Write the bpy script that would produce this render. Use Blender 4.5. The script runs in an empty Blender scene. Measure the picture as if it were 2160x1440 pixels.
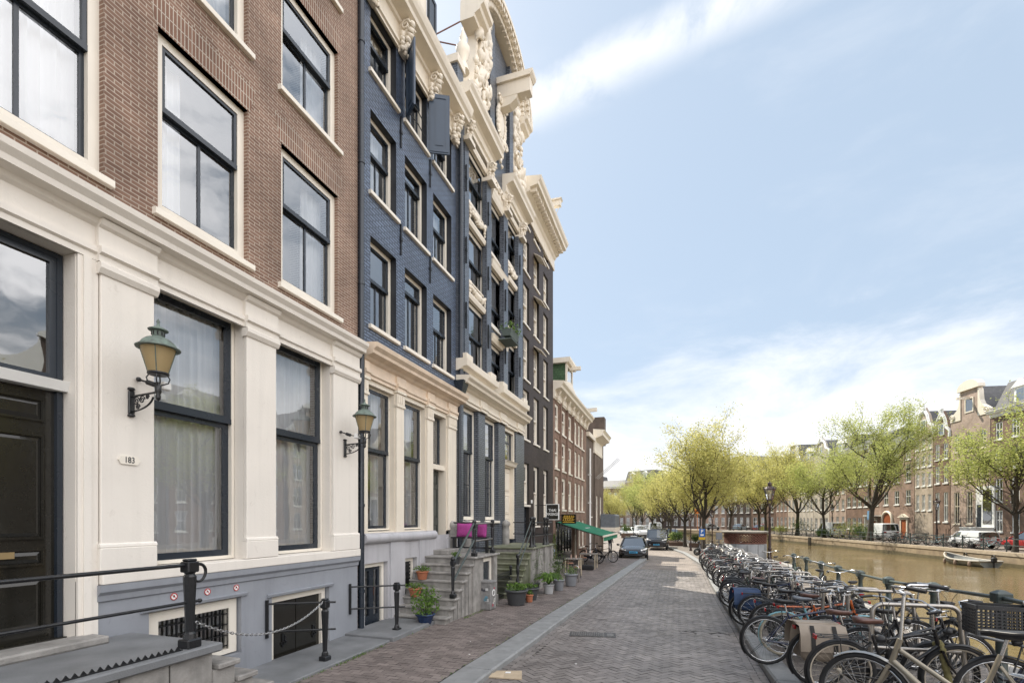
import bpy, math, random
from mathutils import Vector, Matrix
scene = bpy.context.scene
COL = scene.collection
R = math.radians
rnd = random.Random(11)

# ---------------------------------------------------------------- camera
cd = bpy.data.cameras.new("camera")
cam = bpy.data.objects.new("camera", cd); COL.objects.link(cam)
cam.location = (0, 0, 2.35); cam.rotation_euler = (R(90), 0, R(18.67))
cd.sensor_width = 36.0; cd.lens = 1030/2160*36; cd.shift_y = 375/2160
cd.clip_start = 0.05; cd.clip_end = 3000
scene.camera = cam

# ---------------------------------------------------------------- sun, sky, exposure
SUN_AZ, SUN_EL = R(44), R(52)
S = Vector((-math.cos(SUN_EL)*math.cos(SUN_AZ), math.cos(SUN_EL)*math.sin(SUN_AZ), math.sin(SUN_EL)))
sd = bpy.data.lights.new("sun", 'SUN'); sd.energy = 5.0; sd.angle = R(0.5); sd.color = (1.0, 0.93, 0.80)
so = bpy.data.objects.new("sun", sd); COL.objects.link(so)
so.rotation_euler = (-S).to_track_quat('-Z', 'Y').to_euler()
scene.view_settings.view_transform = 'Standard'; scene.view_settings.look = 'None'
scene.view_settings.gamma = 1.0; scene.view_settings.exposure = 0.68
scene.view_settings.use_curve_mapping = False

world = bpy.data.worlds.new("World"); scene.world = world; world.use_nodes = True
wt = world.node_tree; wt.nodes.clear()
def WN(t, **k):
    n = wt.nodes.new(t)
    for a, b in k.items(): setattr(n, a, b)
    return n
def wlink(a, b): wt.links.new(a, b)
def wmath(op, a, b=None, clamp=False):
    n = WN('ShaderNodeMath', operation=op, use_clamp=clamp)
    for i, v in enumerate((a, b)):
        if v is None: continue
        if isinstance(v, (int, float)): n.inputs[i].default_value = v
        else: wlink(v, n.inputs[i])
    return n.outputs[0]
def wramp(v, a, b):
    n = WN('ShaderNodeMapRange', interpolation_type='SMOOTHSTEP')
    wlink(v, n.inputs['Value']); n.inputs['From Min'].default_value = a; n.inputs['From Max'].default_value = b
    return n.outputs['Result']
def wdot(sock, v):
    n = WN('ShaderNodeVectorMath', operation='DOT_PRODUCT'); wlink(sock, n.inputs[0]); n.inputs[1].default_value = v
    return n.outputs['Value']
def wnoise(sock, scale, detail=6, rough=.6, sc=(1, 1, 1), dist=0.0):
    mp = WN('ShaderNodeMapping'); mp.inputs['Scale'].default_value = sc; wlink(sock, mp.inputs['Vector'])
    n = WN('ShaderNodeTexNoise'); n.inputs['Scale'].default_value = scale; n.inputs['Detail'].default_value = detail
    n.inputs['Roughness'].default_value = rough; n.inputs['Distortion'].default_value = dist
    wlink(mp.outputs[0], n.inputs['Vector']); return n.outputs['Fac']
sky = WN('ShaderNodeTexSky', sky_type='NISHITA'); sky.sun_disc = False
sky.sun_elevation = SUN_EL; sky.sun_rotation = math.atan2(S.x, S.y); sky.altitude = 0
sky.air_density = 1.0; sky.dust_density = 1.2; sky.ozone_density = 1.0
tc = WN('ShaderNodeTexCoord'); G = tc.outputs['Generated']
sx = WN('ShaderNodeSeparateXYZ'); wlink(G, sx.inputs[0]); Z = sx.outputs['Z']
n1 = wnoise(G, 2.6, 8, .62, (1, 1, 2.4), .3)
n2 = wnoise(G, 7.0, 6, .6, (1, 1, 1.6), .4)
# low bank of cloud towards the horizon
el = wmath('ADD', wmath('ADD', Z, wmath('MULTIPLY', sx.outputs['X'], -.13)), wmath('MULTIPLY', wmath('SUBTRACT', n1, .5), -.50))
bank = wmath('MULTIPLY', wramp(el, .31, .11), .97)
# one long thin streak
def pixdir(x, y):
    u = (x-1080)/1030; v = (1095-y)/1030
    c, s_ = math.cos(R(18.67)), math.sin(R(18.67))
    return Vector((u*c-s_, u*s_+c, v)).normalized()
d1, d2 = pixdir(1110, 235), pixdir(1560, 10)
nn = d1.cross(d2).normalized(); mid = (d1+d2).normalized()
band = wramp(wmath('ABSOLUTE', wmath('ADD', wdot(G, nn), wmath('MULTIPLY', wmath('SUBTRACT', n2, .5), .06))), .045, .0)
streak = wmath('MULTIPLY', wmath('MULTIPLY', band, wramp(wdot(G, mid), .86, .97)), wramp(n2, .30, .62))
d3 = pixdir(1900, 640)
wisp = wmath('MULTIPLY', wramp(n1, .50, .74), wramp(wdot(G, d3), .55, .98))
# unseen broken cloud added behind the camera and canal side to lighten shaded fronts
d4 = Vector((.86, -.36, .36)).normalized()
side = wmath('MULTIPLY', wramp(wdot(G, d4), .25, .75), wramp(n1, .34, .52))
m = wmath('MAXIMUM', bank, wmath('MAXIMUM', wmath('MULTIPLY', streak, .8), wmath('MULTIPLY', wisp, .15)))
cl = WN('ShaderNodeMix', data_type='RGBA'); wlink(m, cl.inputs['Factor'])
hz = WN('ShaderNodeMix', data_type='RGBA'); hz.inputs['Factor'].default_value = .70; wlink(sky.outputs[0], hz.inputs['A']); hz.inputs['B'].default_value = (4.6, 5.6, 6.7, 1)
wlink(hz.outputs['Result'], cl.inputs['A'])
cl.inputs['B'].default_value = (8.2, 8.3, 8.5, 1)
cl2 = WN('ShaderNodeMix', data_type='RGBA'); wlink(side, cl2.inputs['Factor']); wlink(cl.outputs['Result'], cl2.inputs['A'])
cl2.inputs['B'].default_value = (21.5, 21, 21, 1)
bg = WN('ShaderNodeBackground'); bg.inputs['Strength'].default_value = 0.09
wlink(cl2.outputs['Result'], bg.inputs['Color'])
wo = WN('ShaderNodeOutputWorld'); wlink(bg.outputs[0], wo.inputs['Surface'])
scene.cycles.max_bounces = 6; scene.cycles.transparent_max_bounces = 12
scene.cycles.caustics_reflective = False; scene.cycles.caustics_refractive = False
scene.cycles.sample_clamp_indirect = 6.0

# ---------------------------------------------------------------- materials
def mat_nodes(name):
    m = bpy.data.materials.new(name); m.use_nodes = True
    nt = m.node_tree; nt.nodes.clear()
    out = nt.nodes.new('ShaderNodeOutputMaterial')
    def N(t, **k):
        n = nt.nodes.new(t)
        for a, b in k.items(): setattr(n, a, b)
        return n
    def L(a, b): nt.links.new(a, b)
    return m, nt, out, N, L
def rgba(c): return (c[0], c[1], c[2], 1)
def M(name, col, rough=.6, metal=0., var=.12, scale=3., bump=0., bscale=40., spec=.5, col2=None, coat=0., streak=0., trans=None, speck=0.):
    """Principled surface whose colour wanders a little in patches, optional fine bump and vertical weather streaks."""
    m, nt, out, N, L = mat_nodes(name)
    p = N('ShaderNodeBsdfPrincipled')
    p.inputs['Roughness'].default_value = rough; p.inputs['Metallic'].default_value = metal
    p.inputs['Specular IOR Level'].default_value = spec; p.inputs['Coat Weight'].default_value = coat
    tcn = N('ShaderNodeTexCoord')
    nz = N('ShaderNodeTexNoise'); nz.inputs['Scale'].default_value = scale; nz.inputs['Detail'].default_value = 6
    L(tcn.outputs['Object'], nz.inputs['Vector'])
    mr = N('ShaderNodeMapRange'); mr.inputs['From Min'].default_value = .3; mr.inputs['From Max'].default_value = .7
    L(nz.outputs['Fac'], mr.inputs['Value'])
    mx = N('ShaderNodeMix', data_type='RGBA')
    c2 = col2 if col2 else tuple(max(0, c*(1-2*var)) for c in col)
    mx.inputs['A'].default_value = rgba(col); mx.inputs['B'].default_value = rgba(c2)
    L(mr.outputs[0], mx.inputs['Factor']); cs = mx.outputs['Result']
    if streak:
        mp = N('ShaderNodeMapping'); mp.inputs['Scale'].default_value = (9, 9, .5); L(tcn.outputs['Object'], mp.inputs['Vector'])
        n2 = N('ShaderNodeTexNoise'); n2.inputs['Scale'].default_value = 1.0; n2.inputs['Detail'].default_value = 5; L(mp.outputs[0], n2.inputs['Vector'])
        m2 = N('ShaderNodeMapRange'); m2.inputs['From Min'].default_value = .5; m2.inputs['From Max'].default_value = .8
        m2.inputs['To Max'].default_value = streak; L(n2.outputs['Fac'], m2.inputs['Value'])
        mx2 = N('ShaderNodeMix', data_type='RGBA'); L(cs, mx2.inputs['A']); mx2.inputs['B'].default_value = rgba(tuple(c*.45 for c in col))
        L(m2.outputs[0], mx2.inputs['Factor']); cs = mx2.outputs['Result']
    if speck:   # chips, hairline cracks and old stains
        n3 = N('ShaderNodeTexNoise'); n3.inputs['Scale'].default_value = 7; n3.inputs['Detail'].default_value = 9; n3.inputs['Roughness'].default_value = .72; n3.inputs['Distortion'].default_value = 1.2; L(tcn.outputs['Object'], n3.inputs['Vector'])
        m3 = N('ShaderNodeMapRange'); m3.inputs['From Min'].default_value = .60; m3.inputs['From Max'].default_value = .72; m3.inputs['To Max'].default_value = speck; L(n3.outputs['Fac'], m3.inputs['Value'])
        mx3 = N('ShaderNodeMix', data_type='RGBA'); L(cs, mx3.inputs['A']); mx3.inputs['B'].default_value = rgba((col[0]*.42, col[1]*.38, col[2]*.33)); L(m3.outputs[0], mx3.inputs['Factor']); cs = mx3.outputs['Result']
    L(cs, p.inputs['Base Color'])
    rr = N('ShaderNodeMapRange'); rr.inputs['To Min'].default_value = max(0, rough-.08); rr.inputs['To Max'].default_value = min(1, rough+.1)
    L(nz.outputs['Fac'], rr.inputs['Value']); L(rr.outputs[0], p.inputs['Roughness'])
    if bump:
        nb = N('ShaderNodeTexNoise'); nb.inputs['Scale'].default_value = bscale; nb.inputs['Detail'].default_value = 4
        L(tcn.outputs['Object'], nb.inputs['Vector'])
        b = N('ShaderNodeBump'); b.inputs['Strength'].default_value = bump; b.inputs['Distance'].default_value = .02
        L(nb.outputs['Fac'], b.inputs['Height']); L(b.outputs[0], p.inputs['Normal'])
    if trans:
        t = N('ShaderNodeBsdfTranslucent'); t.inputs['Color'].default_value = rgba(trans[0])
        ms = N('ShaderNodeMixShader'); ms.inputs[0].default_value = trans[1]
        L(p.outputs[0], ms.inputs[1]); L(t.outputs[0], ms.inputs[2]); L(ms.outputs[0], out.inputs['Surface'])
    else: L(p.outputs[0], out.inputs['Surface'])
    return m
def brick(name, c1, c2, mortar, bw=.22, bh=.065, ms=.008, rough=.8, bump=.5, painted=False, horiz=False, spec=.3, offset=.5, wob=.0):
    """Brick bond laid out in metres on the object's own faces (walls by default, level ground with horiz)."""
    m, nt, out, N, L = mat_nodes(name)
    tcn = N('ShaderNodeTexCoord')
    so_ = N('ShaderNodeSeparateXYZ'); L(tcn.outputs['Object'], so_.inputs[0])
    cb = N('ShaderNodeCombineXYZ')
    if horiz:
        L(so_.outputs['X'], cb.inputs['X']); L(so_.outputs['Y'], cb.inputs['Y'])
    else:
        sn = N('ShaderNodeSeparateXYZ'); L(tcn.outputs['Normal'], sn.inputs[0])
        ab = N('ShaderNodeMath', operation='ABSOLUTE'); L(sn.outputs['Y'], ab.inputs[0])
        gt = N('ShaderNodeMath', operation='GREATER_THAN'); L(ab.outputs[0], gt.inputs[0]); gt.inputs[1].default_value = .7
        mx = N('ShaderNodeMix', data_type='FLOAT'); L(gt.outputs[0], mx.inputs['Factor'])
        L(so_.outputs['Y'], mx.inputs['A']); L(so_.outputs['X'], mx.inputs['B'])
        L(mx.outputs['Result'], cb.inputs['X']); L(so_.outputs['Z'], cb.inputs['Y'])
    vec = cb.outputs[0]
    nw = N('ShaderNodeTexNoise'); nw.inputs['Scale'].default_value = 1.2; L(tcn.outputs['Object'], nw.inputs['Vector'])
    if wob:
        sc_ = N('ShaderNodeVectorMath', operation='SCALE'); L(nw.outputs['Color'], sc_.inputs[0]); sc_.inputs['Scale'].default_value = wob
        ad = N('ShaderNodeVectorMath', operation='ADD'); L(vec, ad.inputs[0]); L(sc_.outputs[0], ad.inputs[1]); vec = ad.outputs[0]
    bt = N('ShaderNodeTexBrick'); L(vec, bt.inputs['Vector']); bt.offset = offset
    bt.inputs['Scale'].default_value = 1; bt.inputs['Brick Width'].default_value = bw; bt.inputs['Row Height'].default_value = bh
    bt.inputs['Mortar Size'].default_value = ms; bt.inputs['Mortar Smooth'].default_value = .15; bt.inputs['Bias'].default_value = -.1
    bt.inputs['Color1'].default_value = rgba(c1); bt.inputs['Color2'].default_value = rgba(c2); bt.inputs['Mortar'].default_value = rgba(mortar)
    nz = N('ShaderNodeTexNoise'); nz.inputs['Scale'].default_value = .9; nz.inputs['Detail'].default_value = 7; nz.inputs['Roughness'].default_value = .65
    L(tcn.outputs['Object'], nz.inputs['Vector'])
    hv = N('ShaderNodeHueSaturation'); L(bt.outputs['Color'], hv.inputs['Color'])
    mr = N('ShaderNodeMapRange'); mr.inputs['From Min'].default_value = .3; mr.inputs['From Max'].default_value = .7
    mr.inputs['To Min'].default_value = .68; mr.inputs['To Max'].default_value = 1.28; L(nz.outputs['Fac'], mr.inputs['Value'])
    L(mr.outputs[0], hv.inputs['Value'])
    p = N('ShaderNodeBsdfPrincipled'); L(hv.outputs[0], p.inputs['Base Color'])
    p.inputs['Roughness'].default_value = rough; p.inputs['Specular IOR Level'].default_value = spec
    inv = N('ShaderNodeMath', operation='SUBTRACT'); inv.inputs[0].default_value = 1; L(bt.outputs['Fac'], inv.inputs[1])
    nf = N('ShaderNodeTexNoise'); nf.inputs['Scale'].default_value = 60 if not painted else 22; L(tcn.outputs['Object'], nf.inputs['Vector'])
    mm = N('ShaderNodeMath', operation='MULTIPLY_ADD'); L(nf.outputs['Fac'], mm.inputs[0]); mm.inputs[1].default_value = .35 if not painted else .8; L(inv.outputs[0], mm.inputs[2])
    b = N('ShaderNodeBump'); b.inputs['Strength'].default_value = bump; b.inputs['Distance'].default_value = .012
    L(mm.outputs[0], b.inputs['Height']); L(b.outputs[0], p.inputs['Normal'])
    L(p.outputs[0], out.inputs['Surface'])
    return m
def paver(name, c1, c2, rough=.65):
    """Separately laid bricks: every loose brick in the mesh takes a shade of its own."""
    m, nt, out, N, L = mat_nodes(name)
    g = N('ShaderNodeNewGeometry'); tcn = N('ShaderNodeTexCoord')
    mx = N('ShaderNodeMix', data_type='RGBA'); mx.inputs['A'].default_value = rgba(c1); mx.inputs['B'].default_value = rgba(c2)
    L(g.outputs['Random Per Island'], mx.inputs['Factor'])
    nz = N('ShaderNodeTexNoise'); nz.inputs['Scale'].default_value = .55; nz.inputs['Detail'].default_value = 10; nz.inputs['Roughness'].default_value = .78
    L(tcn.outputs['Object'], nz.inputs['Vector'])
    mr = N('ShaderNodeMapRange'); mr.inputs['From Min'].default_value = .3; mr.inputs['From Max'].default_value = .7
    mr.inputs['To Min'].default_value = .60; mr.inputs['To Max'].default_value = 1.36; L(nz.outputs['Fac'], mr.inputs['Value'])
    hv = N('ShaderNodeHueSaturation'); L(mx.outputs['Result'], hv.inputs['Color']); L(mr.outputs[0], hv.inputs['Value'])
    p = N('ShaderNodeBsdfPrincipled'); L(hv.outputs[0], p.inputs['Base Color']); p.inputs['Roughness'].default_value = rough
    nf = N('ShaderNodeTexNoise'); nf.inputs['Scale'].default_value = 45; nf.inputs['Detail'].default_value = 5; L(tcn.outputs['Object'], nf.inputs['Vector'])
    b = N('ShaderNodeBump'); b.inputs['Strength'].default_value = .35; b.inputs['Distance'].default_value = .01
    L(nf.outputs['Fac'], b.inputs['Height']); L(b.outputs[0], p.inputs['Normal'])
    L(p.outputs[0], out.inputs['Surface']); return m
def glass(name, tint=(.97, .985, .99), base=.16, wob=.022, mul=1.75):
    """Old window glass: clear, with a strong and slightly wavy reflection."""
    m, nt, out, N, L = mat_nodes(name)
    tr = N('ShaderNodeBsdfTransparent'); tr.inputs['Color'].default_value = rgba(tint)
    gl = N('ShaderNodeBsdfGlossy'); gl.inputs['Roughness'].default_value = .015; gl.inputs['Color'].default_value = (.96, .98, 1, 1)
    fr = N('ShaderNodeFresnel'); fr.inputs['IOR'].default_value = 1.55
    tcn = N('ShaderNodeTexCoord'); nz = N('ShaderNodeTexNoise'); nz.inputs['Scale'].default_value = 1.6; nz.inputs['Detail'].default_value = 2
    L(tcn.outputs['Object'], nz.inputs['Vector'])
    b = N('ShaderNodeBump'); b.inputs['Strength'].default_value = wob; b.inputs['Distance'].default_value = .3
    L(nz.outputs['Fac'], b.inputs['Height']); L(b.outputs[0], gl.inputs['Normal'])
    ad = N('ShaderNodeMath', operation='MULTIPLY_ADD', use_clamp=True); L(fr.outputs[0], ad.inputs[0]); ad.inputs[1].default_value = mul; ad.inputs[2].default_value = base
    ms = N('ShaderNodeMixShader'); L(ad.outputs[0], ms.inputs[0]); L(tr.outputs[0], ms.inputs[1]); L(gl.outputs[0], ms.inputs[2])
    L(ms.outputs[0], out.inputs['Surface']); return m
def leafmat(name, c1, c2, tr=.5):
    m, nt, out, N, L = mat_nodes(name)
    g = N('ShaderNodeNewGeometry')
    mx = N('ShaderNodeMix', data_type='RGBA'); mx.inputs['A'].default_value = rgba(c1); mx.inputs['B'].default_value = rgba(c2)
    L(g.outputs['Random Per Island'], mx.inputs['Factor'])
    d = N('ShaderNodeBsdfPrincipled'); d.inputs['Roughness'].default_value = .6; L(mx.outputs['Result'], d.inputs['Base Color'])
    d.inputs['Specular IOR Level'].default_value = .25
    t = N('ShaderNodeBsdfTranslucent'); L(mx.outputs['Result'], t.inputs['Color'])
    ms = N('ShaderNodeMixShader'); ms.inputs[0].default_value = tr; L(d.outputs[0], ms.inputs[1]); L(t.outputs[0], ms.inputs[2])
    L(ms.outputs[0], out.inputs['Surface']); return m

K = {}
K['cream'] = M('cream_paint', (.77, .70, .59), .45, var=.05, scale=1.6, bump=.08, bscale=18, streak=.16, speck=.28)
K['stucco'] = M('white_stucco', (.77, .725, .66), .55, var=.035, scale=1.5, bump=.14, bscale=45, streak=.12, speck=.30)
K['trim'] = M('window_trim_paint', (.80, .75, .66), .4, var=.04, scale=2)
K['white'] = M('white_paint', (.80, .80, .78), .4, var=.04)
K['bluegrey'] = M('blue_grey_plinth', (.295, .312, .345), .45, var=.08, scale=1.6, bump=.08, bscale=25, streak=.22, speck=.35)
K['lilac'] = M('pale_grey_plinth', (.47, .465, .485), .5, var=.08, scale=1.8, bump=.08, bscale=25, streak=.35, speck=.4)
K['navy'] = M('dark_blue_sash', (.022, .030, .042), .25, var=.1)
K['black'] = M('black_gloss_paint', (.018, .017, .014), .07, var=.1, scale=6, bump=.03, bscale=18)
K['iron'] = M('black_iron', (.014, .015, .017), .32, var=.2, scale=20, bump=.15, bscale=60)
K['brick1'] = brick('brown_brick', (.230, .140, .102), (.165, .097, .071), (.40, .335, .275), .175, .050, .0068, .8, .5)
K['soldier'] = brick('brown_brick_arch', (.225, .130, .092), (.165, .092, .066), (.44, .39, .33), .050, .175, .0068, .8, .5, offset=0)
K['brick2'] = brick('blue_painted_brick', (.130, .170, .250), (.076, .104, .160), (.028, .040, .066), .21, .066, .016, .34, 1.0, painted=True, spec=.6)
K['brick3'] = brick('slate_painted_brick', (.130, .148, .182), (.080, .094, .118), (.028, .035, .048), .21, .066, .016, .31, 1.0, painted=True, spec=.7)
K['brick4'] = brick('dark_brown_brick', (.050, .036, .033), (.036, .027, .025), (.034, .028, .026), .21, .062, .007, .6, .5)
K['brick5'] = brick('red_brown_brick', (.215, .128, .092), (.145, .086, .066), (.27, .21, .165), .21, .062, .008, .8, .4)
K['brick6'] = brick('dull_brown_brick', (.13, .095, .075), (.10, .072, .058), (.16, .135, .115), .21, .062, .008, .8, .4)
K['interior'] = M('dim_room', (.42, .39, .35), .9, var=.1)
K['reveal'] = M('shade_toned_reveal', (.014, .017, .024), .45, var=.1)  # darker copy of the front paint; missing sky sheen put into its colour
K['reveal4'] = M('shade_toned_brick_reveal', (.016, .013, .012), .6, var=.1)  # darker copy of the house brick; shade in the openings put into colour
K['glass'] = glass('window_glass', wob=.010)
K['glass_low'] = glass('ground_floor_glass', base=.12, wob=.005, mul=1.5)
K['curtain'] = M('white_voile', (.84, .86, .89), .9, var=.02)
K['curtain2'] = M('grey_curtain', (.44, .42, .40), .9, var=.06, trans=((.5, .48, .46), .25))
K['stone'] = M('grey_hardstone', (.33, .315, .295), .7, var=.22, scale=5, bump=.3, bscale=45, streak=.75, speck=.5)
K['bluestone'] = M('blue_stone', (.205, .212, .22), .6, var=.18, scale=2.2, bump=.2, bscale=70, speck=.3)
K['moss'] = M('mossy_stone', (.21, .21, .16), .85, scale=3, col2=(.10, .115, .055), bump=.3, bscale=40, streak=.5)
K['kerb'] = M('kerb_stone', (.26, .265, .265), .6, var=.12, scale=5, bump=.2, bscale=80)
K['mortar'] = M('sand_joint', (.055, .05, .046), .9, var=.2, scale=20)
K['roadbrick'] = paver('road_clinkers', (.165, .146, .136), (.242, .218, .203), .5)
K['pavebrick'] = paver('pavement_clinkers', (.140, .115, .105), (.215, .180, .165), .6)
K['pave_far'] = brick('far_clinkers', (.25, .215, .19), (.20, .17, .15), (.10, .09, .08), .2, .1, .006, .7, .2, horiz=True)
K['pave_right'] = brick('quay_clinkers', (.20, .175, .155), (.15, .13, .115), (.06, .055, .05), .2, .1, .006, .7, .3, horiz=True)
K['steel'] = M('brushed_steel', (.40, .375, .345), .32, .9, var=.12, scale=14, bump=.05, bscale=80)
K['chrome'] = M('chromed_metal', (.62, .62, .62), .2, 1., var=.1, scale=10)
K['rubber'] = M('tyre_rubber', (.020, .020, .021), .75, var=.2, scale=9)
K['blackplastic'] = M('black_plastic', (.016, .016, .018), .45, var=.2, scale=8)
K['tile'] = M('grey_roof_tile', (.075, .075, .08), .6, var=.2, scale=4, bump=.3, bscale=12)
K['slate'] = M('blue_slate', (.085, .10, .12), .55, var=.18, scale=6, bump=.2, bscale=16)
K['bark'] = M('elm_bark', (.075, .062, .048), .9, var=.25, scale=8, bump=.6, bscale=22)
K['leaf'] = leafmat('spring_leaves', (.62, .57, .22), (.42, .42, .13), .5)
K['leaf2'] = leafmat('green_spring_leaves', (.52, .54, .19), (.32, .37, .10), .5)
K['shrub'] = leafmat('shrub_leaves', (.11, .17, .045), (.05, .09, .022), .4)
K['potleaf'] = leafmat('pot_plant_leaves', (.16, .26, .055), (.07, .14, .03), .4)
K['terra'] = M('terracotta', (.42, .15, .075), .75, var=.15, scale=9)
K['amber'] = M('amber_lamp_glass', (.58, .45, .25), .35, var=.10, scale=5, trans=((.72, .56, .30), .45))
K['patina'] = M('verdigris_copper', (.17, .23, .195), .6, var=.25, scale=16, col2=(.085, .10, .09))
K['lampglass'] = glass('lamp_glass', (.95, .95, .93), .12, 0)
K['lampiron'] = M('dark_red_iron', (.045, .022, .018), .4, var=.2, scale=14)
K['railgreen'] = M('railing_green', (.055, .075, .072), .45, var=.18, scale=12)
K['quay'] = M('quay_masonry', (.36, .28, .18), .85, scale=1.6, col2=(.20, .15, .10), bump=.5, bscale=14, streak=.35)
# ---------------------------------------------------------------- mesh helpers
class MB:
    def __init__(s): s.v = []; s.f = []; s.mi = []; s.sm = []
    def add(s, vs, fs, mi=0, sm=False):
        o = len(s.v); s.v += [tuple(p) for p in vs]
        for f in fs: s.f.append([i+o for i in f]); s.mi.append(mi); s.sm.append(sm)
        return s
    def box(s, x0, x1, y0, y1, z0, z1, mi=0):
        if x0 > x1: x0, x1 = x1, x0
        if y0 > y1: y0, y1 = y1, y0
        if z0 > z1: z0, z1 = z1, z0
        return s.add([(x0,y0,z0),(x1,y0,z0),(x1,y1,z0),(x0,y1,z0),(x0,y0,z1),(x1,y0,z1),(x1,y1,z1),(x0,y1,z1)],
              [(0,3,2,1),(4,5,6,7),(0,1,5,4),(1,2,6,5),(2,3,7,6),(3,0,4,7)], mi)
    def cbox(s, x0, x1, y0, y1, z0, z1, b=.01, mi=0):
        """box with all edges chamfered"""
        if x0 > x1: x0, x1 = x1, x0
        if y0 > y1: y0, y1 = y1, y0
        if z0 > z1: z0, z1 = z1, z0
        b = min(b, (x1-x0)*.45, (y1-y0)*.45, (z1-z0)*.45)
        rings = []
        for z, i in ((z0, b), (z0+b, 0), (z1-b, 0), (z1, b)):
            rings.append([(x0+b+ (i if 0 else 0), y0+i, z), (x1-b, y0+i, z), (x1-i, y0+b, z), (x1-i, y1-b, z), (x1-b, y1-i, z), (x0+b, y1-i, z), (x0+i, y1-b, z), (x0+i, y0+b, z)])
        return s.loft(rings, mi=mi)
    def loft(s, rings, mi=0, sm=False, closed=True, cap=True):
        n = len(rings[0]); vs = [p for r in rings for p in r]; fs = []
        for i in range(len(rings)-1):
            for j in range(n if closed else n-1):
                k = (j+1) % n
                fs.append((i*n+j, i*n+k, (i+1)*n+k, (i+1)*n+j))
        s.add(vs, fs, mi, sm)
        if cap and closed:
            s.add(rings[0], [list(range(n))[::-1]], mi); s.add(rings[-1], [list(range(n))], mi)
        return s
    def prism(s, poly, axis, a0, a1, mi=0, sm=False):
        """2-D outline pushed along an axis: 'x' takes (y,z), 'y' takes (x,z), 'z' takes (x,y)"""
        def P(p, a): return {'x': (a, p[0], p[1]), 'y': (p[0], a, p[1]), 'z': (p[0], p[1], a)}[axis]
        return s.loft([[P(p, a0) for p in poly], [P(p, a1) for p in poly]], mi, sm)
    def tube(s, pts, r, n=8, mi=0, closed=False, sm=True, cap=True):
        pts = [Vector(p) for p in pts]; rs = r if isinstance(r, (list, tuple)) else [r]*len(pts)
        rings = []; N = len(pts); prev = None
        for i, p in enumerate(pts):
            a = pts[(i-1) % N] if (closed or i > 0) else p; b = pts[(i+1) % N] if (closed or i < N-1) else p
            t = (b-a)
            t = t.normalized() if t.length > 1e-9 else Vector((0,0,1))
            if prev is None:
                u = t.cross(Vector((0,0,1)))
                if u.length < .05: u = t.cross(Vector((0,1,0)))
            else: u = prev-t*prev.dot(t)
            u.normalize(); prev = u; w = t.cross(u)
            rings.append([p+(u*math.cos(2*math.pi*k/n)+w*math.sin(2*math.pi*k/n))*rs[i] for k in range(n)])
        if closed: rings.append(rings[0])
        return s.loft(rings, mi, sm, True, cap and not closed)
    def lathe(s, prof, n=16, c=(0,0,0), axis='z', mi=0, sm=True, cap=True, arc=None):
        rings = []
        for r, h in prof:
            ring = []
            for k in range(n):
                a = 2*math.pi*k/n; u, w = r*math.cos(a), r*math.sin(a)
                q = {'z': (u, w, h), 'x': (h, u, w), 'y': (w, h, u)}[axis]
                ring.append((q[0]+c[0], q[1]+c[1], q[2]+c[2]))
            rings.append(ring)
        return s.loft(rings, mi, sm, True, cap)
    def ball(s, c, r, n=10, m=6, mi=0, sc=(1,1,1)):
        rings = []
        for i in range(1, m):
            a = math.pi*i/m
            rings.append([(c[0]+r*sc[0]*math.sin(a)*math.cos(2*math.pi*k/n), c[1]+r*sc[1]*math.sin(a)*math.sin(2*math.pi*k/n), c[2]-r*sc[2]*math.cos(a)) for k in range(n)])
        return s.loft(rings, mi, True)
    def blob(s, c, r, mi=0, rg=rnd, sc=(1,1,1), n=9, m=7, amt=.25):
        rings = []
        for i in range(1, m):
            a = math.pi*i/m
            rings.append([(c[0]+r*sc[0]*math.sin(a)*math.cos(2*math.pi*k/n)*(1+rg.uniform(-amt,amt)), c[1]+r*sc[1]*math.sin(a)*math.sin(2*math.pi*k/n)*(1+rg.uniform(-amt,amt)), c[2]-r*sc[2]*math.cos(a)*(1+rg.uniform(-amt,amt))) for k in range(n)])
        return s.loft(rings, mi, True)
    def quad(s, a, b, c, d, mi=0): return s.add([a,b,c,d], [(0,1,2,3)], mi)
    def xf(s, mtx):
        s.v = [tuple(mtx @ Vector(p)) for p in s.v]; return s
    def merge(s, o, mtx=None, mi=None):
        vs = [tuple(mtx @ Vector(p)) for p in o.v] if mtx else o.v
        k = len(s.v); s.v += vs
        for f, m, q in zip(o.f, o.mi, o.sm): s.f.append([i+k for i in f]); s.mi.append(m if mi is None else mi); s.sm.append(q)
        return s
    def mesh(s, name, mats):
        me = bpy.data.meshes.new(name); me.from_pydata(s.v, [], s.f)
        me.polygons.foreach_set('material_index', s.mi); me.polygons.foreach_set('use_smooth', s.sm)
        for m in (mats if isinstance(mats, (list, tuple)) else [mats]): me.materials.append(K[m] if isinstance(m, str) else m)
        me.update(); return me
    def build(s, name, mats, parent=None, loc=None, rot=None):
        o = bpy.data.objects.new(name, s.mesh(name, mats)); COL.objects.link(o)
        if parent: o.parent = parent
        if loc: o.location = loc
        if rot: o.rotation_euler = rot
        return o
def tag(o, label=None, cat=None, group=None, kind=None):
    if label: o['label'] = label
    if cat: o['category'] = cat
    if group: o['group'] = group
    if kind: o['kind'] = kind
    return o
def thing(name, label, cat, loc=(0,0,0), rz=0., group=None):
    o = bpy.data.objects.new(name, None); COL.objects.link(o)
    o.empty_display_size = .2; o.location = loc; o.rotation_euler = (0, 0, rz)
    return tag(o, label, cat, group)
def struct(o): return tag(o, kind='structure')
KIDS = {}
def kids(o): return [c for c in bpy.data.objects if c.parent == o]
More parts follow.
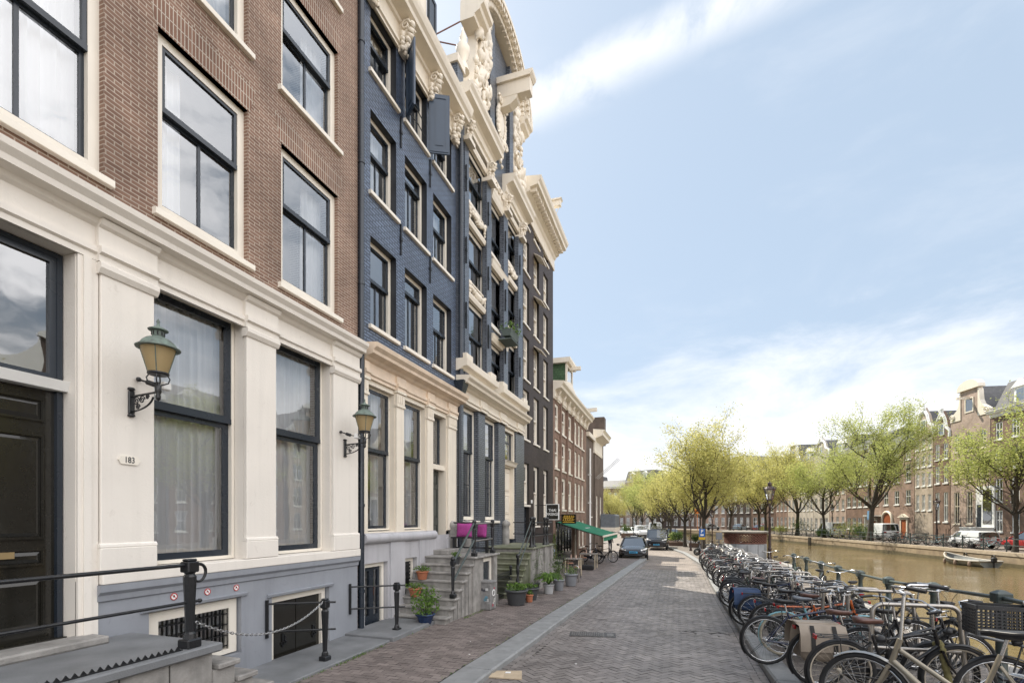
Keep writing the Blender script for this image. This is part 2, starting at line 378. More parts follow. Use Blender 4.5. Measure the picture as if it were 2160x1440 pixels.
def dup(o, parent=None, label=None, loc=None, rz=None, tree=None):
    """copy a thing with its parts and their sub-parts; meshes are shared"""
    if tree is None:
        tree = KIDS.get(o.name)
        if tree is None:
            def rec(a): return [(c, rec(c)) for c in kids(a)]
            tree = KIDS[o.name] = rec(o)
    c = o.copy(); COL.objects.link(c)
    if parent: c.parent = parent
    if label: c['label'] = label
    if loc is not None: c.location = loc
    if rz is not None: c.rotation_euler = (c.rotation_euler[0], c.rotation_euler[1], rz)
    for ch, sub in tree: dup(ch, c, tree=sub)
    return c
def pl(x, pts):
    if x <= pts[0][0]: return pts[0][1]
    for (a, b), (c, d) in zip(pts, pts[1:]):
        if x <= c: return b+(d-b)*(x-a)/(c-a)
    return pts[-1][1]
def bevel(o, w=.01, seg=2):
    m = o.modifiers.new('bevel', 'BEVEL'); m.width = w; m.segments = seg; m.limit_method = 'ANGLE'; m.angle_limit = R(40)
    return o
def subsurf(o, lv=1):
    m = o.modifiers.new('subsurf', 'SUBSURF'); m.levels = lv; m.render_levels = lv; return o
def lettering(name, text, size, parent, loc, rot, mat, depth=.003, sx=1., align='CENTER', shear=0.):
    cu = bpy.data.curves.new(name, 'FONT'); cu.body = text; cu.size = size; cu.align_x = align; cu.align_y = 'CENTER'
    cu.extrude = depth; cu.shear = shear; cu.offset = size*.012
    cu.materials.append(K[mat]); o = bpy.data.objects.new(name, cu); COL.objects.link(o)
    bpy.context.view_layer.update(); dg = bpy.context.evaluated_depsgraph_get()
    me = bpy.data.meshes.new_from_object(o.evaluated_get(dg)); bpy.data.objects.remove(o)
    for v in me.vertices: v.co.x *= sx
    o = bpy.data.objects.new(name, me); COL.objects.link(o)
    o.parent = parent; o.location = loc; o.rotation_euler = rot; return o
# ground heights: the street falls gently away from the bridge ramp behind the camera
BASE = [(-60,0),(10,0),(16,-.1),(30,-.26),(45,-.42),(60,-.5)]
RAMP = [(-60,.60),(3,.56),(4.2,.44),(5.5,.29),(7,.16),(9,.06),(11,0)]
def gz(X, Y): return pl(Y, BASE)+pl(Y, RAMP)*min(1, max(0, (X+3)/4.5))

# ---------------------------------------------------------------- house kit (local frame: x out of the facade, y along it, z up)
def wall_mb(y0, y1, z0, z1, holes, x=0., d=.28, mi=0, mrev=0):
    """front sheet with real openings and their reveals"""
    ys = sorted({y0, y1, *[h[0] for h in holes], *[h[1] for h in holes]}); zs = sorted({z0, z1, *[h[2] for h in holes], *[h[3] for h in holes]})
    ys = [v for v in ys if y0 <= v <= y1]; zs = [v for v in zs if z0 <= v <= z1]
    b = MB()
    for a, c in zip(ys, ys[1:]):
        for e, g in zip(zs, zs[1:]):
            my, mz = (a+c)/2, (e+g)/2
            if any(h[0] < my < h[1] and h[2] < mz < h[3] for h in holes): continue
            b.add([(x,a,e),(x,c,e),(x,c,g),(x,a,g)], [(0,1,2,3)], mi)
    for a, c, e, g in holes:
        b.add([(x,a,e),(x,a,g),(x-d,a,g),(x-d,a,e)], [(0,1,2,3)], mrev)
        b.add([(x,c,e),(x-d,c,e),(x-d,c,g),(x,c,g)], [(0,1,2,3)], mrev)
        b.add([(x,a,g),(x,c,g),(x-d,c,g),(x-d,a,g)], [(0,1,2,3)], mrev)
        b.add([(x,a,e),(x-d,a,e),(x-d,c,e),(x,c,e)], [(0,1,2,3)], mrev)
    return b
def ring(b, x0, x1, y0, y1, z0, z1, w, mi=0, wb=None):
    wb = w if wb is None else wb
    b.box(x0, x1, y0, y0+w, z0, z1, mi); b.box(x0, x1, y1-w, y1, z0, z1, mi)
    b.box(x0, x1, y0+w, y1-w, z1-w, z1, mi)
    if wb: b.box(x0, x1, y0+w, y1-w, z0, z0+wb, mi)
def window(H, y0, y1, z0, z1, x=0., d=.12, fw=.085, sw=.05, bar=.62, mull=1, frame='trim', sash='navy', sill=True, curtain=None, cw=.35, grid=None, silld=.07, room=True, label=None, simple=False, gl='glass'):
    """one sash window: casing (part) > sash, pane, sill, curtain (sub-parts)"""
    f = MB(); xf_ = x-d
    ring(f, xf_-.09, xf_, y0, y1, z0, z1, fw)
    o = f.build('window', frame, H)
    if label: o['label'] = label
    a, c, e, g = y0+fw, y1-fw, z0+fw, z1-fw
    zb = e+(g-e)*bar
    s = MB()
    # upper light in front, lower light set back, as in a sliding sash
    ring(s, xf_-.060, xf_-.012, a, c, zb, g, sw); s.box(xf_-.075, xf_-.002, a, c, zb-.02, zb+.05)
    ring(s, xf_-.100, xf_-.062, a, c, e, zb+.0, sw)
    if mull:
        for k in range(mull):
            ym = a+(c-a)*(k+1)/(mull+1); s.box(xf_-.097, xf_-.066, ym-.02, ym+.02, e+sw, zb-.02)
    if grid:
        nu, nl, nv = grid
        for k in range(nv-1):
            ym = a+(c-a)*(k+1)/nv
            s.box(xf_-.056, xf_-.018, ym-.013, ym+.013, zb+.05, g-sw); s.box(xf_-.096, xf_-.066, ym-.013, ym+.013, e+sw, zb-.02)
        for k in range(nu-1):
            zm = zb+(g-zb)*(k+1)/nu; s.box(xf_-.055, xf_-.019, a+sw, c-sw, zm-.013, zm+.013)
        for k in range(nl-1):
            zm = e+(zb-e)*(k+1)/nl; s.box(xf_-.095, xf_-.067, a+sw, c-sw, zm-.013, zm+.013)
    s.build('sash', sash, o)
    p = MB(); p.quad((xf_-.036,a+.02,zb), (xf_-.036,c-.02,zb), (xf_-.036,c-.02,g-.02), (xf_-.036,a+.02,g-.02))
    p.quad((xf_-.081,a+.02,e+.02), (xf_-.081,c-.02,e+.02), (xf_-.081,c-.02,zb), (xf_-.081,a+.02,zb))
    p.build('pane', gl, o)
    if sill:
        q = MB(); q.prism([(xf_-.05, z0-.02), (x+silld, z0-.035), (x+silld, z0-.115), (xf_-.05, z0-.115)], 'y', y0-.07, y1+.07)
        bevel(q.build('sill', frame, o), .006, 1)
    if curtain:
        cb = MB(); rg = random.Random(int(y0*97+z0*31)); w = c-a
        spans = {'full': [(a, c)], 'left': [(a, a+w*cw)], 'right': [(c-w*cw, c)], 'both': [(a, a+w*cw), (c-w*cw, c)]}[curtain.split(':')[0]]
        for u0, u1 in spans:
            n = max(10, int((u1-u0)/.018)); ph = rg.random()*6
            top = []; bot = []
            for i in range(n+1):
                yy = u0+(u1-u0)*i/n; fold = .032*math.sin(yy*46+ph+1.7*math.sin(yy*9+ph))+.015*math.sin(yy*101+ph)
                top.append((xf_-.26+fold, yy, g)); bot.append((xf_-.26+fold*1.35+.01*math.sin(yy*20), yy, e-.02))
            cb.loft([bot, top], 0, True, False, False)
        cb.build('curtain', 'curtain2' if curtain.endswith('grey') else 'curtain', o)
    return o
def room_back(H, y0, y1, z0, z1, x=-1.6):
    b = MB(); b.quad((x,y0,z0),(x,y1,z0),(x,y1,z1),(x,y0,z1)); n = int((z1-z0)/2.9)
    for k in range(n+1):
        zz = z0+(z1-z0)*k/max(1, n); b.box(x, -.80, y0, y1, zz-.1, zz+.1)
    return b.build('room', 'interior', H)
def body_mb(b, y0, y1, z0, z1, depth=11., mi=0):
    """side, rear walls and flat top of a house behind its front sheet"""
    b.quad((-.0,y0,z0),(-.0,y0,z1),(-depth,y0,z1),(-depth,y0,z0), mi); b.quad((0,y1,z0),(-depth,y1,z0),(-depth,y1,z1),(0,y1,z1), mi)
    b.quad((-depth,y0,z0),(-depth,y0,z1),(-depth,y1,z1),(-depth,y1,z0), mi); b.quad((0,y0,z1),(0,y1,z1),(-depth,y1,z1),(-depth,y0,z1), mi)
def gable_roof(H, y0, y1, z0, zr, x0=-.2, depth=10.8, mat='tile'):
    ym = (y0+y1)/2
    b = MB(); b.prism([(y0, z0), (y1, z0), (ym, zr)], 'x', x0, -depth); return b.build('roof', mat, H)
def cross_roof(H, y0, y1, z0, zr, x0=.0, depth=10.5, mat='tile'):
    b = MB(); b.prism([(x0, z0), (-depth, z0), (-depth*.62, zr), (-depth*.38, zr)], 'y', y0+.02, y1-.02); return b.build('roof', mat, H)
def cornice_prof(z0, z1, out, back=-.02):
    """stepped classical profile from a thin fascia to a wide drip edge"""
    h = z1-z0
    return [(back, z0), (out*.14, z0), (out*.14, z0+h*.12), (out*.26, z0+h*.20), (out*.26, z0+h*.42), (out*.40, z0+h*.52), (out*.78, z0+h*.60), (out*.80, z0+h*.74), (out*.90, z0+h*.80), (out*.98, z0+h*.92), (out, z0+h*.94), (out, z1), (back, z1)]
# ---------------------------------------------------------------- house 1: brown brick upper floors over a white stuccoed ground floor
FX = -6.0
def panelled_door(H, y0, y1, z0, z1, x, mat, panels, label=None):
    d = MB(); d.box(x-.05, x, y0, y1, z0, z1)
    w = y1-y0
    for (pa, pb, pc, pd) in panels:
        a, c, e, g = y0+w*pa, y0+w*pb, z0+(z1-z0)*pc, z0+(z1-z0)*pd
        ring(d, x, x+.016, a, c, e, g, .028)
        ring(d, x+.016, x+.024, a+.008, c-.008, e+.008, g-.008, .012)
        d.prism([(a+.06, e+.06), (c-.06, e+.06), (c-.06, g-.06), (a+.06, g-.06)], 'x', x, x+.006)
        i = .04
        o4 = [(x+.002, a+.03, e+.03), (x+.002, c-.03, e+.03), (x+.002, c-.03, g-.03), (x+.002, a+.03, g-.03)]
        q4 = [(x+.018, a+.03+i, e+.03+i), (x+.018, c-.03-i, e+.03+i), (x+.018, c-.03-i, g-.03-i), (x+.018, a+.03+i, g-.03-i)]
        d.loft([o4, q4])
    o = d.build('door', mat, H)
    if label: o['label'] = label
    return o
def soldier_arch(H, y0, y1, z, h=.42, sp=.14):
    b = MB(); b.prism([(y0-.03, z), (y1+.03, z), (y1+sp, z+h), (y0-sp, z+h)], 'x', -.08, .006); return b.build('lintel', 'soldier', H)

Y1 = -2.0
def h1():
    H = thing('brick_house', 'brown brick house over a white stucco ground floor with a black panelled door', 'house', (FX, Y1, 0), group='canal houses along the street')
    y = lambda v: v-Y1
    up = [(2.30, 3.67), (4.26, 5.58), (6.22, 7.60), (-1.2, .1)]
    rows = [(6.15, 8.37), (9.28, 11.05), (11.95, 13.70)]
    holes = [(y(a), y(c), e, g) for a, c in up for e, g in rows]
    w = wall_mb(0, y(8.2), 5.6, 15.0, holes, d=.16)
    body_mb(w, 0, y(8.2), 0, 15.0)
    w.build('wall', 'brick1', H)
    cr = MB(); cr.prism(cornice_prof(15.0, 15.9, .7), 'y', 0, y(8.2)); cr.build('cornice', 'cream', H)
    cross_roof(H, 0, y(8.2), 15.0, 17.2)
    cur = {(0,0): 'full', (1,0): 'left', (2,0): 'right', (0,1): 'full', (1,1): 'right', (2,1): 'right', (2,2): 'left'}
    for i, (a, c) in enumerate(up):
        for j, (e, g) in enumerate(rows):
            window(H, y(a), y(c), e, g, d=.08, fw=.11, sw=.045, bar=.60, curtain=cur.get((i, j), 'left'), cw=.38)
            soldier_arch(H, y(a), y(c), g)
    # stucco ground floor
    gh = [(y(4.15), y(5.47), 1.78, 5.24), (y(6.02), y(7.34), 1.78, 5.24), (y(2.16), y(3.38), 1.10, 5.14), (y(-1.2), y(.2), 1.78, 5.24)]
    g = wall_mb(0, y(8.12), 1.70, 5.75, gh, x=.03, d=.30)
    for a, c in ((3.58, 4.15), (5.47, 6.02), (7.36, 8.08), (1.3, 1.95), (.25, .8)):
        g.box(.03, .10, y(a), y(c), 1.78, 5.08); g.box(.03, .125, y(a)-.02, y(c)+.02, 1.78, 2.04); g.prism([(.03, 2.04), (.125, 2.04), (.118, 2.075), (.10, 2.09), (.03, 2.09)], 'y', y(a)-.02, y(c)+.02)
        g.prism([(.03, 5.0), (.115, 5.0), (.15, 5.06), (.15, 5.12), (.03, 5.12)], 'y', y(a)-.03, y(c)+.03)
    bevel(g.build('stucco_front', 'stucco', H), .008, 1)
    e = MB()
    e.prism([(.02, 5.14), (.07, 5.14), (.07, 5.20), (.10, 5.22), (.10, 5.28), (.06, 5.29), (.06, 5.50), (.10, 5.53), (.13, 5.58), (.24, 5.60), (.25, 5.66), (.30, 5.72), (.31, 5.78), (.02, 5.82)], 'y', 0, y(8.14))
    for a, c in ((3.55, 4.18), (5.44, 6.05), (7.33, 8.11), (1.3, 1.98), (.22, .83)):
        e.prism([(.02, 5.13), (.12, 5.13), (.12, 5.20), (.16, 5.22), (.16, 5.285), (.11, 5.295), (.11, 5.495), (.15, 5.52), (.18, 5.575), (.02, 5.575)], 'y', y(a), y(c))
    e.build('cornice', 'stucco', H)
    le = MB(); le.box(-.02, .13, y(3.58), y(8.12), 1.64, 1.775); le.box(-.02, .13, 0, y(1.95), 1.64, 1.775)
    bevel(le.build('ledge', 'stucco', H), .012, 2)
    bh = [(y(4.12), y(5.42), .44, 1.24), (y(5.98), y(7.30), .0, 1.14)]
    p = wall_mb(y(3.575), y(8.12), -.3, 1.64, bh, x=.05, d=.26); p.merge(wall_mb(0, y(1.95), -.3, 1.64, [], x=.05)); p.box(-.25, .05, y(1.95), y(3.575), -.3, 1.0)
    p.prism([(.05, 1.44), (.075, 1.46), (.08, 1.52), (.12, 1.56), (.125, 1.637), (.05, 1.637)], 'y', y(3.56), y(8.12))
    for a, c, e_, g_ in bh:
        p.prism([(.05, g_), (.09, g_+.015), (.10, g_+.05), (.05, g_+.06)], 'y', a-.10, c+.08)
    p.build('plinth', 'bluegrey', H)
    for a, c in ((4.15, 5.47), (6.02, 7.34), (-1.2, .2)):
        window(H, y(a)+.01, y(c)-.01, 1.79, 5.235, x=.03, d=.16, fw=.045, sw=.085, bar=.57, mull=0, sash='navy', sill=False, curtain='full', gl='glass_low')
    # front door under its transom light
    d = panelled_door(H, y(2.24), y(3.34), 1.12, 3.68, -.20, 'black', [(.10,.90,.87,.965), (.10,.90,.40,.82), (.10,.90,.295,.365), (.10,.90,.04,.25)], 'black glossy door with raised panels and a brass letter plate')
    lp = MB(); lp.box(-.175, -.165, y(2.60), y(2.98), 1.965, 2.03); lp.build('letter_plate', M('old_brass', (.42, .31, .16), .4, .6), d)
    st = MB(); st.box(-.27, -.10, y(2.18), y(3.38), 1.06, 1.12); st.box(-.24, -.06, y(2.18), y(3.38), 1.02, 1.06); st.build('threshold', 'black', d)
    ca = MB(); ring(ca, -.26, -.15, y(2.17), y(3.37), 1.12, 5.13, .05, wb=0); ca.build('door_casing', 'navy', H)
    tb = MB(); tb.prism([(-.25, 3.69), (-.08, 3.69), (-.06, 3.74), (-.04, 3.79), (-.25, 3.80)], 'y', y(2.17), y(3.40)); tb.build('transom', 'white', H)
    tw = MB(); ring(tw, -.22, -.16, y(2.22), y(3.32), 3.80, 5.08, .06); o = tw.build('window', 'navy', H)
    tp = MB(); tp.quad((-.19, y(2.25), 3.83), (-.19, y(3.30), 3.83), (-.19, y(3.30), 5.05), (-.19, y(2.25), 5.05)); tp.build('pane', 'glass', o)
    jm = MB()
    for k, (a, c, t) in enumerate(((3.385, 3.43, .05), (3.43, 3.50, .075), (3.50, 3.57, .06))): jm.box(.03, t+.01, y(a), y(c), 1.10, 5.135)
    jm.build('door_moulding', 'stucco', H)
    # basement lights
    f = MB(); ring(f, -.12, -.02, y(4.16), y(5.40), .46, 1.22, .12, wb=.06); o = f.build('window', 'trim', H)
    s = MB()
    for k in range(9): s.box(-.07, -.045, y(4.28)+k*.125, y(4.28)+k*.125+.018, .52, 1.10)
    for k in range(4): s.box(-.066, -.05, y(4.28), y(5.28), .56+k*.15, .576+k*.15)
    s.build('grille', 'iron', o)
    s = MB(); s.quad((-.10, y(4.2), .5), (-.10, y(5.38), .5), (-.10, y(5.38), 1.2), (-.10, y(4.2), 1.2)); s.build('pane', 'glass', o)
    f = MB(); ring(f, -.12, -.03, y(6.0), y(7.28), .0, 1.13, .09, wb=0); f.build('door_frame', 'trim', H)
    d = MB(); d.box(-.13, -.09, y(6.08), y(7.2), .02, 1.05); d.box(-.09, -.08, y(6.63), y(6.65), .02, 1.05)
    d.build('door', 'black', H, )
    hg = MB()
    for a in (6.30, 7.0):
        hg.box(-.088, -.07, y(a), y(a)+.12, .32, .36); hg.box(-.088, -.07, y(a)+.02, y(a)+.05, .28, .50); hg.box(-.088, -.07, y(a)+.07, y(a)+.1, .34, .46)
    hg.build('hinge', 'iron', H)
    room_back(H, .1, y(8.1), 0, 14.8)
    return H
HOUSE1 = h1()

def scroll(b, c, r, w, mi=0, turns=1.6, sgn=1, n=26, plane='yz', tr=.022):
    """a volute: a flat spiral band"""
    pts = []
    for i in range(n+1):
        a = turns*2*math.pi*i/n; q = r*(1-.82*i/n)
        u, v = q*math.cos(a)*sgn, q*math.sin(a)
        pts.append((c[0], c[1]+u, c[2]+v) if plane == 'yz' else (c[0]+u, c[1], c[2]+v))
    b.tube(pts, tr, 6, mi)
def console(b, y, z, s=1., x=0.):
    """carved bracket: volute body, leaf drop and bosses"""
    rg = random.Random(int(z*10))
    b.prism([(x, z), (x+.10*s, z), (x+.17*s, z+.12*s), (x+.12*s, z+.35*s), (x+.30*s, z+.55*s), (x+.38*s, z+.72*s), (x+.34*s, z+.84*s), (x, z+.84*s)], 'y', y-.13*s, y+.13*s)
    for k in range(7): b.blob((x+(.10+.045*k)*s, y+rg.uniform(-.08,.08)*s, z+(.05+.11*k)*s), .095*s, 0, rg, (1,1.2,.9), 7, 5)
    for sg in (-1, 1):
        scroll(b, (x+.25*s, y+.15*s*sg, z+.65*s), .14*s, .1, 0, 1.5, 1, 20, 'xz', .028*s)
        for k in range(4): b.blob((x+.15*s, y+sg*.14*s, z+(.05+.13*k)*s), .07*s, 0, rg, (1,1,1), 6, 5)
def festoon(b, y0, y1, z, sag, x=0., r=.09, drop=.5, seed=1):
    rg = random.Random(seed)
    for i in range(13):
        t = i/12; yy = y0+(y1-y0)*t; zz = z-sag*4*t*(1-t); k = .6+.9*math.sin(math.pi*t)
        b.blob((x+.05, yy, zz+rg.uniform(-.02,.02)), r*k, 0, rg, (.8,1,1), 7, 5, .3)
    for e in (y0, y1):
        for i in range(4): b.blob((x+.05, e+rg.uniform(-.02,.02), z-drop*i/4), r*(1.05-.14*i), 0, rg, (.8,1,1), 7, 5, .3)

# ---------------------------------------------------------------- house 2: blue painted brick
Y2 = 8.28
def h2():
    H = thing('blue_house', 'narrow dark blue painted house with cream cornice and open attic shutters', 'house', (FX, Y2, 0), group='canal houses along the street')
    y = lambda v: v-Y2; E = 12.72
    cols = [(8.62, 9.60), (9.97, 11.02), (11.36, 12.44)]
    rows = [(6.40, 8.22), (9.15, 10.84), (11.66, 13.0)]
    holes = [(y(a), y(c), e, g) for a, c in cols for e, g in rows]
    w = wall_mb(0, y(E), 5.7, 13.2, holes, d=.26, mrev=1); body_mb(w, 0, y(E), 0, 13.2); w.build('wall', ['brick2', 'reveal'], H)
    for i, (a, c) in enumerate(cols):
        for j, (e, g) in enumerate(rows):
            mid = i == 1
            window(H, y(a)+.0, y(c), e, g, d=.15, fw=.085, sw=.042, bar=.78 if mid else .56, mull=1, curtain=('right:grey' if mid else ('left', 'both', 'right')[j]), cw=.42)
    for a, z in ((9.76, 8.75), (11.16, 8.75), (9.76, 11.2), (11.16, 11.2)):
        an = MB(); an.box(.0, .035, y(a), y(a)+.035, z-.35, z+.35); an.box(.0, .05, y(a)-.02, y(a)+.055, z-.04, z+.04); an.build('wall_anchor', 'iron', H)
    c = MB(); c.prism([(-.02,13.0),(.05,13.0),(.05,13.06),(.09,13.08),(.09,13.16),(.05,13.17),(.05,13.52),(.10,13.54),(.12,13.60),(.38,13.66),(.40,13.74),(.46,13.80),(.50,13.90),(.52,13.98),(-.02,14.05)], 'y', 0, y(E)+.1); c.build('cornice', 'cream', H)
    for yy in (8.55, 9.75, 11.12, 12.45):
        k = MB(); console(k, y(yy), 12.92, .82, .02); k.build('console', 'cream', H)
    cross_roof(H, 0, y(E), 13.9, 16.6, depth=9)
    # attic dormer with a shutter
    dm = MB(); dm.box(-.9, -.05, y(10.0), y(11.1), 13.95, 16.2); dm.prism([(y(9.8), 16.2), (y(11.3), 16.2), (y(11.3), 16.35), (y(10.55), 16.7), (y(9.8), 16.35)], 'x', -1.0, .06); o = dm.build('dormer', 'cream', H)
    s = MB(); s.box(-.04, .0, y(11.1), y(11.55), 14.3, 15.9); ring(s, .0, .02, y(11.13), y(11.52), 14.35, 15.85, .08); s.build('shutter', 'navy', o)
    # the two open shutters of the hoist window
    for (hy, ang, lb) in ((9.97, -12, 'dark shutter swung half shut across the light'), (11.04, 62, 'blue grey shutter swung out from the wall')):
        b = MB(); b.box(-.02, .02, 0, .52, 0, 1.5); ring(b, .02, .034, .03, .49, .04, 1.46, .07); ring(b, -.034, -.02, .03, .49, .04, 1.46, .07)
        b.box(.02, .032, .16, .36, .2, 1.3)
        o = b.build('shutter', M('shutter_paint', (.045, .070, .110), .3, var=.06), H, (.05, y(hy), 11.62), (0, 0, R(-ang) if hy > 10.5 else R(-130))); o['label'] = lb
    br = MB()
    for zz in (11.85, 12.15): br.tube([(.06, y(10.0), zz), (.10, y(10.4), zz), (.06, y(10.85), zz)], .014, 6)
    br.build('guard_rail', 'iron', H)
    # ground floor
    gh = [(y(8.44), y(9.46), 2.10, 5.12), (y(9.80), y(10.87), 2.10, 5.12), (y(11.22), y(12.04), 1.5, 5.10)]
    g = wall_mb(0, y(E), 2.04, 5.6, gh, x=.03, d=.3)
    for a, c_ in ((8.28, 8.41), (9.48, 9.79), (10.90, 11.20), (12.08, 12.56)):
        g.box(.03, .09, y(a), y(c_), 2.06, 4.92)
        g.box(.03, .12, y(a)-.02, y(c_)+.02, 4.86, 4.92); g.box(.03, .11, y(a), y(c_), 4.92, 5.16)
        for k in range(int((c_-a)/.08)): g.box(.11, .125, y(a)+.03+k*.08, y(a)+.07+k*.08, 4.95, 5.13)
        g.box(.03, .14, y(a)-.03, y(c_)+.03, 5.16, 5.22)
    bevel(g.build('painted_front', 'cream', H), .006, 1)
    e = MB(); e.prism([(.02,5.22),(.08,5.22),(.08,5.28),(.11,5.30),(.11,5.36),(.07,5.37),(.07,5.54),(.12,5.57),(.16,5.62),(.30,5.66),(.31,5.72),(.38,5.78),(.40,5.86),(.02,5.90)], 'y', 0, y(E)+.06)
    for a, c_ in ((8.27, 8.44), (9.45, 9.82), (10.87, 11.23), (12.05, 12.59)):
        e.prism([(.06,5.22),(.13,5.22),(.13,5.28),(.16,5.30),(.16,5.36),(.12,5.37),(.12,5.53),(.06,5.53)], 'y', y(a), y(c_))
    e.build('cornice', M('aged_cream', (.78, .64, .50), .5, var=.1, scale=4, streak=.2), H)
    for k, (a, c_) in enumerate(((8.44, 9.46), (9.80, 10.87))):
        window(H, y(a)+.01, y(c_)-.01, 2.12, 5.11, x=.03, d=.11, fw=.035, sw=.06, bar=.56, mull=0, sill=False, curtain='both', cw=.28, gl='glass_low')
    lg = MB(); lg.tube([(.06, 0, 1.96), (.06, y(11.30), 1.96)], .11, 12); lg.box(-.02, .10, 0, y(11.30), 2.02, 2.07); lg.build('ledge', 'lilac', H)
    bh = [(y(8.36), y(9.18), .02, 1.45), (y(9.90), y(10.44), .35, 1.45)]
    p = wall_mb(0, y(E), -.3, 1.95, bh, x=.05, d=.28)
    for a, c_ in ((9.25, 9.82), (10.52, 11.36), (12.06, 12.66)): p.box(.05, .09, y(a), y(c_), -.3, 1.86); p.box(.05, .12, y(a)-.01, y(c_)+.01, -.3, .45)
    p.build('plinth', 'lilac', H)
    f = MB(); ring(f, -.14, -.04, y(8.38), y(9.16), .02, 1.44, .08, wb=0); f.build('door_frame', 'trim', H)
    d = MB(); ring(d, -.15, -.09, y(8.46), y(8.78), .04, 1.36, .08, wb=.3); ring(d, -.15, -.09, y(8.78), y(9.08), .04, 1.36, .07, wb=.3); o = d.build('door', 'navy', H)
    q = MB(); q.quad((-.12, y(8.5), .3), (-.12, y(9.05), .3), (-.12, y(9.05), 1.3), (-.12, y(8.5), 1.3)); q.build('pane', 'glass', o)
    f = MB(); ring(f, -.14, -.05, y(9.92), y(10.42), .37, 1.43, .07); o = f.build('window', 'trim', H)
    q = MB()
    for k in range(12): q.box(-.1, -.08, y(9.99), y(10.36), .44+k*.08, .49+k*.08)
    q.box(-.13, -.11, y(9.98), y(10.37), .43, 1.37); q.build('grille', 'iron', o)
    # panelled entrance
    dr = panelled_door(H, y(11.27), y(12.0), 1.52, 3.66, -.18, M('grey_green_door', (.06, .068, .06), .35), [(.12,.88,.82,.96), (.12,.88,.40,.78), (.12,.88,.05,.33)])
    tr = MB(); tr.box(-.22, .0, y(11.23), y(12.03), 3.67, 3.80); tr.build('transom', 'cream', H)
    tw = MB(); ring(tw, -.2, -.14, y(11.27), y(12.0), 3.81, 5.06, .05); o = tw.build('window', 'navy', H)
    q = MB(); q.quad((-.17, y(11.29), 3.84), (-.17, y(11.98), 3.84), (-.17, y(11.98), 5.03), (-.17, y(11.29), 5.03)); q.build('pane', 'glass', o)
    room_back(H, .1, y(E)-.1, 0, 13.0)
    return H
HOUSE2 = h2()

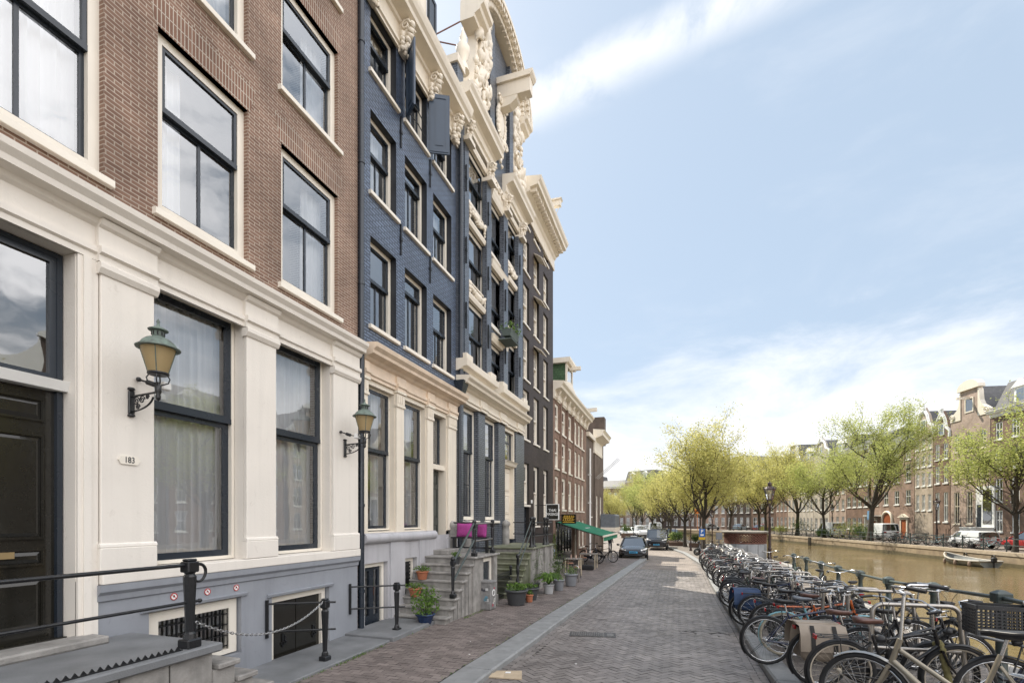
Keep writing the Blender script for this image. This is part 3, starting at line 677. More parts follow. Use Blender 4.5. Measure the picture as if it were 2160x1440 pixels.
# ---------------------------------------------------------------- house 3: slate blue house with the carved neck gable
Y3 = 12.72
def h3():
    H = thing('gabled_house', 'slate blue house with carved white neck gable and curved pediment', 'house', (FX, Y3, 0), group='canal houses along the street')
    y = lambda v: v-Y3; E = 19.14
    c1, c2, c3 = (13.45, 14.92), (15.36, 16.76), (17.10, 18.40)
    side = [(7.12, 9.0), (9.48, 11.22), (12.05, 13.62)]
    midr = [(6.45, 8.35), (9.0, 10.85), (11.45, 13.15)]
    holes = [(y(a), y(c), e, g) for a, c in (c1, c3) for e, g in side]+[(y(c2[0]), y(c2[1]), e, g) for e, g in midr]
    w = wall_mb(0, y(E), 6.2, 14.3, holes, d=.2, mrev=1); body_mb(w, 0, y(E), 0, 14.3)
    for a, c in ((12.80, 12.92), (13.0, 13.30), (14.74, 15.14), (16.38, 16.84), (18.06, 18.62)): w.box(0, .16, y(a), y(c), 7.0 if a < 18 and a > 13 else 6.4, 13.35)
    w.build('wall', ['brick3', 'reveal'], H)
    for a, c in (c1, c3):
        for j, (e, g) in enumerate(side):
            window(H, y(a), y(c), e, g, d=.04, fw=.12, sw=.045, bar=.46, mull=1, curtain='left', cw=.4, silld=.03)
            l = MB(); l.prism([(0, g), (.10, g), (.13, g+.10), (.13, g+.15), (0, g+.15)], 'y', y(a)-.05, y(c)+.05); l.build('lintel', 'cream', H)
    for j, (e, g) in enumerate(midr):
        window(H, y(c2[0]), y(c2[1]), e, g, d=.04, fw=.12, sw=.05, bar=.30 if j else .72, mull=1, curtain='right:grey', cw=.4, silld=.05)
        l = MB(); l.prism([(0, g), (.12, g), (.16, g+.10), (.18, g+.20), (.20, g+.24), (0, g+.26)], 'y', y(c2[0])-.08, y(c2[1])+.08)
        l.build('lintel', 'cream', H)
    for k, (a, c, z) in enumerate(((13.45, 14.8, 9.46), (13.45, 14.8, 11.82), (17.0, 18.2, 9.46), (17.0, 18.2, 11.82))):
        fs = MB(); festoon(fs, y(a)+.1, y(c)-.05, z, .17, .03, .085, .42, k+3); fs.box(0, .05, y(a)-.06, y(c)+.04, z+.10, z+.15); fs.build('festoon', 'cream', H)
    for yy in (13.15, 14.94, 16.6, 18.34):
        k = MB(); console(k, y(yy), 13.40, .70, .12); k.box(.0, .34, y(yy)-.22, y(yy)+.22, 13.32, 13.44); k.build('capital', 'cream', H)
    for yy in (13.05, 14.82, 16.5, 18.2):
        for z in (8.3, 10.2, 12.3): an = MB(); an.box(.16, .20, y(yy), y(yy)+.035, z-.38, z+.38); an.box(.16, .21, y(yy)-.02, y(yy)+.05, z-.04, z+.04); an.build('wall_anchor', 'iron', H)
    # carved date tablet between the lights
    dt = MB(); dt.box(0, .1, y(15.5), y(16.8), 13.52, 14.05)
    for k in range(4): scroll(dt, (.13, y(15.72)+k*.3, 13.79), .15, .1, 0, 1.2, 1 if k % 2 else -1, 16, 'yz', .03)
    dt.build('tablet', 'cream', H)
    for a, c in ((12.75, 15.5), (16.65, 19.25)):
        m_ = MB(); m_.prism([(-.02,14.05),(.10,14.05),(.10,14.18),(.16,14.22),(.16,14.42),(.22,14.48),(.42,14.54),(.44,14.64),(.5,14.72),(.52,14.80),(-.02,14.86)], 'y', y(a), y(c)); m_.build('cornice', 'cream', H)
    for a, c in ((12.05, 15.35), (15.85, 18.95)):
        m_ = MB(); a = max(a, 12.74); m_.prism([(-.02,6.62),(.16,6.66),(.22,6.72),(.34,6.74),(.36,6.92),(.30,6.96),(-.02,6.97)], 'y', y(a), y(c)); m_.box(.0, .30, y(a)+.1, y(a)+.55, 6.97, 7.14); m_.box(.0, .30, y(c)-.55, y(c)-.1, 6.97, 7.14); bevel(m_.build('ledge', 'cream', H), .012, 1)
    # neck gable
    ym, hw = 16.3, 1.20
    n_ = MB(); n_.prism([(y(ym-hw), 14.3), (y(ym+hw), 14.3), (y(ym+hw), 19.2), (y(ym-hw), 19.2)], 'x', -.45, .0)
    n_.box(0, .14, y(ym-hw), y(ym-hw)+.42, 14.86, 19.1); n_.box(0, .14, y(ym+hw)-.42, y(ym+hw), 14.86, 19.1)
    n_.box(-.5, .02, y(12.8), y(13.2), 14.85, 15.5); n_.box(-.5, .02, y(18.7), y(19.1), 14.85, 15.5)
    n_.build('gable', 'brick3', H)
    pe = MB()
    N = 30; hwp = 2.62
    def arc(r_, z0): return [(y(ym)-r_*math.cos(math.pi*i/N), z0+r_*.70*math.sin(math.pi*i/N)) for i in range(N+1)]
    for (ro, ri, xo, zc) in ((hwp, hwp-.20, .50, 18.05), (hwp-.20, hwp-.42, .36, 18.05), (hwp-.42, hwp-.66, .20, 18.05)):
        o_, i_ = arc(ro, zc), arc(ri, zc)
        for k in range(N): pe.prism([o_[k], o_[k+1], i_[k+1], i_[k]], 'x', -.3, xo)
    for k in range(1, N):
        a_ = math.pi*k/N; r_ = hwp-.31; pe.box(.36, .47, y(ym)-r_*math.cos(a_)-.06, y(ym)-r_*math.cos(a_)+.06, 18.05+r_*.70*math.sin(a_)-.08, 18.05+r_*.70*math.sin(a_)+.08)
    for k in range(1, N):
        a_ = math.pi*(k+.5)/N; r_ = hwp-.54; pe.box(.20, .31, y(ym)-r_*math.cos(a_)-.07, y(ym)-r_*math.cos(a_)+.07, 18.05+r_*.70*math.sin(a_)-.09, 18.05+r_*.70*math.sin(a_)+.09)
    for sg in (-1, 1):
        e0, e1 = sorted((y(ym+sg*hwp), y(ym+sg*(hwp-.75)))); pe.prism([(-.3,17.62),(.16,17.62),(.18,17.72),(.34,17.80),(.38,17.90),(.48,17.95),(.51,18.05),(-.3,18.05)], 'y', e0, e1)
    pe.build('pediment', 'cream', H)
    for sg in (-1, 1):
        v = MB(); b0 = y(ym+sg*hw); rg = random.Random(5+sg)
        WP = [(14.9, 1.62), (15.4, 1.5), (16.4, 1.15), (17.1, 1.0), (17.7, .95), (18.3, .7), (18.7, .3)]
        out = [(b0, 14.86)]+[(b0+sg*q*.95, z_) for z_, q in WP]+[(b0, 18.8)]
        v.prism(out if sg > 0 else out[::-1], 'x', -.28, .04)
        for i in range(90):
            t = rg.random(); zz = 14.95+3.7*t; wd = pl(zz, WP); q = rg.uniform(.04, 1.03)
            v.blob((.05+rg.random()*.10, b0+sg*wd*q, zz), rg.uniform(.06, .17), 0, rg, (.9, rg.uniform(.6, 1.3), rg.uniform(.8, 1.9)), 7, 6, .34)
        scroll(v, (.15, b0+sg*1.15, 15.3), .36, .1, 0, 1.8, sg, 26, 'yz', .06); scroll(v, (.15, b0+sg*.6, 16.3), .32, .1, 0, 1.6, -sg, 24, 'yz', .055)
        scroll(v, (.15, b0+sg*.5, 17.5), .28, .1, 0, 1.6, sg, 22, 'yz', .05)
        v.build('gable_carving', 'cream', H)
        fi = MB(); yy = y(13.0) if sg < 0 else y(18.9); fi.box(-.54, .06, yy-.26, yy+.26, 15.5, 15.72); yy -= sg*.55; fi.lathe([(.2,15.6),(.16,15.75),(.10,15.9),(.2,16.1),(.22,16.3),(.10,16.5),(.12,16.6),(.05,16.8),(.015,16.95)], 12, (-.15, yy, .3)); fi.build('finial', 'cream', H)
    ct = MB(); rg = random.Random(8)
    ct.ball((.06, y(ym), 16.35), .5, 16, 9, 0, (.22, .55, .95))
    for i in range(26):
        a_ = 2*math.pi*i/26; ct.blob((.09, y(ym)+.36*math.cos(a_), 16.35+.62*math.sin(a_)), .10, 0, rg, (.8, 1, 1.1), 7, 5, .3)
    for sg in (-1, 1): scroll(ct, (.16, y(ym)+sg*.30, 15.7), .17, .1, 0, 1.5, sg, 20, 'yz', .04); scroll(ct, (.16, y(ym)+sg*.28, 17.0), .17, .1, 0, 1.5, sg, 20, 'yz', .04)
    for i in range(6): ct.blob((.08, y(ym)+rg.uniform(-.1,.1), 15.5-.12*i), .13-.012*i, 0, rg, (.8,1,1), 7, 5, .3)
    ct.build('cartouche', 'cream', H)
    hb = MB(); hb.box(-.3, 1.20, y(ym)-.17, y(ym)+.17, 17.14, 17.62); hb.prism([(-.3,17.62),(1.22,17.62),(1.30,17.72),(1.32,17.80),(-.3,17.84)], 'y', y(ym)-.25, y(ym)+.25)
    hb.prism([(.0,16.80),(.45,16.84),(.70,17.0),(.75,17.14),(.0,17.14)], 'y', y(ym)-.16, y(ym)+.16)
    hb.tube([(1.0, y(ym), 17.14), (1.0, y(ym), 17.0), (1.05, y(ym), 16.94), (1.0, y(ym), 16.88), (.95, y(ym), 16.94)], .018, 6); hb.build('hoist_beam', 'cream', H)
    gable_roof(H, .3, y(E)-.3, 14.3, 18.4, -.5, 10.8)
    ir = MB(); ir.tube([(-.3, y(14.1), 18.1), (-2.4, y(12.6), 16.0)], .02, 5); ir.tube([(-.3, y(14.1), 17.2), (-2.4, y(12.6), 17.0)], .02, 5); ir.build('tie_rod', M('rusty_rod', (.16, .07, .05), .7), H)
    # ground floor
    piers = [(12.72, 13.13), (14.27, 14.84), (16.10, 16.78), (18.06, 18.72)]
    g = MB(); body = [(13.13, 14.27), (14.84, 16.10), (16.78, 18.06)]
    for a, c in piers: g.box(-.28, .06, y(a), y(c), -.3, 5.78)
    g.box(-.28, .06, y(18.72), y(E), -.3, 5.78); g.box(-.28, .04, y(13.13), y(16.10), -.3, 2.2); g.build('pier', 'brick3', H)
    for a, c in body[:2]:
        window(H, y(a)+.01, y(c)-.01, 2.34, 5.72, x=.0, d=.10, fw=.10, sw=.055, bar=.62, mull=1, grid=(1, 2, 1), curtain='right:grey', cw=.3, silld=.10)
    dc = MB(); ring(dc, -.2, .0, y(16.80), y(18.04), 1.6, 5.74, .12, wb=0); dc.box(-.25, -.06, y(16.9), y(17.98), 4.3, 4.42); dc.prism([(-.1,4.36),(.06,4.36),(.10,4.46),(.16,4.52),(-.1,4.56)], 'y', y(16.78), y(18.07)); dc.build('door_frame', 'cream', H)
    panelled_door(H, y(16.92), y(17.92), 1.6, 4.28, -.14, 'cream', [(.1,.9,.68,.95), (.1,.9,.36,.62), (.1,.9,.06,.3)])
    tw = MB(); ring(tw, -.15, -.09, y(16.94), y(17.9), 4.58, 5.6, .05); tw.box(-.14, -.1, y(16.94), y(17.9), 5.2, 5.26); o = tw.build('window', 'navy', H)
    q = MB(); q.quad((-.12, y(16.95), 4.6), (-.12, y(17.9), 4.6), (-.12, y(17.9), 5.6), (-.12, y(16.95), 5.6)); q.build('pane', 'glass', o)
    e = MB(); e.prism([(-.2,5.76),(.10,5.76),(.10,5.84),(.14,5.86),(.14,5.92),(.08,5.93),(.08,6.14),(.14,6.17),(.18,6.22),(.34,6.26),(.36,6.33),(.43,6.39),(.45,6.46),(-.02,6.50)], 'y', .03, y(E)-.12)
    for a, c in piers: e.prism([(.07,5.76),(.16,5.76),(.16,5.84),(.19,5.86),(.19,5.92),(.13,5.93),(.13,6.13),(.07,6.13)], 'y', y(a)+.03, y(c)+.03)
    e.build('cornice', 'cream', H)
    pb = MB(); pb.box(0, .66, y(15.75), y(16.55), 8.52, 8.55); pb.loft([[(.36,y(15.72),8.62),(.62,y(15.72),8.62),(.62,y(16.5),8.62),(.36,y(16.5),8.62)], [(.30,y(15.68),8.84),(.68,y(15.68),8.84),(.68,y(16.54),8.84),(.30,y(16.54),8.84)]]); o = pb.build('window_box', M('green_grey_box', (.10, .13, .12), .6), H)
    lf = MB(); rg = random.Random(4)
    for i in range(160):
        c = Vector((rg.uniform(.25, .78), y(rg.uniform(15.66, 16.6)), 8.84+rg.random()**2*.28)); d_ = Vector((rg.uniform(-1,1), rg.uniform(-1,1), rg.uniform(-.3,1))).normalized()*.07; e_ = d_.orthogonal().normalized()*.02
        lf.quad(c-d_, c+e_, c+d_, c-e_)
    lf.build('foliage', 'potleaf', o)
    room_back(H, .1, y(E)-.1, 0, 14.2)
    return H
HOUSE3 = h3()

# ---------------------------------------------------------------- house 4: tall dark brown house
Y4 = 19.16
def h4():
    H = thing('dark_house', 'tall dark brown brick house with white small paned windows and dentil cornice', 'house', (FX, Y4, 0), group='canal houses along the street')
    y = lambda v: v-Y4; E = 24.3
    cols = [(19.22, 20.05), (20.76, 21.62), (22.42, 23.28)]
    rows = [(5.75, 7.78), (8.25, 10.0), (10.55, 12.2), (12.75, 14.1), (14.75, 15.5)]
    holes = [(y(a), y(c), e, g) for a, c in cols for e, g in rows]+[(y(a), y(c), 2.1 if i else 1.6, 4.72) for i, (a, c) in enumerate(cols)]
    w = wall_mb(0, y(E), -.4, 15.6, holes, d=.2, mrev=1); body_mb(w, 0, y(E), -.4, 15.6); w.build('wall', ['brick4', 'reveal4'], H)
    for i, (a, c) in enumerate(cols):
        for j, (e, g) in enumerate(rows):
            window(H, y(a), y(c), e, g, d=.10, fw=.09, sw=.045, bar=.5, mull=0, sash='trim', grid=(2, 3, 3), silld=.05)
            if i == 1 and j in (1, 2, 3):
                aw = MB(); aw.loft([[(.0,y(a),g),(.0,y(c),g),(.35,y(c),g-.25),(.35,y(a),g-.25)], [(.0,y(a),g+.03),(.0,y(c),g+.03),(.36,y(c),g-.22),(.36,y(a),g-.22)]]); aw.build('window_blind', 'cream', H)
        window(H, y(a), y(c), 2.1 if i else 3.0, 4.7, d=.10, fw=.09, sw=.05, bar=.55, mull=0, sash='trim', silld=.05, curtain='full:grey')
    panelled_door(H, y(19.3), y(19.98), 1.6, 2.9, -.14, 'navy', [(.12,.88,.1,.45), (.12,.88,.52,.92)])
    c = MB(); c.prism([(-.02,15.05),(.06,15.05),(.08,15.10),(.06,15.14),(.06,15.56),(.12,15.62),(.16,15.70),(.30,15.78),(.32,15.92),(.66,15.98),(.68,16.10),(.76,16.18),(.80,16.3),(-.02,16.42)], 'y', -.05, y(E)+.08)
    for k in range(20): c.box(.16, .55, .1+k*.255, .22+k*.255, 15.79, 15.96)
    c.build('cornice', 'cream', H)
    hb = MB(); hb.box(-.5, .94, y(22.0)-.11, y(22.0)+.11, 16.75, 17.0); hb.prism([(-.5,17.0),(.94,17.0),(1.0,17.06),(-.5,17.1)], 'y', y(22.0)-.17, y(22.0)+.17); hb.tube([(.88, y(22), 16.75), (.7, y(22), 16.4)], .015, 5); hb.build('hoist_beam', 'cream', H)
    cross_roof(H, 0, y(E), 16.3, 18.2)
    st = MB(); st.box(.0, .5, 0, y(E), -.4, .32); st.build('plinth', 'stone', H)
    nm = MB(); nm.box(.0, .03, y(20.30), y(20.46), 3.05, 3.2); nm.build('number_plate', 'white', H)
    room_back(H, .1, y(E)-.1, 0, 15.4)
    return H
HOUSE4 = h4()

# ---------------------------------------------------------------- house 5: lower red brown house with a green dormer
Y5 = 24.32
def h5():
    H = thing('cafe_house', 'red brown brick house with white cornice above the green cafe awning', 'house', (FX, Y5, 0), group='canal houses along the street')
    y = lambda v: v-Y5; E = 33.9
    L_ = [(24.72, 25.55), (26.32, 27.25), (27.95, 28.95)]; Rr = [(29.8, 30.6), (31.0, 31.75), (32.2, 33.0)]
    rows = [(7.06, 8.42), (5.06, 6.58), (2.92, 4.62)]
    holes = [(y(a), y(c), e, g) for a, c in L_+Rr for e, g in rows]
    gf = [(y(24.9), y(28.9), .0, 2.15), (y(29.9), y(30.7), -.1, 2.3), (y(31.2), y(32.0), .6, 2.3), (y(32.4), y(33.2), .6, 2.3)]
    w = wall_mb(0, y(E), -.4, 8.9, holes+gf, d=.16); body_mb(w, 0, y(E), -.4, 8.9)
    for a in (25.75, 27.45, 29.2): w.box(0, .08, y(a), y(a)+.25, 2.3, 8.9)
    w.build('wall', 'brick5', H)
    for a, c in L_+Rr:
        for e, g in rows: window(H, y(a), y(c), e, g, d=.05, fw=.10, sw=.05, bar=.5, mull=1, sash='trim', silld=.06)
    for a, c, e, g in gf[1:]: window(H, a, c, e, g, d=.06, fw=.1, sw=.05, bar=.6, mull=0, sash='trim')
    sf = MB(); sf.box(-.1, .0, y(24.9), y(28.9), .0, .5)
    for k in range(6): sf.box(-.1, .0, y(24.9)+k*.78, y(24.9)+k*.78+.1, .5, 2.15)
    sf.box(-.1, .02, y(24.8), y(29.0), 2.15, 2.6); o = sf.build('shop_front', 'black', H)
    q = MB(); q.quad((-.06, y(24.95), .5), (-.06, y(28.85), .5), (-.06, y(28.85), 2.15), (-.06, y(24.95), 2.15)); q.build('pane', 'glass', o)
    c = MB(); c.prism([(-.02,8.35+.2),(.06,8.55),(.06,8.62),(.10,8.64),(.10,8.95),(.16,9.0),(.42,9.08),(.46,9.2),(.56,9.3),(.58,9.4),(-.02,9.46)], 'y', -.02, y(E)+.05); c.build('cornice', 'cream', H)
    for k in range(8): q = MB(); console(q, .5+k*1.25, 8.55, .6, .05); q.build('console', 'cream', H)
    pd = MB(); pd.prism([(y(25.0), 9.44), (y(29.2), 9.44), (y(28.4), 9.75), (y(27.1), 10.05), (y(25.8), 9.75)], 'x', .0, .35); pd.build('attic_pediment', 'cream', H)
    dm = MB(); dm.box(-3.6, -.6, y(29.95), y(31.75), 9.4, 12.1); o = dm.build('dormer', brick('green_shingles', (.07, .13, .065), (.05, .10, .05), (.03, .05, .03), .2, .16, .01, .7, .5), H)
    ff = MB(); ring(ff, -.6, -.5, y(29.9), y(31.8), 9.4, 12.15, .2); ff.prism([(-3.6,12.1),(-.35,12.1),(-.25,12.26),(-.25,12.4),(-3.6,12.45)], 'y', y(29.7), y(32.0)); ff.box(-.5, .2, y(30.85)-.09, y(30.85)+.09, 11.85, 12.08); ff.build('dormer_frame', 'cream', o)
    q = MB(); q.quad((-.55, y(30.05), 9.6), (-.55, y(31.65), 9.6), (-.55, y(31.65), 12.0), (-.55, y(30.05), 12.0)); q.build('pane', 'glass', o)
    cross_roof(H, 0, y(E), 9.3, 11.6, mat='slate')
    room_back(H, .1, y(E)-.1, 0, 8.8)
    return H
HOUSE5 = h5()

Y6 = 33.92
def h6():
    H = thing('pediment_house', 'plain brown side building with a wide white cornice and three flagpoles', 'house', (FX, Y6, 0), group='canal houses along the street')
    y = lambda v: v-Y6; E = 42.0
    w = wall_mb(0, y(37.2), -.5, 8.2, [(y(35.3), y(36.2), 2.6, 4.2)], d=.2); body_mb(w, 0, y(37.2), -.5, 8.2)
    v = wall_mb(y(37.2), y(E), -.5, 8.6, [(y(38.0), y(39.0), 1.6, 4.2), (y(40.0), y(41.0), 1.6, 4.2)], x=.05, d=.2); w.merge(v); body_mb(w, y(37.2), y(E), -.5, 8.6)
    w.box(-6, .25, y(41.0), y(E), 8.6, 10.9); w.build('wall', 'brick6', H)
    for a in (38.0, 40.0): window(H, y(a), y(a)+1.0, 1.6, 4.2, x=.05, d=.06, fw=.1, sash='trim')
    window(H, y(35.3), y(36.2), 2.6, 4.2, d=.06, fw=.1, sash='trim')
    c = MB(); c.prism([(-.02,7.4),(.10,7.4),(.12,7.6),(.10,7.7),(.10,8.4),(.2,8.5),(.7,8.7),(.72,8.9),(.85,9.1),(-.02,9.2)], 'y', y(37.0), y(41.0)); c.box(-4, .2, y(34.1), y(36.9), 8.2, 8.5); c.build('cornice', 'cream', H)
    hb = MB(); hb.box(-1.5, .5, y(35.6)-.1, y(35.6)+.1, 10.2, 10.45); hb.box(-1.5, -1.2, y(35.4), y(35.8), 8.4, 10.3); hb.build('hoist_beam', 'cream', H)
    cross_roof(H, y(33.95), y(37.1), 8.3, 10.6, mat='slate'); 
    pp = MB(); pp.tube([(.14, y(34.7), -.2), (.14, y(34.7), 7.4)], .07, 8)
    for z in (1.5, 3.5, 5.5): pp.box(.0, .22, y(34.6), y(34.8), z, z+.06)
    pp.build('drainpipe', 'white', H)
    for k in range(3):
        f = MB(); f.tube([(.08, y(37.6)+k*.6, 5.52), (1.66, y(38.6)+k*.6, 7.12)], .022, 6); f.build('flagpole', 'steel', H)
    cn = MB(); cn.prism([(.05, 1.70), (1.22, 1.70), (1.22, 2.66), (1.12, 2.78), (.05, 2.80)], 'y', y(40.4), y(43.6)); o = cn.build('canopy', M('canopy_slate', (.16,.18,.20), .6, var=.15, scale=5, bump=.2), H)
    cb = MB(); cb.box(.05, 1.24, y(40.36), y(43.64), 1.38, 1.70); cb.build('fascia', 'cream', o)
    room_back(H, .1, y(E)-.1, 0, 8.0)
    return H
HOUSE6 = h6()
# ---------------------------------------------------------------- ground, road, kerbs, quays, water
KL = [(-12,-3.2),(6.4,-3.09),(8.8,-2.97),(13.4,-2.85),(29.5,-2.36),(32.6,-2.25)]      # pavement side of the left kerb, (Y, X)
KR = [(-12,1.7),(3,1.42),(7.4,1.20),(11.4,1.24),(19.4,1.20),(29,1.30),(41,.43),(53,-1.3),(66,-2.6),(85,-6.5),(105,-12),(130,-22)]
LE = [(-12,4.5),(6,4.55),(10,4.70),(16,5.0),(22,5.2),(30,6.0),(38,5.4),(42,4.8),(48,4.2),(60,2.6),(75,.2),(90,-3),(108,-8),(128,-16),(150,-30)]  # edge of the near quay
QE = [(-40,32),(10,27),(30,24),(48,21.2),(66,18.1),(85.7,14.2),(104,9.5),(118,3),(128,-6),(140,-22),(152,-60)]                    # edge of the far quay
def xl(Y): return pl(Y, KL)
def xr(Y): return pl(Y, KR)
def xe(Y): return pl(Y, LE)
def xq(Y): return pl(Y, QE)
def kw(Y): return pl(Y, [(6, .46), (30, .40)])
def strip(name, fa, fb, ya, yb, dz, mat, step=1.0, nx=4):
    b = MB(); n = int((yb-ya)/step); rows = []
    for i in range(n+1):
        Y = ya+(yb-ya)*i/n; a, c = fa(Y), fb(Y)
        rows.append([(a+(c-a)*k/nx, Y, gz(a+(c-a)*k/nx, Y)+dz) for k in range(nx+1)])
    b.loft(rows, 0, False, False, False); return b
def ground():
    t = MB()
    pts = [(x, y) for y, x in LE if y >= -12]
    t.add([(-400,-60,-.6),(pts[0][0],-60,-.6)]+[(x, y, -.6) for x, y in pts]+[(-60,170,-.6),(-400,200,-.6)], [list(range(len(pts)+4))])
    struct(t.build('ground', M('earth', (.16,.14,.11), .9)))
    q = MB(); qp = [(x, y) for y, x in QE]
    q.add([(900,-300,0),(900,900,0),(-900,900,0),(-900,160,0)]+[(x, y, 0) for x, y in qp[::-1]]+[(60,-300,0)], [list(range(len(qp)+5))])
    struct(q.build('quay_street', 'pave_far'))
    # road: loose clinkers in herringbone over a sand bed
    b = strip('road', lambda Y: xl(Y)+kw(Y)-.02, lambda Y: xr(Y)+.02, -10, 32.6, 0, 'mortar')
    rg = random.Random(3)
    c45 = math.cos(math.pi/4)
    def lay(cx, cy, hx, hy, ang, dz, jit=.0018):
        ca, sa = math.cos(ang), math.sin(ang); tl = [rg.uniform(-jit, jit) for _ in range(3)]
        vs = []
        for u, v in ((-hx,-hy),(hx,-hy),(hx,hy),(-hx,hy)):
            X, Y = cx+u*ca-v*sa, cy+u*sa+v*ca
            vs.append((X, Y, gz(X, Y)+dz+tl[0]+tl[1]*u/hx+tl[2]*v/hy))
        b.add(vs, [(0,1,2,3)], 1)
    Wb = .105; g = .007
    for i in range(-330, 330):
        for j in range(-170, 170):
            u0, v0 = (i+2*j)*Wb, (i-2*j)*Wb
            for (du, dv, hx, hy) in ((1*Wb, .5*Wb, Wb, Wb/2), (.5*Wb, 2*Wb, Wb/2, Wb)):
                u, v = u0+du, v0+dv
                X, Y = (u-v)*c45-.5, (u+v)*c45+16
                if Y < 4.6 or Y > 26 or X < xl(Y)+kw(Y)+.15 or X > xr(Y)-.15: continue
                lay(X, Y, hx-g/2, hy-g/2, math.pi/4, .005)
    Y = 3.0
    while Y < 32.4:
        for k in range(2):
            for side in (0, 1):
                X = xl(Y)+kw(Y)+.055+k*.108 if side == 0 else xr(Y)-.055-k*.108
                lay(X, Y+(k*.1), .05, .097, 0, .012)
        Y += .203
    far = strip('road_far', lambda Y: xl(Y)+kw(Y), lambda Y: xr(Y), 25.9, 32.6, .006, 'pave_far'); b.merge(far, mi=2)
    b.build('road', ['mortar', 'roadbrick', 'pave_far']); struct(bpy.data.objects['road'])
    LB = [(32.6,-6.3),(42,-6.3),(60,-14),(85,-30),(110,-50),(140,-60)]
    s_ = strip('street', lambda Y: pl(Y, LB), lambda Y: xr(Y)+.02, 32.6, 130, .0, 'pave_far', 1.5, 6); struct(s_.build('street', 'pave_far'))
    # left pavement
    b = strip('pavement', lambda Y: -6.35, lambda Y: xl(Y)+.02, -10, 32.7, .115, 'mortar')
    Y = 4.2; r_ = 0
    while Y < 32.5:
        X = -6.2+(r_ % 2)*.1; r_ += 1
        while X < xl(Y)+.07:
            hx = .1-g/2
            if X+hx > xl(Y)-.005: hx = max(.01, (xl(Y)-.005-X+hx)/2); lay(xl(Y)-.005-hx, Y, hx, .0475, 0, .119)
            else: lay(X, Y, hx, .0475, 0, .119)
            X += .2
        Y += .1
    struct(b.build('pavement', ['mortar', 'pavebrick']))
    # kerb stones
    for nm, fx, w0, sg in (('kerb', xl, None, 1), ('quay_kerb', xr, .30, 1)):
        b = MB(); Y = -9.0; ye = 32.6 if nm == 'kerb' else 62
        while Y < ye:
            L_ = rg.uniform(.9, 1.15); w = w0 or kw(Y); d = .006; t = rg.uniform(-.002, .002)
            ya, yb = Y+d, Y+L_-d
            def sec(y, i):
                a = fx(y)+.004; c = a+w; z = (gz(a, y))+.122+t
                if nm == 'kerb': return [(a, y, z-.2), (c, y, z-.24), (c, y, z-.025), (c-.025, y, z-.003), (a+.006, y, z), (a, y, z-.006)]
                return [(a, y, z-.24), (c, y, z-.2), (c, y, z-.006), (c-.006, y, z), (a+.025, y, z-.003), (a, y, z-.025)]
            b.loft([sec(ya, 0), sec(yb, 1)]); Y += L_
        struct(b.build(nm, 'kerb'))
    b = strip('quay_pavement', lambda Y: xr(Y)+.3, lambda Y: xe(Y)-.3, -10, 128, .116, 'pave_right', 1.0, 5)
    struct(b.build('quay_pavement', 'pave_right'))
    # quay walls with coping
    b = MB(); ys = [-10+i*1.5 for i in range(106)]
    b.loft([[(xe(Y), Y, -1.6), (xe(Y), Y, gz(xe(Y), Y)-.12)] for Y in ys], 0, False, False, False)
    b.loft([[(xe(Y)-.34, Y, gz(xe(Y), Y)+.0), (xe(Y)+.04, Y, gz(xe(Y), Y)-.14), (xe(Y)+.04, Y, gz(xe(Y), Y)+.13), (xe(Y)-.34, Y, gz(xe(Y), Y)+.13)] for Y in ys], 1)
    struct(b.build('quay_wall', ['quay', 'stone']))
    b = MB(); ys = [-40+i*2 for i in range(97)]
    b.loft([[(xq(Y), Y, -.16), (xq(Y), Y, -1.6)] for Y in ys], 0, False, False, False)
    b.loft([[(xq(Y)-.05, Y, -.2), (xq(Y)+.4, Y, -.05), (xq(Y)+.4, Y, .04), (xq(Y)-.05, Y, .04)] for Y in ys], 1)
    b.loft([[(xq(Y)-.012, Y, -.99+.30+.03*math.sin(Y*.7)), (xq(Y)-.012, Y, -1.3)] for Y in ys], 2, False, False, False)
    struct(b.build('far_quay_wall', ['quay', M('quay_coping', (.44,.36,.26), .8, bump=.3, bscale=9, streak=.2), M('wet_algae_band', (.14,.115,.06), .6, var=.2, scale=3, bump=.3, bscale=12, streak=.4)]))
    # water
    m, nt, out, N, L = mat_nodes('canal_water')
    p = N('ShaderNodeBsdfPrincipled'); p.inputs['Base Color'].default_value = (.150, .112, .052, 1); p.inputs['Roughness'].default_value = .05; p.inputs['IOR'].default_value = 1.33
    tcn = N('ShaderNodeTexCoord'); mp = N('ShaderNodeMapping'); mp.inputs['Rotation'].default_value = (0, 0, R(20)); mp.inputs['Scale'].default_value = (1.1, 2.6, 1); L(tcn.outputs['Object'], mp.inputs['Vector'])
    n1_ = N('ShaderNodeTexNoise'); n1_.inputs['Scale'].default_value = 1.3; n1_.inputs['Detail'].default_value = 5; n1_.inputs['Roughness'].default_value = .6; L(mp.outputs[0], n1_.inputs['Vector'])
    bp = N('ShaderNodeBump'); bp.inputs['Strength'].default_value = .30; bp.inputs['Distance'].default_value = .07; n2_ = N('ShaderNodeTexNoise'); n2_.inputs['Scale'].default_value = .10; n2_.inputs['Detail'].default_value = 4; L(mp.outputs[0], n2_.inputs['Vector'])
    r2_ = N('ShaderNodeMapRange'); r2_.inputs['From Min'].default_value = .35; r2_.inputs['From Max'].default_value = .65; r2_.inputs['To Min'].default_value = .06; r2_.inputs['To Max'].default_value = .50; L(n2_.outputs['Fac'], r2_.inputs['Value']); L(r2_.outputs[0], bp.inputs['Strength'])
    L(n1_.outputs['Fac'], bp.inputs['Height']); L(bp.outputs[0], p.inputs['Normal'])
    L(p.outputs[0], out.inputs['Surface'])
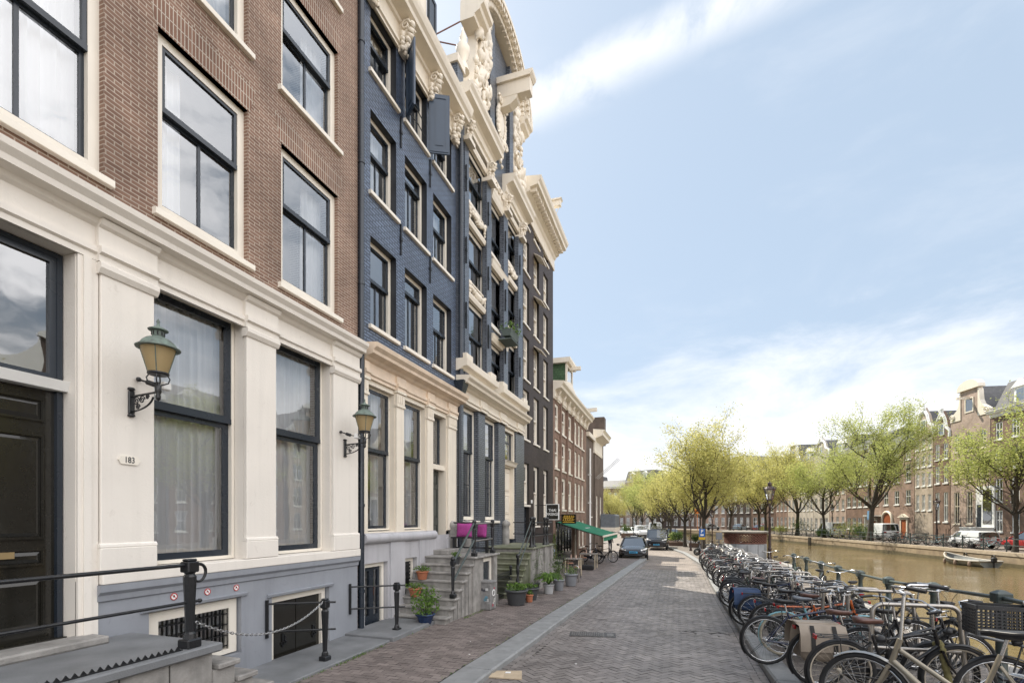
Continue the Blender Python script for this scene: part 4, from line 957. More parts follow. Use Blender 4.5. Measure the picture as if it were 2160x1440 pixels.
    w = MB(); w.quad((-200,-300,-1.0), (500,-300,-1.0), (500,500,-1.0), (-200,500,-1.0)); struct(w.build('water', m))
ground()

# ---------------------------------------------------------------- stoops, stairs and railings along the left houses
def steps_mb(b, x0, x1, ys, zs, zb, nose=.03, th=.05, mi=0):
    """flight climbing along +y: ys are riser lines, zs the tread heights"""
    for k in range(len(zs)):
        ya = ys[k]; yb = ys[-1] if k == len(zs)-1 else ys[-1]
        b.box(x0+.02, x1-.03, ya, ys[k+1] if k+1 < len(ys) else yb, zb, zs[k]-th, mi)
        b.cbox(x0, x1, ya-nose, (ys[k+1] if k+1 < len(ys) else yb)+.0, zs[k]-th+.002, zs[k], .012, mi)
def cast_post(b, x, y, z0, z1, s=.055):
    h = z1-z0
    b.cbox(x-s*1.25, x+s*1.25, y-s*1.25, y+s*1.25, z0, z0+.09, .012)
    b.lathe([(s*1.0, z0+.09), (s*.85, z0+.14), (s*.62, z0+.16), (s*.72, z0+h*.35), (s*.98, z0+h*.80), (s*.70, z0+h*.83), (s*.9, z0+h*.85)], 8, (x, y, 0), sm=False)
    b.cbox(x-s, x+s, y-s, y+s, z0+h*.85, z0+h*.97, .01); b.cbox(x-s*.8, x+s*.8, y-s*.8, y+s*.8, z0+h*.97, z1, .01)
def baluster(b, x, y, z0, z1, r=.042):
    h = z1-z0
    b.lathe([(r*1.7, z0), (r*1.7, z0+.05), (r, z0+.09), (r*1.25, z0+h*.2), (r*.7, z0+h*.28), (r*1.1, z0+h*.45), (r*1.25, z0+h*.6), (r*.7, z0+h*.66), (r*1.0, z0+h*.7), (r*.8, z0+h*.86), (r*1.3, z0+h*.89), (r*.7, z0+h*.92)], 10, (x, y, 0))
    b.ball((x, y, z1-r*1.3), r*1.35, 10, 6)
def stoops():
    # entrance landing of the brick house
    T = thing('entrance_landing', 'grey hardstone landing in front of the black door with small side steps', 'stoop', (FX, 1.0, 0))
    y = lambda v: v-1.0
    b = MB(); b.box(.0, 1.36, y(-1.5), y(3.86), -.2, .96); o = b.build('base', 'stone', T)
    jn = MB()
    for yy in (.4, 1.5, 2.35, 2.95, 3.4): jn.box(1.30, 1.363, y(yy), y(yy)+.012, .1, .94)
    jn.box(1.30, 1.364, y(-1.5), y(3.86), .42, .432); jn.build('joint', 'mortar', o)
    b = MB(); b.cbox(.0, 1.43, y(-1.5), y(3.94), .96, 1.05, .015); b.build('top_slab', 'bluestone', T)
    b = MB(); b.cbox(.0, .34, y(-1.5), y(3.52), 1.05, 1.13, .012); bevel(b.build('door_step', 'stone', T), .006, 1)
    b = MB()
    for k in range(3):
        b.box(.75, 1.38, y(3.86), y(4.12+.24*k), -.1, .82-.2*k-.06); b.cbox(.72, 1.42, y(3.9)-.0+.24*k, y(4.17+.24*k), .76-.2*k, .82-.2*k, .012)
    b.build('side_steps', 'stone', T)
    zz = MB()
    for k in range(78):
        ya = y(-1.3)+k*.062; zz.add([(1.33,ya,1.05),(1.33,ya+.062,1.05),(1.33,ya+.031,1.095),(1.342,ya,1.05),(1.342,ya+.062,1.05),(1.342,ya+.031,1.095)], [(0,1,2),(3,5,4),(0,2,5,3),(1,4,5,2)])
    zz.box(1.325, 1.347, y(-1.3), y(3.55), 1.05, 1.062); zz.build('boot_strip', 'iron', T)
    Rl = thing('landing_railing', 'black iron railing with one curled end post on the door landing', 'railing', (-4.70, 3.66, 1.05), group='black railings by the houses')
    b = MB(); cast_post(b, 0, 0, 0, .90, .062); b.build('post', 'iron', Rl)
    b = MB(); b.tube([(0, -5.2, .84), (0, 0, .84), (0, .10, .84)], .019, 8)
    pts = [(0, .10+.085*math.sin(a), .755+.085*math.cos(a)) for a in [i*.3 for i in range(15)]]; pts = [(0, p[1]*(1-.02*i)+.002*i, p[2]-.001*i) for i, p in enumerate(pts)]
    b.tube(pts, [.017-.0004*i for i in range(15)], 8); b.build('top_rail', 'iron', Rl)
    b = MB(); b.tube([(0, -5.2, .46), (0, .10, .46)], .015, 8); b.ball((0, .11, .46), .024); b.build('lower_rail', 'iron', Rl)
    # chain to the next post
    ch = MB(); p0, p1 = Vector((-4.66, 3.70, 1.30)), Vector((-5.2, 6.28, 1.10))
    n = 62
    for i in range(n):
        def P(t): 
            q = p0.lerp(p1, t); q.z -= .30*4*t*(1-t); return q
        a, c = P(i/n), P((i+1)/n); d = (c-a).normalized(); s_ = d.cross(Vector((0,0,1))).normalized(); u = s_ if i % 2 else s_.cross(d)
        m_ = (a+c)/2; L_ = (c-a).length*.72
        ch.tube([m_+d*L_*math.cos(k*math.pi/4)+u*.014*math.sin(k*math.pi/4) for k in range(8)], .0045, 5, 0, True)
    tag(ch.build('chain', 'chrome'), 'steel chain sagging between two black posts by the basement', 'chain')
    # guards beside the two basement stairwells
    for (yb, yw, lb) in ((6.28, 5.86, 'black iron guard at the basement of the brick house'), (8.34, 7.86, 'black iron guard beside the drainpipe and basement door')):
        G_ = thing('stairwell_guard', lb, 'railing', (-5.2, yb, gz(-5.2, yb)+.14), group='black railings by the houses')
        b = MB(); cast_post(b, 0, 0, 0, .98, .055); b.build('post', 'iron', G_)
        b = MB(); b.box(-.74, -.71, yw-yb-.02, yw-yb+.02, .40, .98); b.build('wall_bar', 'iron', G_)
        for zz_ in (.92, .50):
            b = MB(); d = Vector((.72, yb-yw, 0)).normalized(); b.tube([(-.725, yw-yb, zz_), (0, 0, zz_), (d.x*.16, d.y*.16, zz_)], .016, 8); b.build('rail', 'iron', G_)
    # low landings in front of the basements
    for (a, c, x1, h_, lb) in ((4.9, 7.72, -4.95, .16, 'blue grey stone slab before the basement door of the brick house'), (7.74, 9.35, -4.9, .20, 'weathered stone slab before the blue house basement door')):
        b = MB(); b.cbox(-6.0, x1, a, c, .02, h_, .012); tag(b.build('stone_slab', 'bluestone'), lb, 'stone slab')
    # flight to the blue house door
    T = thing('stone_stairs', 'worn grey stone stairs rising to the blue house door', 'stairs', (FX, 9.4, 0))
    y = lambda v: v-9.4
    n = 8; ys = [y(9.35)+i*.205 for i in range(n)]; zs = [.27+.169*i for i in range(n)]
    b = MB()
    for k in range(n):
        last = k == n-1; x1 = 1.42-.035*k
        yb = y(12.42) if last else ys[k+1]+.02
        if not last: b.box(.03, 1.34, ys[k], yb, -.1, zs[k]-.05)
        b.cbox(.0, 1.40 if not last else 1.46, ys[k]-.035, yb+.02, zs[k]-.055, zs[k], .014)
    b.box(.06, .45, y(11.31), y(12.36), -.1, zs[-1]-.06); b.box(.06, 1.38, ys[-1], y(11.3), -.1, zs[-1]-.052)
    b.build('flight', 'stone', T)
    b = MB(); b.box(1.12, 1.40, y(12.10), y(12.36), -.1, 1.40); b.box(1.10, 1.43, y(12.08), y(12.38), -.1, .34); b.box(1.24, 1.38, y(11.3), y(11.42), -.1, 1.4); b.build('pier', 'stone', T)
    b = MB(); b.box(1.22, 1.28, y(11.42), y(12.10), .2, 1.35); ring(b, 1.27, 1.33, y(11.42), y(12.10), .15, 1.36, .09); o = b.build('cellar_window', 'trim', T)
    b = MB(); b.box(1.285, 1.30, y(11.52), y(12.0), .25, 1.27); b.build('pane', 'navy', o)
    b = MB(); b.cbox(.0, .5, y(11.20), y(12.35), zs[-1], zs[-1]+.12, .012); b.build('door_step', 'stone', T)
    Zl = zs[-1]
    Rl = thing('stair_railing', 'black cast iron railing with slanting handrails on the blue house stairs', 'railing', (-4.68, 10.95, 0), group='black railings by the houses')
    y = lambda v: v-10.95
    for (xx, yy, z0, z1) in ((0, 9.78, .62, 1.52), (0, 10.98, Zl, 2.33), (0, 12.22, Zl, 2.34)):
        b = MB(); cast_post(b, xx, y(yy), z0, z1-.06, .05); b.ball((xx, y(yy), z1-.04), .055, 10, 6); b.build('post', 'iron', Rl)
    for dz in (0, -.42):
        b = MB(); b.tube([(0, y(9.80), 1.40+dz), (0, y(10.96), 2.26+dz)], .026, 8); b.build('handrail', 'railgreen', Rl)
        b = MB(); b.tube([(0, y(10.98), 2.24+dz), (0, y(12.22), 2.26+dz)], .022, 8); b.build('rail', 'steel', Rl)
        b = MB(); b.tube([(0, y(12.22), 2.26+dz*1.6), (-1.15, y(12.22), 2.26+dz*1.6)], .02, 8); b.build('rail', 'iron', Rl)
    b = MB(); b.lathe([(.10,1.46),(.13,1.5),(.13,1.9),(.11,2.1),(.15,2.16),(.13,2.26),(.02,2.32)], 12, (-1.22, y(12.30), 0)); b.build('stone_post', 'stone', Rl)
    bn = MB(); bn.box(-1.15, -.1, y(12.05), y(12.2), 1.84, 1.88)
    for xx in (-1.1, -.15): bn.box(xx, xx+.05, y(12.06), y(12.19), Zl, 1.84)
    bn.xf(Matrix.Translation((-4.68, 10.95, 0))); tag(bn.build('bench', 'iron'), 'narrow dark bench on the stair landing carrying pink cushions', 'bench')
    for (xx, w_, ang, lb) in ((-5.45, .46, 0, 'wide magenta cushion leaning on the landing railing'), (-4.93, .30, -20, 'narrow magenta cushion at the end post of the landing')):
        c = MB()
        for sd_ in (-1, 1):
            c.loft([[(w_/2*u*(1-.06*(1-abs(v))), sd_*.085*((1-u**4)*(1-v**4))**.6, .19*v*(1-.06*(1-abs(u)))) for u in [k/6-1 for k in range(13)]] for v in [k/6-1 for k in range(13)]], 0, True, False, False)
        o = c.build('cushion', M('magenta_cloth', (.36, .05, .24), .9, var=.12, scale=20, bump=.2, bscale=120)); o.location = (xx, 12.10, 2.06); o.rotation_euler = (R(-6), 0, R(ang))
        tag(o, lb, 'cushion', 'magenta cushions on the landing')
    # mossy flight to the gabled house
    T = thing('mossy_stairs', 'broad green mossy stone stairs before the gabled house', 'stairs', (FX, 13.2, 0))
    y = lambda v: v-13.2
    b = MB(); n = 9
    for k in range(n):
        z = .22+.155*k; last = k == n-1; ya = y(13.3)+.19*k; yb = y(17.9) if last else ya+.24
        if not last: b.box(.04, 1.60, ya, yb, -.2, z-.05)
        b.cbox(.0, 1.64 if not last else 1.72, ya-.035, yb, z-.055, z, .014)
    b.build('flight', 'moss', T)
    b = MB(); b.box(.05, 1.64, y(14.85), y(17.85), -.3, 1.40)
    for yy in (15.4, 16.3, 17.2): b.box(1.64, 1.70, y(yy), y(yy)+.22, -.3, 1.4)
    b.build('base', 'stone', T)
    Zl = .22+.155*8
    Rl = thing('baluster_railing', 'ornate black baluster railing on top of the mossy stairs', 'railing', (-4.4, 15.2, 0), group='black railings by the houses')
    y = lambda v: v-15.2
    for (xx, yy) in ((0, 14.95), (0, 15.25), (0, 16.6), (0, 16.95)):
        b = MB(); baluster(b, xx, y(yy), Zl, Zl+.98, .05); b.build('post', 'iron', Rl)
    for dz in (.35, .78): b = MB(); b.tube([(0, y(14.95), Zl+dz), (0, y(17.6), Zl+dz)], .02, 6); b.tube([(0, y(17.6), Zl+dz), (-1.5, y(17.6), Zl+dz)], .02, 6); b.build('rail', 'iron', Rl)
    b = MB(); baluster(b, 0, y(13.55), .4, 1.35, .045); b.build('post', 'iron', Rl)
    for dz in (0, -.33): b = MB(); b.tube([(0, y(13.55), 1.22+dz), (0, y(14.95), Zl+.86+dz)], .02, 6); b.build('handrail', 'railgreen', Rl)
    for xx in (-1.35,): 
        for yy in (13.15, 16.6): b = MB(); b.lathe([(.12,1.0),(.14,1.5),(.14,2.0),(.12,2.1),(.17,2.16),(.15,2.26),(.02,2.34)], 12, (xx-.1, y(yy), 0)); b.build('stone_post', 'stone', Rl)
    F = thing('area_fence', 'low black spiked fence between the two stone stairs', 'fence', (-4.75, 12.9, .06), group='black railings by the houses')
    b = MB()
    for k in range(15): yy = -.28+k*.085; b.tube([(0, yy, 0), (0, yy, .72)], .009, 5); b.lathe([(.016,.72),(.0,.80)], 5, (0, yy, 0))
    for z in (.12, .62): b.box(-.012, .012, -.3, .95, z, z+.025)
    b.build('bars', 'iron', F)
    for yy in (-.32, .98): b = MB(); baluster(b, .02, yy, -.02, .92, .04); b.build('post', 'iron', F)
stoops()

def drainpipes():
    b = MB(); b.tube([(-5.93, 8.22, 0), (-5.93, 8.22, 13.0)], .055, 10)
    for z in (.9, 2.6, 4.6, 7, 9.4, 11.8): b.lathe([(.068, z), (.068, z+.06)], 10, (-5.93, 8.22, 0))
    tag(b.build('drainpipe', 'navy'), 'dark drainpipe in the seam between brick and blue house', 'drainpipe', 'drainpipes on the house fronts')
    b = MB(); b.tube([(-5.9, 12.78, 6.0), (-5.9, 12.85, 6.4), (-5.9, 12.85, 13.4)], .075, 10); b.loft([[(-5.95,12.7,5.9),(-5.8,12.7,5.9),(-5.8,12.9,5.9),(-5.95,12.9,5.9)], [(-6.0,12.6,6.3),(-5.7,12.6,6.3),(-5.7,13.0,6.3),(-6.0,13.0,6.3)]])
    b.tube([(-5.88, 12.74, .1), (-5.88, 12.74, 5.95)], .05, 8)
    tag(b.build('drainpipe', 'navy'), 'dark drainpipe with hopper head between blue and gabled house', 'drainpipe', 'drainpipes on the house fronts')
drainpipes()
def weeds():
    rg = random.Random(12); b = MB()
    for i in range(900):
        k = rg.random()
        if k < .45: x, y = -4.93+rg.gauss(0,.03), rg.choice([rg.uniform(5.2,7.6), rg.uniform(6.2,7.0), rg.uniform(7.8,9.2)])
        elif k < .7: x, y = -4.55+rg.gauss(0,.03), rg.uniform(10.1,12.3)
        else: x, y = xl(9)+rg.gauss(-.02,.02)+.01*rg.random(), rg.uniform(6,26); x = xl(y)+rg.gauss(-.01,.015)
        a = rg.random()*6.28; h_ = rg.uniform(.01,.045); w_ = .006; z = gz(x,y)+.118; dx, dy = math.cos(a)*h_*.7, math.sin(a)*h_*.7
        b.add([(x-w_*math.sin(a),y+w_*math.cos(a),z),(x+w_*math.sin(a),y-w_*math.cos(a),z),(x+dx,y+dy,z+h_)], [(0,1,2)])
    tag(b.build('weeds', 'potleaf'), 'little green weeds in the joints at wall foot and kerb', 'weeds', kind='stuff')
weeds()

# ---------------------------------------------------------------- wall lanterns and the small things on house 1
def wall_lantern(yc, label):
    T = thing('wall_lantern', label, 'lantern', (-5.90, yc, 3.68), group='copper topped wall lanterns'); T.scale = (.94, .94, .94)
    b = MB(); b.cbox(0, .03, -.035, .035, -.14, .14, .008)
    for z in (-.16, .16): b.lathe([(.03, -.015), (.045, 0), (.03, .02)], 8, (.012, 0, z))
    b.tube([(.03, 0, .07), (.47, 0, .09)], .013, 8)
    b.tube([(.03, 0, -.11)]+[(.03+.36*math.sin(a), 0, .06-.17*math.cos(a)) for a in [i*.16 for i in range(10)]], .011, 6)
    for (cx, cz, r) in ((.10, .01, .055), (.20, .02, .048), (.13, -.06, .035), (.29, .045, .03)): scroll(b, (cx, 0, cz), r, .02, 0, 1.7, 1, 22, 'xz', .007)
    b.lathe([(.0, -.02), (.022, .0), (.03, .03), (.022, .06), (.035, .09), (.035, .16), (.02, .18), (.028, .2)], 10, (.47, 0, 0))
    b.build('bracket', 'iron', T)
    b = MB(); c = (.47, 0, 0)
    for k in range(4):
        a = math.pi/4+k*math.pi/2; ca, sa = math.cos(a), math.sin(a)
        b.tube([(.47+.03*ca, .03*sa, .17), (.47+.10*ca, .10*sa, .20), (.47+.115*ca, .115*sa, .25), (.47+.085*ca, .085*sa, .30)], .008, 6)
    b.lathe([(.09, .285), (.112, .295), (.112, .315), (.09, .32)], 16, c); b.build('cage', 'iron', T)
    b = MB(); b.lathe([(.098, .315), (.135, .45), (.178, .60)], 20, c, cap=False)
    b.build('lamp_glass', 'amber', T)
    b = MB()
    for k in range(4):
        a = math.pi/4+k*math.pi/2; b.tube([(.47+.101*math.cos(a), .101*math.sin(a), .315), (.47+.181*math.cos(a), .181*math.sin(a), .60)], .006, 5)
    b.lathe([(.225, .595), (.228, .605), (.19, .63), (.165, .67), (.12, .71), (.07, .73), (.062, .735)], 24, c); b.lathe([(.055,.73),(.062,.74),(.062,.80),(.058,.81)], 16, c)
    b.lathe([(.10,.81),(.105,.82),(.06,.845),(.03,.855),(.02,.87),(.012,.9),(.02,.915),(.004,.95)], 16, c); b.build('cap', 'patina', T)
    b = MB()
    for k in range(9):
        a = 2*math.pi*k/9; b.box(.47+.0625*math.cos(a)-.006, .47+.0625*math.cos(a)+.006, .0625*math.sin(a)-.006, .0625*math.sin(a)+.006, .75, .795)
    b.build('vent_slot', 'iron', T)
wall_lantern(3.88, 'copper topped wall lantern beside the black front door'); wall_lantern(7.66, 'copper topped wall lantern at the seam with the blue house')
def wall_bits():
    for yc, lb in ((3.98, 'black security camera with floodlight over the door lantern'), (7.55, 'black security camera with floodlight over the seam lantern')):
        T = thing('security_camera', lb, 'camera', (-5.90, yc, 3.93), group='security cameras over the lanterns')
        b = MB(); b.ball((.03, -.03, .03), .028); b.tube([(.03, -.03, .03), (.12, .0, .0)], .012, 6); b.tube([(.12, 0, 0), (.20, .03, -.03)], .028, 8); b.tube([(.2, .03, -.03), (.27, .05, -.04)], .008, 5); b.build('body', 'blackplastic', T)
        b = MB(); b.cbox(.26, .34, .03, .13, -.09, .0, .01); b.build('floodlight', 'white', T)
    T = thing('house_number', 'white enamel house number 183 beside the black door', 'number sign', (-5.895, 3.86, 3.02))
    b = MB(); b.prism([(p_[0]*.78, p_[1]*.8) for p_ in [(-.12,-.05),(-.135,-.02),(-.155,0),(-.135,.02),(-.12,.05),(-.10,.06),(.10,.06),(.12,.05),(.135,.02),(.155,0),(.135,-.02),(.12,-.05),(.10,-.06),(-.10,-.06)]], 'x', 0, .012); b.build('plate', 'trim', T)
    lettering('numerals', '183', .095, T, (.013, 0, 0), (R(90), 0, R(90)), 'navy', .001, .8)
    red = M('sign_red', (.55, .03, .03), .4)
    for k, (yy, zz, lb) in enumerate(((4.42, 1.39, 'round no entry for dogs sticker left of the iron post'), (4.88, 1.385, 'round prohibition sticker nearest the iron post on grey plinth'), (5.33, 1.38, 'round prohibition sticker farthest from the front door'))):
        T = thing('prohibition_sticker', lb, 'sticker', (-5.945, yy, zz), group='prohibition stickers on the grey plinth'); T.scale = (.8, .8, .8)
        b = MB(); b.lathe([(.052, 0), (.052, .003)], 20, axis='x'); b.build('disc', 'white', T)
        b = MB(); b.lathe([(.056, 0), (.056, .005), (.043, .005), (.043, 0)], 24, axis='x', cap=False); b.xf(Matrix.Identity(4)); b.prism([(-.035,.029),(-.029,.035),(.035,-.029),(.029,-.035)], 'x', .003, .005); b.build('ring', red, T)
        b = MB(); b.prism([(-.02,-.02),(.0,.0),(.02,-.015),(.012,.02),(-.005,.028)], 'x', .003, .0042); b.build('pictogram', 'black', T)
wall_bits()
# ---------------------------------------------------------------- pots, box, signs, awning, cafe things
def leaves(b, c, rad, n, size, rg, mi=0, up=.3, narrow=.45):
    for i in range(n):
        d = Vector((rg.gauss(0,1), rg.gauss(0,1), rg.gauss(0,1))).normalized()*(rg.random()**.45)
        p = Vector(c)+Vector((d.x*rad[0], d.y*rad[1], d.z*rad[2]))
        a = Vector((rg.uniform(-1,1), rg.uniform(-1,1), rg.uniform(-.7,.7)+up)).normalized()*size*rg.uniform(.6,1.3)
        q = a.orthogonal().normalized(); q = Matrix.Rotation(rg.random()*6.28, 3, a.normalized()) @ q*a.length*narrow
        b.add([p-a*.5, p+q*.5, p+a*.5, p-q*.5], [(0,1,2,3)], mi)
def potted(x, y, z, r, h, mat, label, kind='bush', size=.06, fr=None, fh=None, n=260, taper=.72, lm='potleaf', group='potted plants on the pavement'):
    T = thing('potted_plant', label, 'potted plant', (x, y, z), group=group)
    b = MB(); b.lathe([(r*taper, 0), (r*.9, h*.75), (r*.97, h*.86), (r*1.04, h*.87), (r*1.06, h*.97), (r*1.0, h), (r*.9, h), (r*.86, h*.9), (.01, h*.9)], 20, (0,0,0)); b.build('pot', mat, T)
    rg = random.Random(int(abs(x*71+y*33)*10)); f = MB(); fr = fr or r*1.2; fh = fh or r
    if kind == 'bush':
        leaves(f, (0,0,h+fh*.75), (fr, fr, fh), n, size, rg)
        s = MB()
        for k in range(9):
            a = rg.random()*6.28; s.tube([(0,0,h*.9), (fr*.35*math.cos(a), fr*.35*math.sin(a), h+fh*.6), (fr*.8*math.cos(a), fr*.8*math.sin(a), h+fh*rg.uniform(.8,1.5))], .005, 4)
        s.build('stems', 'shrub', T)
    elif kind == 'strap':
        for k in range(n):
            a = rg.random()*6.28; L_ = fr*rg.uniform(.6,1.15); hh = fh*rg.uniform(.6,1.2); w = size*.25
            pts = [Vector((L_*t*math.cos(a), L_*t*math.sin(a), h*.9+hh*(1.9*t-1.5*t*t))) for t in (0,.3,.6,.85,1)]
            s_ = Vector((-math.sin(a), math.cos(a), 0))*w
            for i in range(4): f.quad(pts[i]-s_, pts[i]+s_, pts[i+1]+s_*(.9-.2*i), pts[i+1]-s_*(.9-.2*i))
    elif kind == 'cone':
        for k in range(n):
            t = rg.random(); a = rg.random()*6.28; q = fr*(1-t)*rg.uniform(.75,1.05)
            leaves(f, (q*math.cos(a), q*math.sin(a), h+fh*t), (.04,.04,.05), 2, size, rg)
    f.build('foliage', lm, T); return T
K['bluepot'] = M('blue_glazed_pot', (.02, .045, .12), .15, var=.3, scale=6)
K['darkpot'] = M('dark_grey_pot', (.055, .058, .062), .5); K['greypot'] = M('grey_pot', (.22, .23, .25), .6); K['whitepot'] = M('pale_grey_pot', (.46, .47, .48), .55)
potted(-5.02, 9.15, .125, .20, .25, 'bluepot', 'leafy bush in a round blue glazed pot at the foot of the stairs', 'bush', .085, .36, .36, 420, .55, 'potleaf')
potted(-5.62, 9.78, .61, .15, .19, 'terra', 'lower terracotta pot with small leaves on the stone stairs', 'bush', .05, .24, .08, 160, .68)
potted(-5.66, 10.18, .95, .145, .19, 'terra', 'upper terracotta pot with small leaves on the stone stairs', 'bush', .05, .22, .08, 150, .68)
potted(-5.0, 10.62, 1.285, .10, .18, 'darkpot', 'small dark pot with low plant on the upper stair behind the handrail', 'bush', .05, .13, .07, 80, .75)
potted(-4.05, 12.35, .09, .30, .40, 'darkpot', 'broad dark grey tub with low leaves in front of the spiked fence', 'bush', .09, .30, .10, 170, .72)
potted(-3.95, 13.35, .07, .23, .34, 'darkpot', 'smaller dark tub with wilting leaves behind the broad tub', 'bush', .09, .22, .08, 90, .7)
potted(-3.86, 12.92, .08, .11, .20, 'terra', 'little terracotta pot between the two dark tubs', 'bush', .06, .12, .08, 50, .75)
potted(-3.78, 14.75, .05, .17, .30, 'whitepot', 'pale grey pot with arching strap leaves by the mossy stairs', 'strap', .10, .46, .52, 150, .75)
potted(-3.66, 15.6, .04, .19, .36, 'greypot', 'grey tapered pot with a loose twiggy shrub behind the strap leaves', 'bush', .05, .34, .55, 420, .7, 'shrub')
potted(-3.55, 17.0, .02, .24, .42, 'greypot', 'large grey pot holding a yellowish leafy plant near the cafe', 'bush', .06, .28, .16, 140, .72)
potted(-4.3, 17.6, .02, .17, .32, 'darkpot', 'slender dark green cone shaped conifer in a pot by the cafe', 'cone', .05, .20, 1.5, 500, .75, 'shrub')
potted(-4.35, 15.2, .05, .16, .25, 'darkpot', 'tall thin bamboo like shrub against the mossy stairs wall', 'bush', .05, .34, .75, 300, .75, 'shrub')
def street_box():
    T = thing('utility_box', 'grey utility box covered with stickers beside the stone stairs', 'utility box', (-4.52, 11.45, .10), R(-4))
    b = MB(); b.cbox(-.17, .17, -.17, .17, 0, .70, .02); b.cbox(-.185, .185, -.185, .185, .66, .72, .015); b.build('cabinet', M('dirty_grey_metal', (.27,.265,.26), .6, var=.25, scale=9, bump=.15, bscale=30, streak=.5), T)
    rg = random.Random(6); cols = [(.55,.55,.54),(.35,.08,.10),(.06,.06,.07),(.5,.5,.48),(.12,.25,.32),(.62,.60,.52)]
    for k in range(11):
        face = k % 2; u, z = rg.uniform(-.11,.11), rg.uniform(.12,.60); s_ = rg.uniform(.025,.05); m = M('sticker_paper', cols[k % 6], .5)
        b = MB()
        if face: b.prism([(u-s_, z-s_*.8), (u+s_, z-s_*.7), (u+s_*.9, z+s_*.8), (u-s_, z+s_*.8)], 'x', .168, .1735)
        else: b.prism([(u-s_, z-s_*.8), (u+s_, z-s_*.7), (u+s_*.9, z+s_*.8), (u-s_, z+s_*.8)], 'y', -.1735, -.168)
        b.build('sticker', m, T)
    b = MB(); b.lathe([(.085,.168),(.085,.1745),(.06,.1745),(.06,.168)], 20, (0, .0, .42), 'x', cap=False); b.build('sticker', 'white', T)
street_box()
def signs():
    T = thing('hanging_sign', 'black square hanging sign reading THAI MASSAGE', 'sign', (-5.2, 21.0, 2.68), group='black signs hanging over the pavement')
    b = MB(); b.cbox(-.265, .265, -.05, .05, -.33, .33, .01); b.build('board', 'black', T)
    b = MB(); 
    for x0, x1, z0, z1 in ((-.285,-.26,-.35,.35), (.26,.285,-.35,.35), (-.26,.26,.325,.35), (-.26,.26,-.35,-.325)): b.box(x0, x1, -.06, .06, z0, z1)
    b.build('frame', 'white', T)
    b = MB(); b.tube([(-.8, 0, .30), (-.28, 0, .30)], .015, 6); b.build('arm', 'iron', T)
    for t, z in (('THAI', .07), ('MASSAGE', -.10)): lettering('lettering', t, .172, T, (0, -.053, z), (R(90), 0, 0), 'white', .002, .74 if len(t) > 5 else .9)
    T = thing('hanging_sign', 'black hanging sign with gold script above the green awning', 'sign', (-5.25, 24.6, 2.38), group='black signs hanging over the pavement')
    gold = M('gold_paint', (.75, .48, .05), .35)
    b = MB(); b.cbox(-.38, .38, -.05, .05, -.24, .24, .01); b.build('board', 'black', T)
    b = MB(); b.tube([(-.75, 0, .2), (-.38, 0, .2)], .015, 6); b.build('arm', 'iron', T)
    b = MB()
    for row, (z0, amp, x0, x1) in enumerate(((.10, .062, -.24, .26), (-.045, .052, -.26, .26))):
        pts = []
        for i in range(70):
            t = i/69; a = t*2*math.pi*5.5+row; pts.append((x0+(x1-x0)*t+.035*math.cos(a), -.056, z0+amp*math.sin(a)*(1.25-.55*t)+.02*t))
        b.tube(pts, .0105, 5)
        b.tube([(x0-.06, -.056, z0-.02), (x0+.08, -.056, z0-.065), (x1-.05, -.056, z0-.06), (x1+.06, -.056, z0+.03)], .008, 5)
    b.box(-.30, .30, -.056, -.05, -.185, -.155); b.build('gold_script', gold, T)
    T = thing('awning', 'green cafe awning sloping over the pavement with pale front rail', 'awning', (FX, 25.0, 0))
    b = MB(); Z0, Z1 = 2.22, 1.50
    rows = []
    for i in range(9):
        t = i/8; rows.append([(.05+2.4*t, 6.0*j/12, Z0+(Z1-Z0)*t-.03*math.sin(math.pi*t)) for j in range(13)])
    b.loft(rows, 0, True, False, False); b.loft([[(.05+2.4*i/8, 0, Z0+(Z1-Z0)*i/8-.03*math.sin(math.pi*i/8)-.02) for i in range(9)], [(.05+2.4*i/8, 6.0, Z0+(Z1-Z0)*i/8-.03*math.sin(math.pi*i/8)-.02) for i in range(9)]], 0, True, False, False)
    b.build('canopy', M('green_canvas', (.01, .19, .10), .75, var=.08, scale=2, trans=((.02,.3,.15), .2)), T)
    b = MB(); b.cbox(2.42, 2.52, -.03, 6.03, Z1-.06, Z1+.03, .01); b.build('front_rail', 'cream', T)
    b = MB(); b.loft([[(2.47, 6.0*j/30, Z1-.05) for j in range(31)], [(2.47+.01*(j % 2), 6.0*j/30, Z1-.27+.012*math.sin(j)) for j in range(31)]], 0, False, False, False); b.build('valance', 'green_c' if 'green_c' in K else M('green_canvas_shade', (.01, .17, .09), .75), T)
    b = MB()
    for yy in (.6, 5.4): b.tube([(.05, yy, Z0-.15), (1.3, yy+.1, Z0-.5), (2.4, yy, Z1-.05)], .022, 6)
    b.build('arm', 'steel', T)
    b = MB(); rg = random.Random(2)
    b.box(1.05, 1.12, 2.2, 3.8, 0, .004); b.xf(Matrix.Translation((0,0,1.89)) ); 
    b = MB()
    for k in range(6): y0 = 2.2+k*.27; x0 = 1.15; z = Z0+(Z1-Z0)*(x0-.05)/2.4-.03*math.sin(math.pi*(x0-.05)/2.4)+.012; b.add([(x0-.05, y0, z+.015), (x0+.05, y0, z-.015), (x0+.05, y0+.16, z-.015), (x0-.05, y0+.16, z+.015)], [(0,1,2,3)])
    b.build('printed_name', 'white', T)
signs()
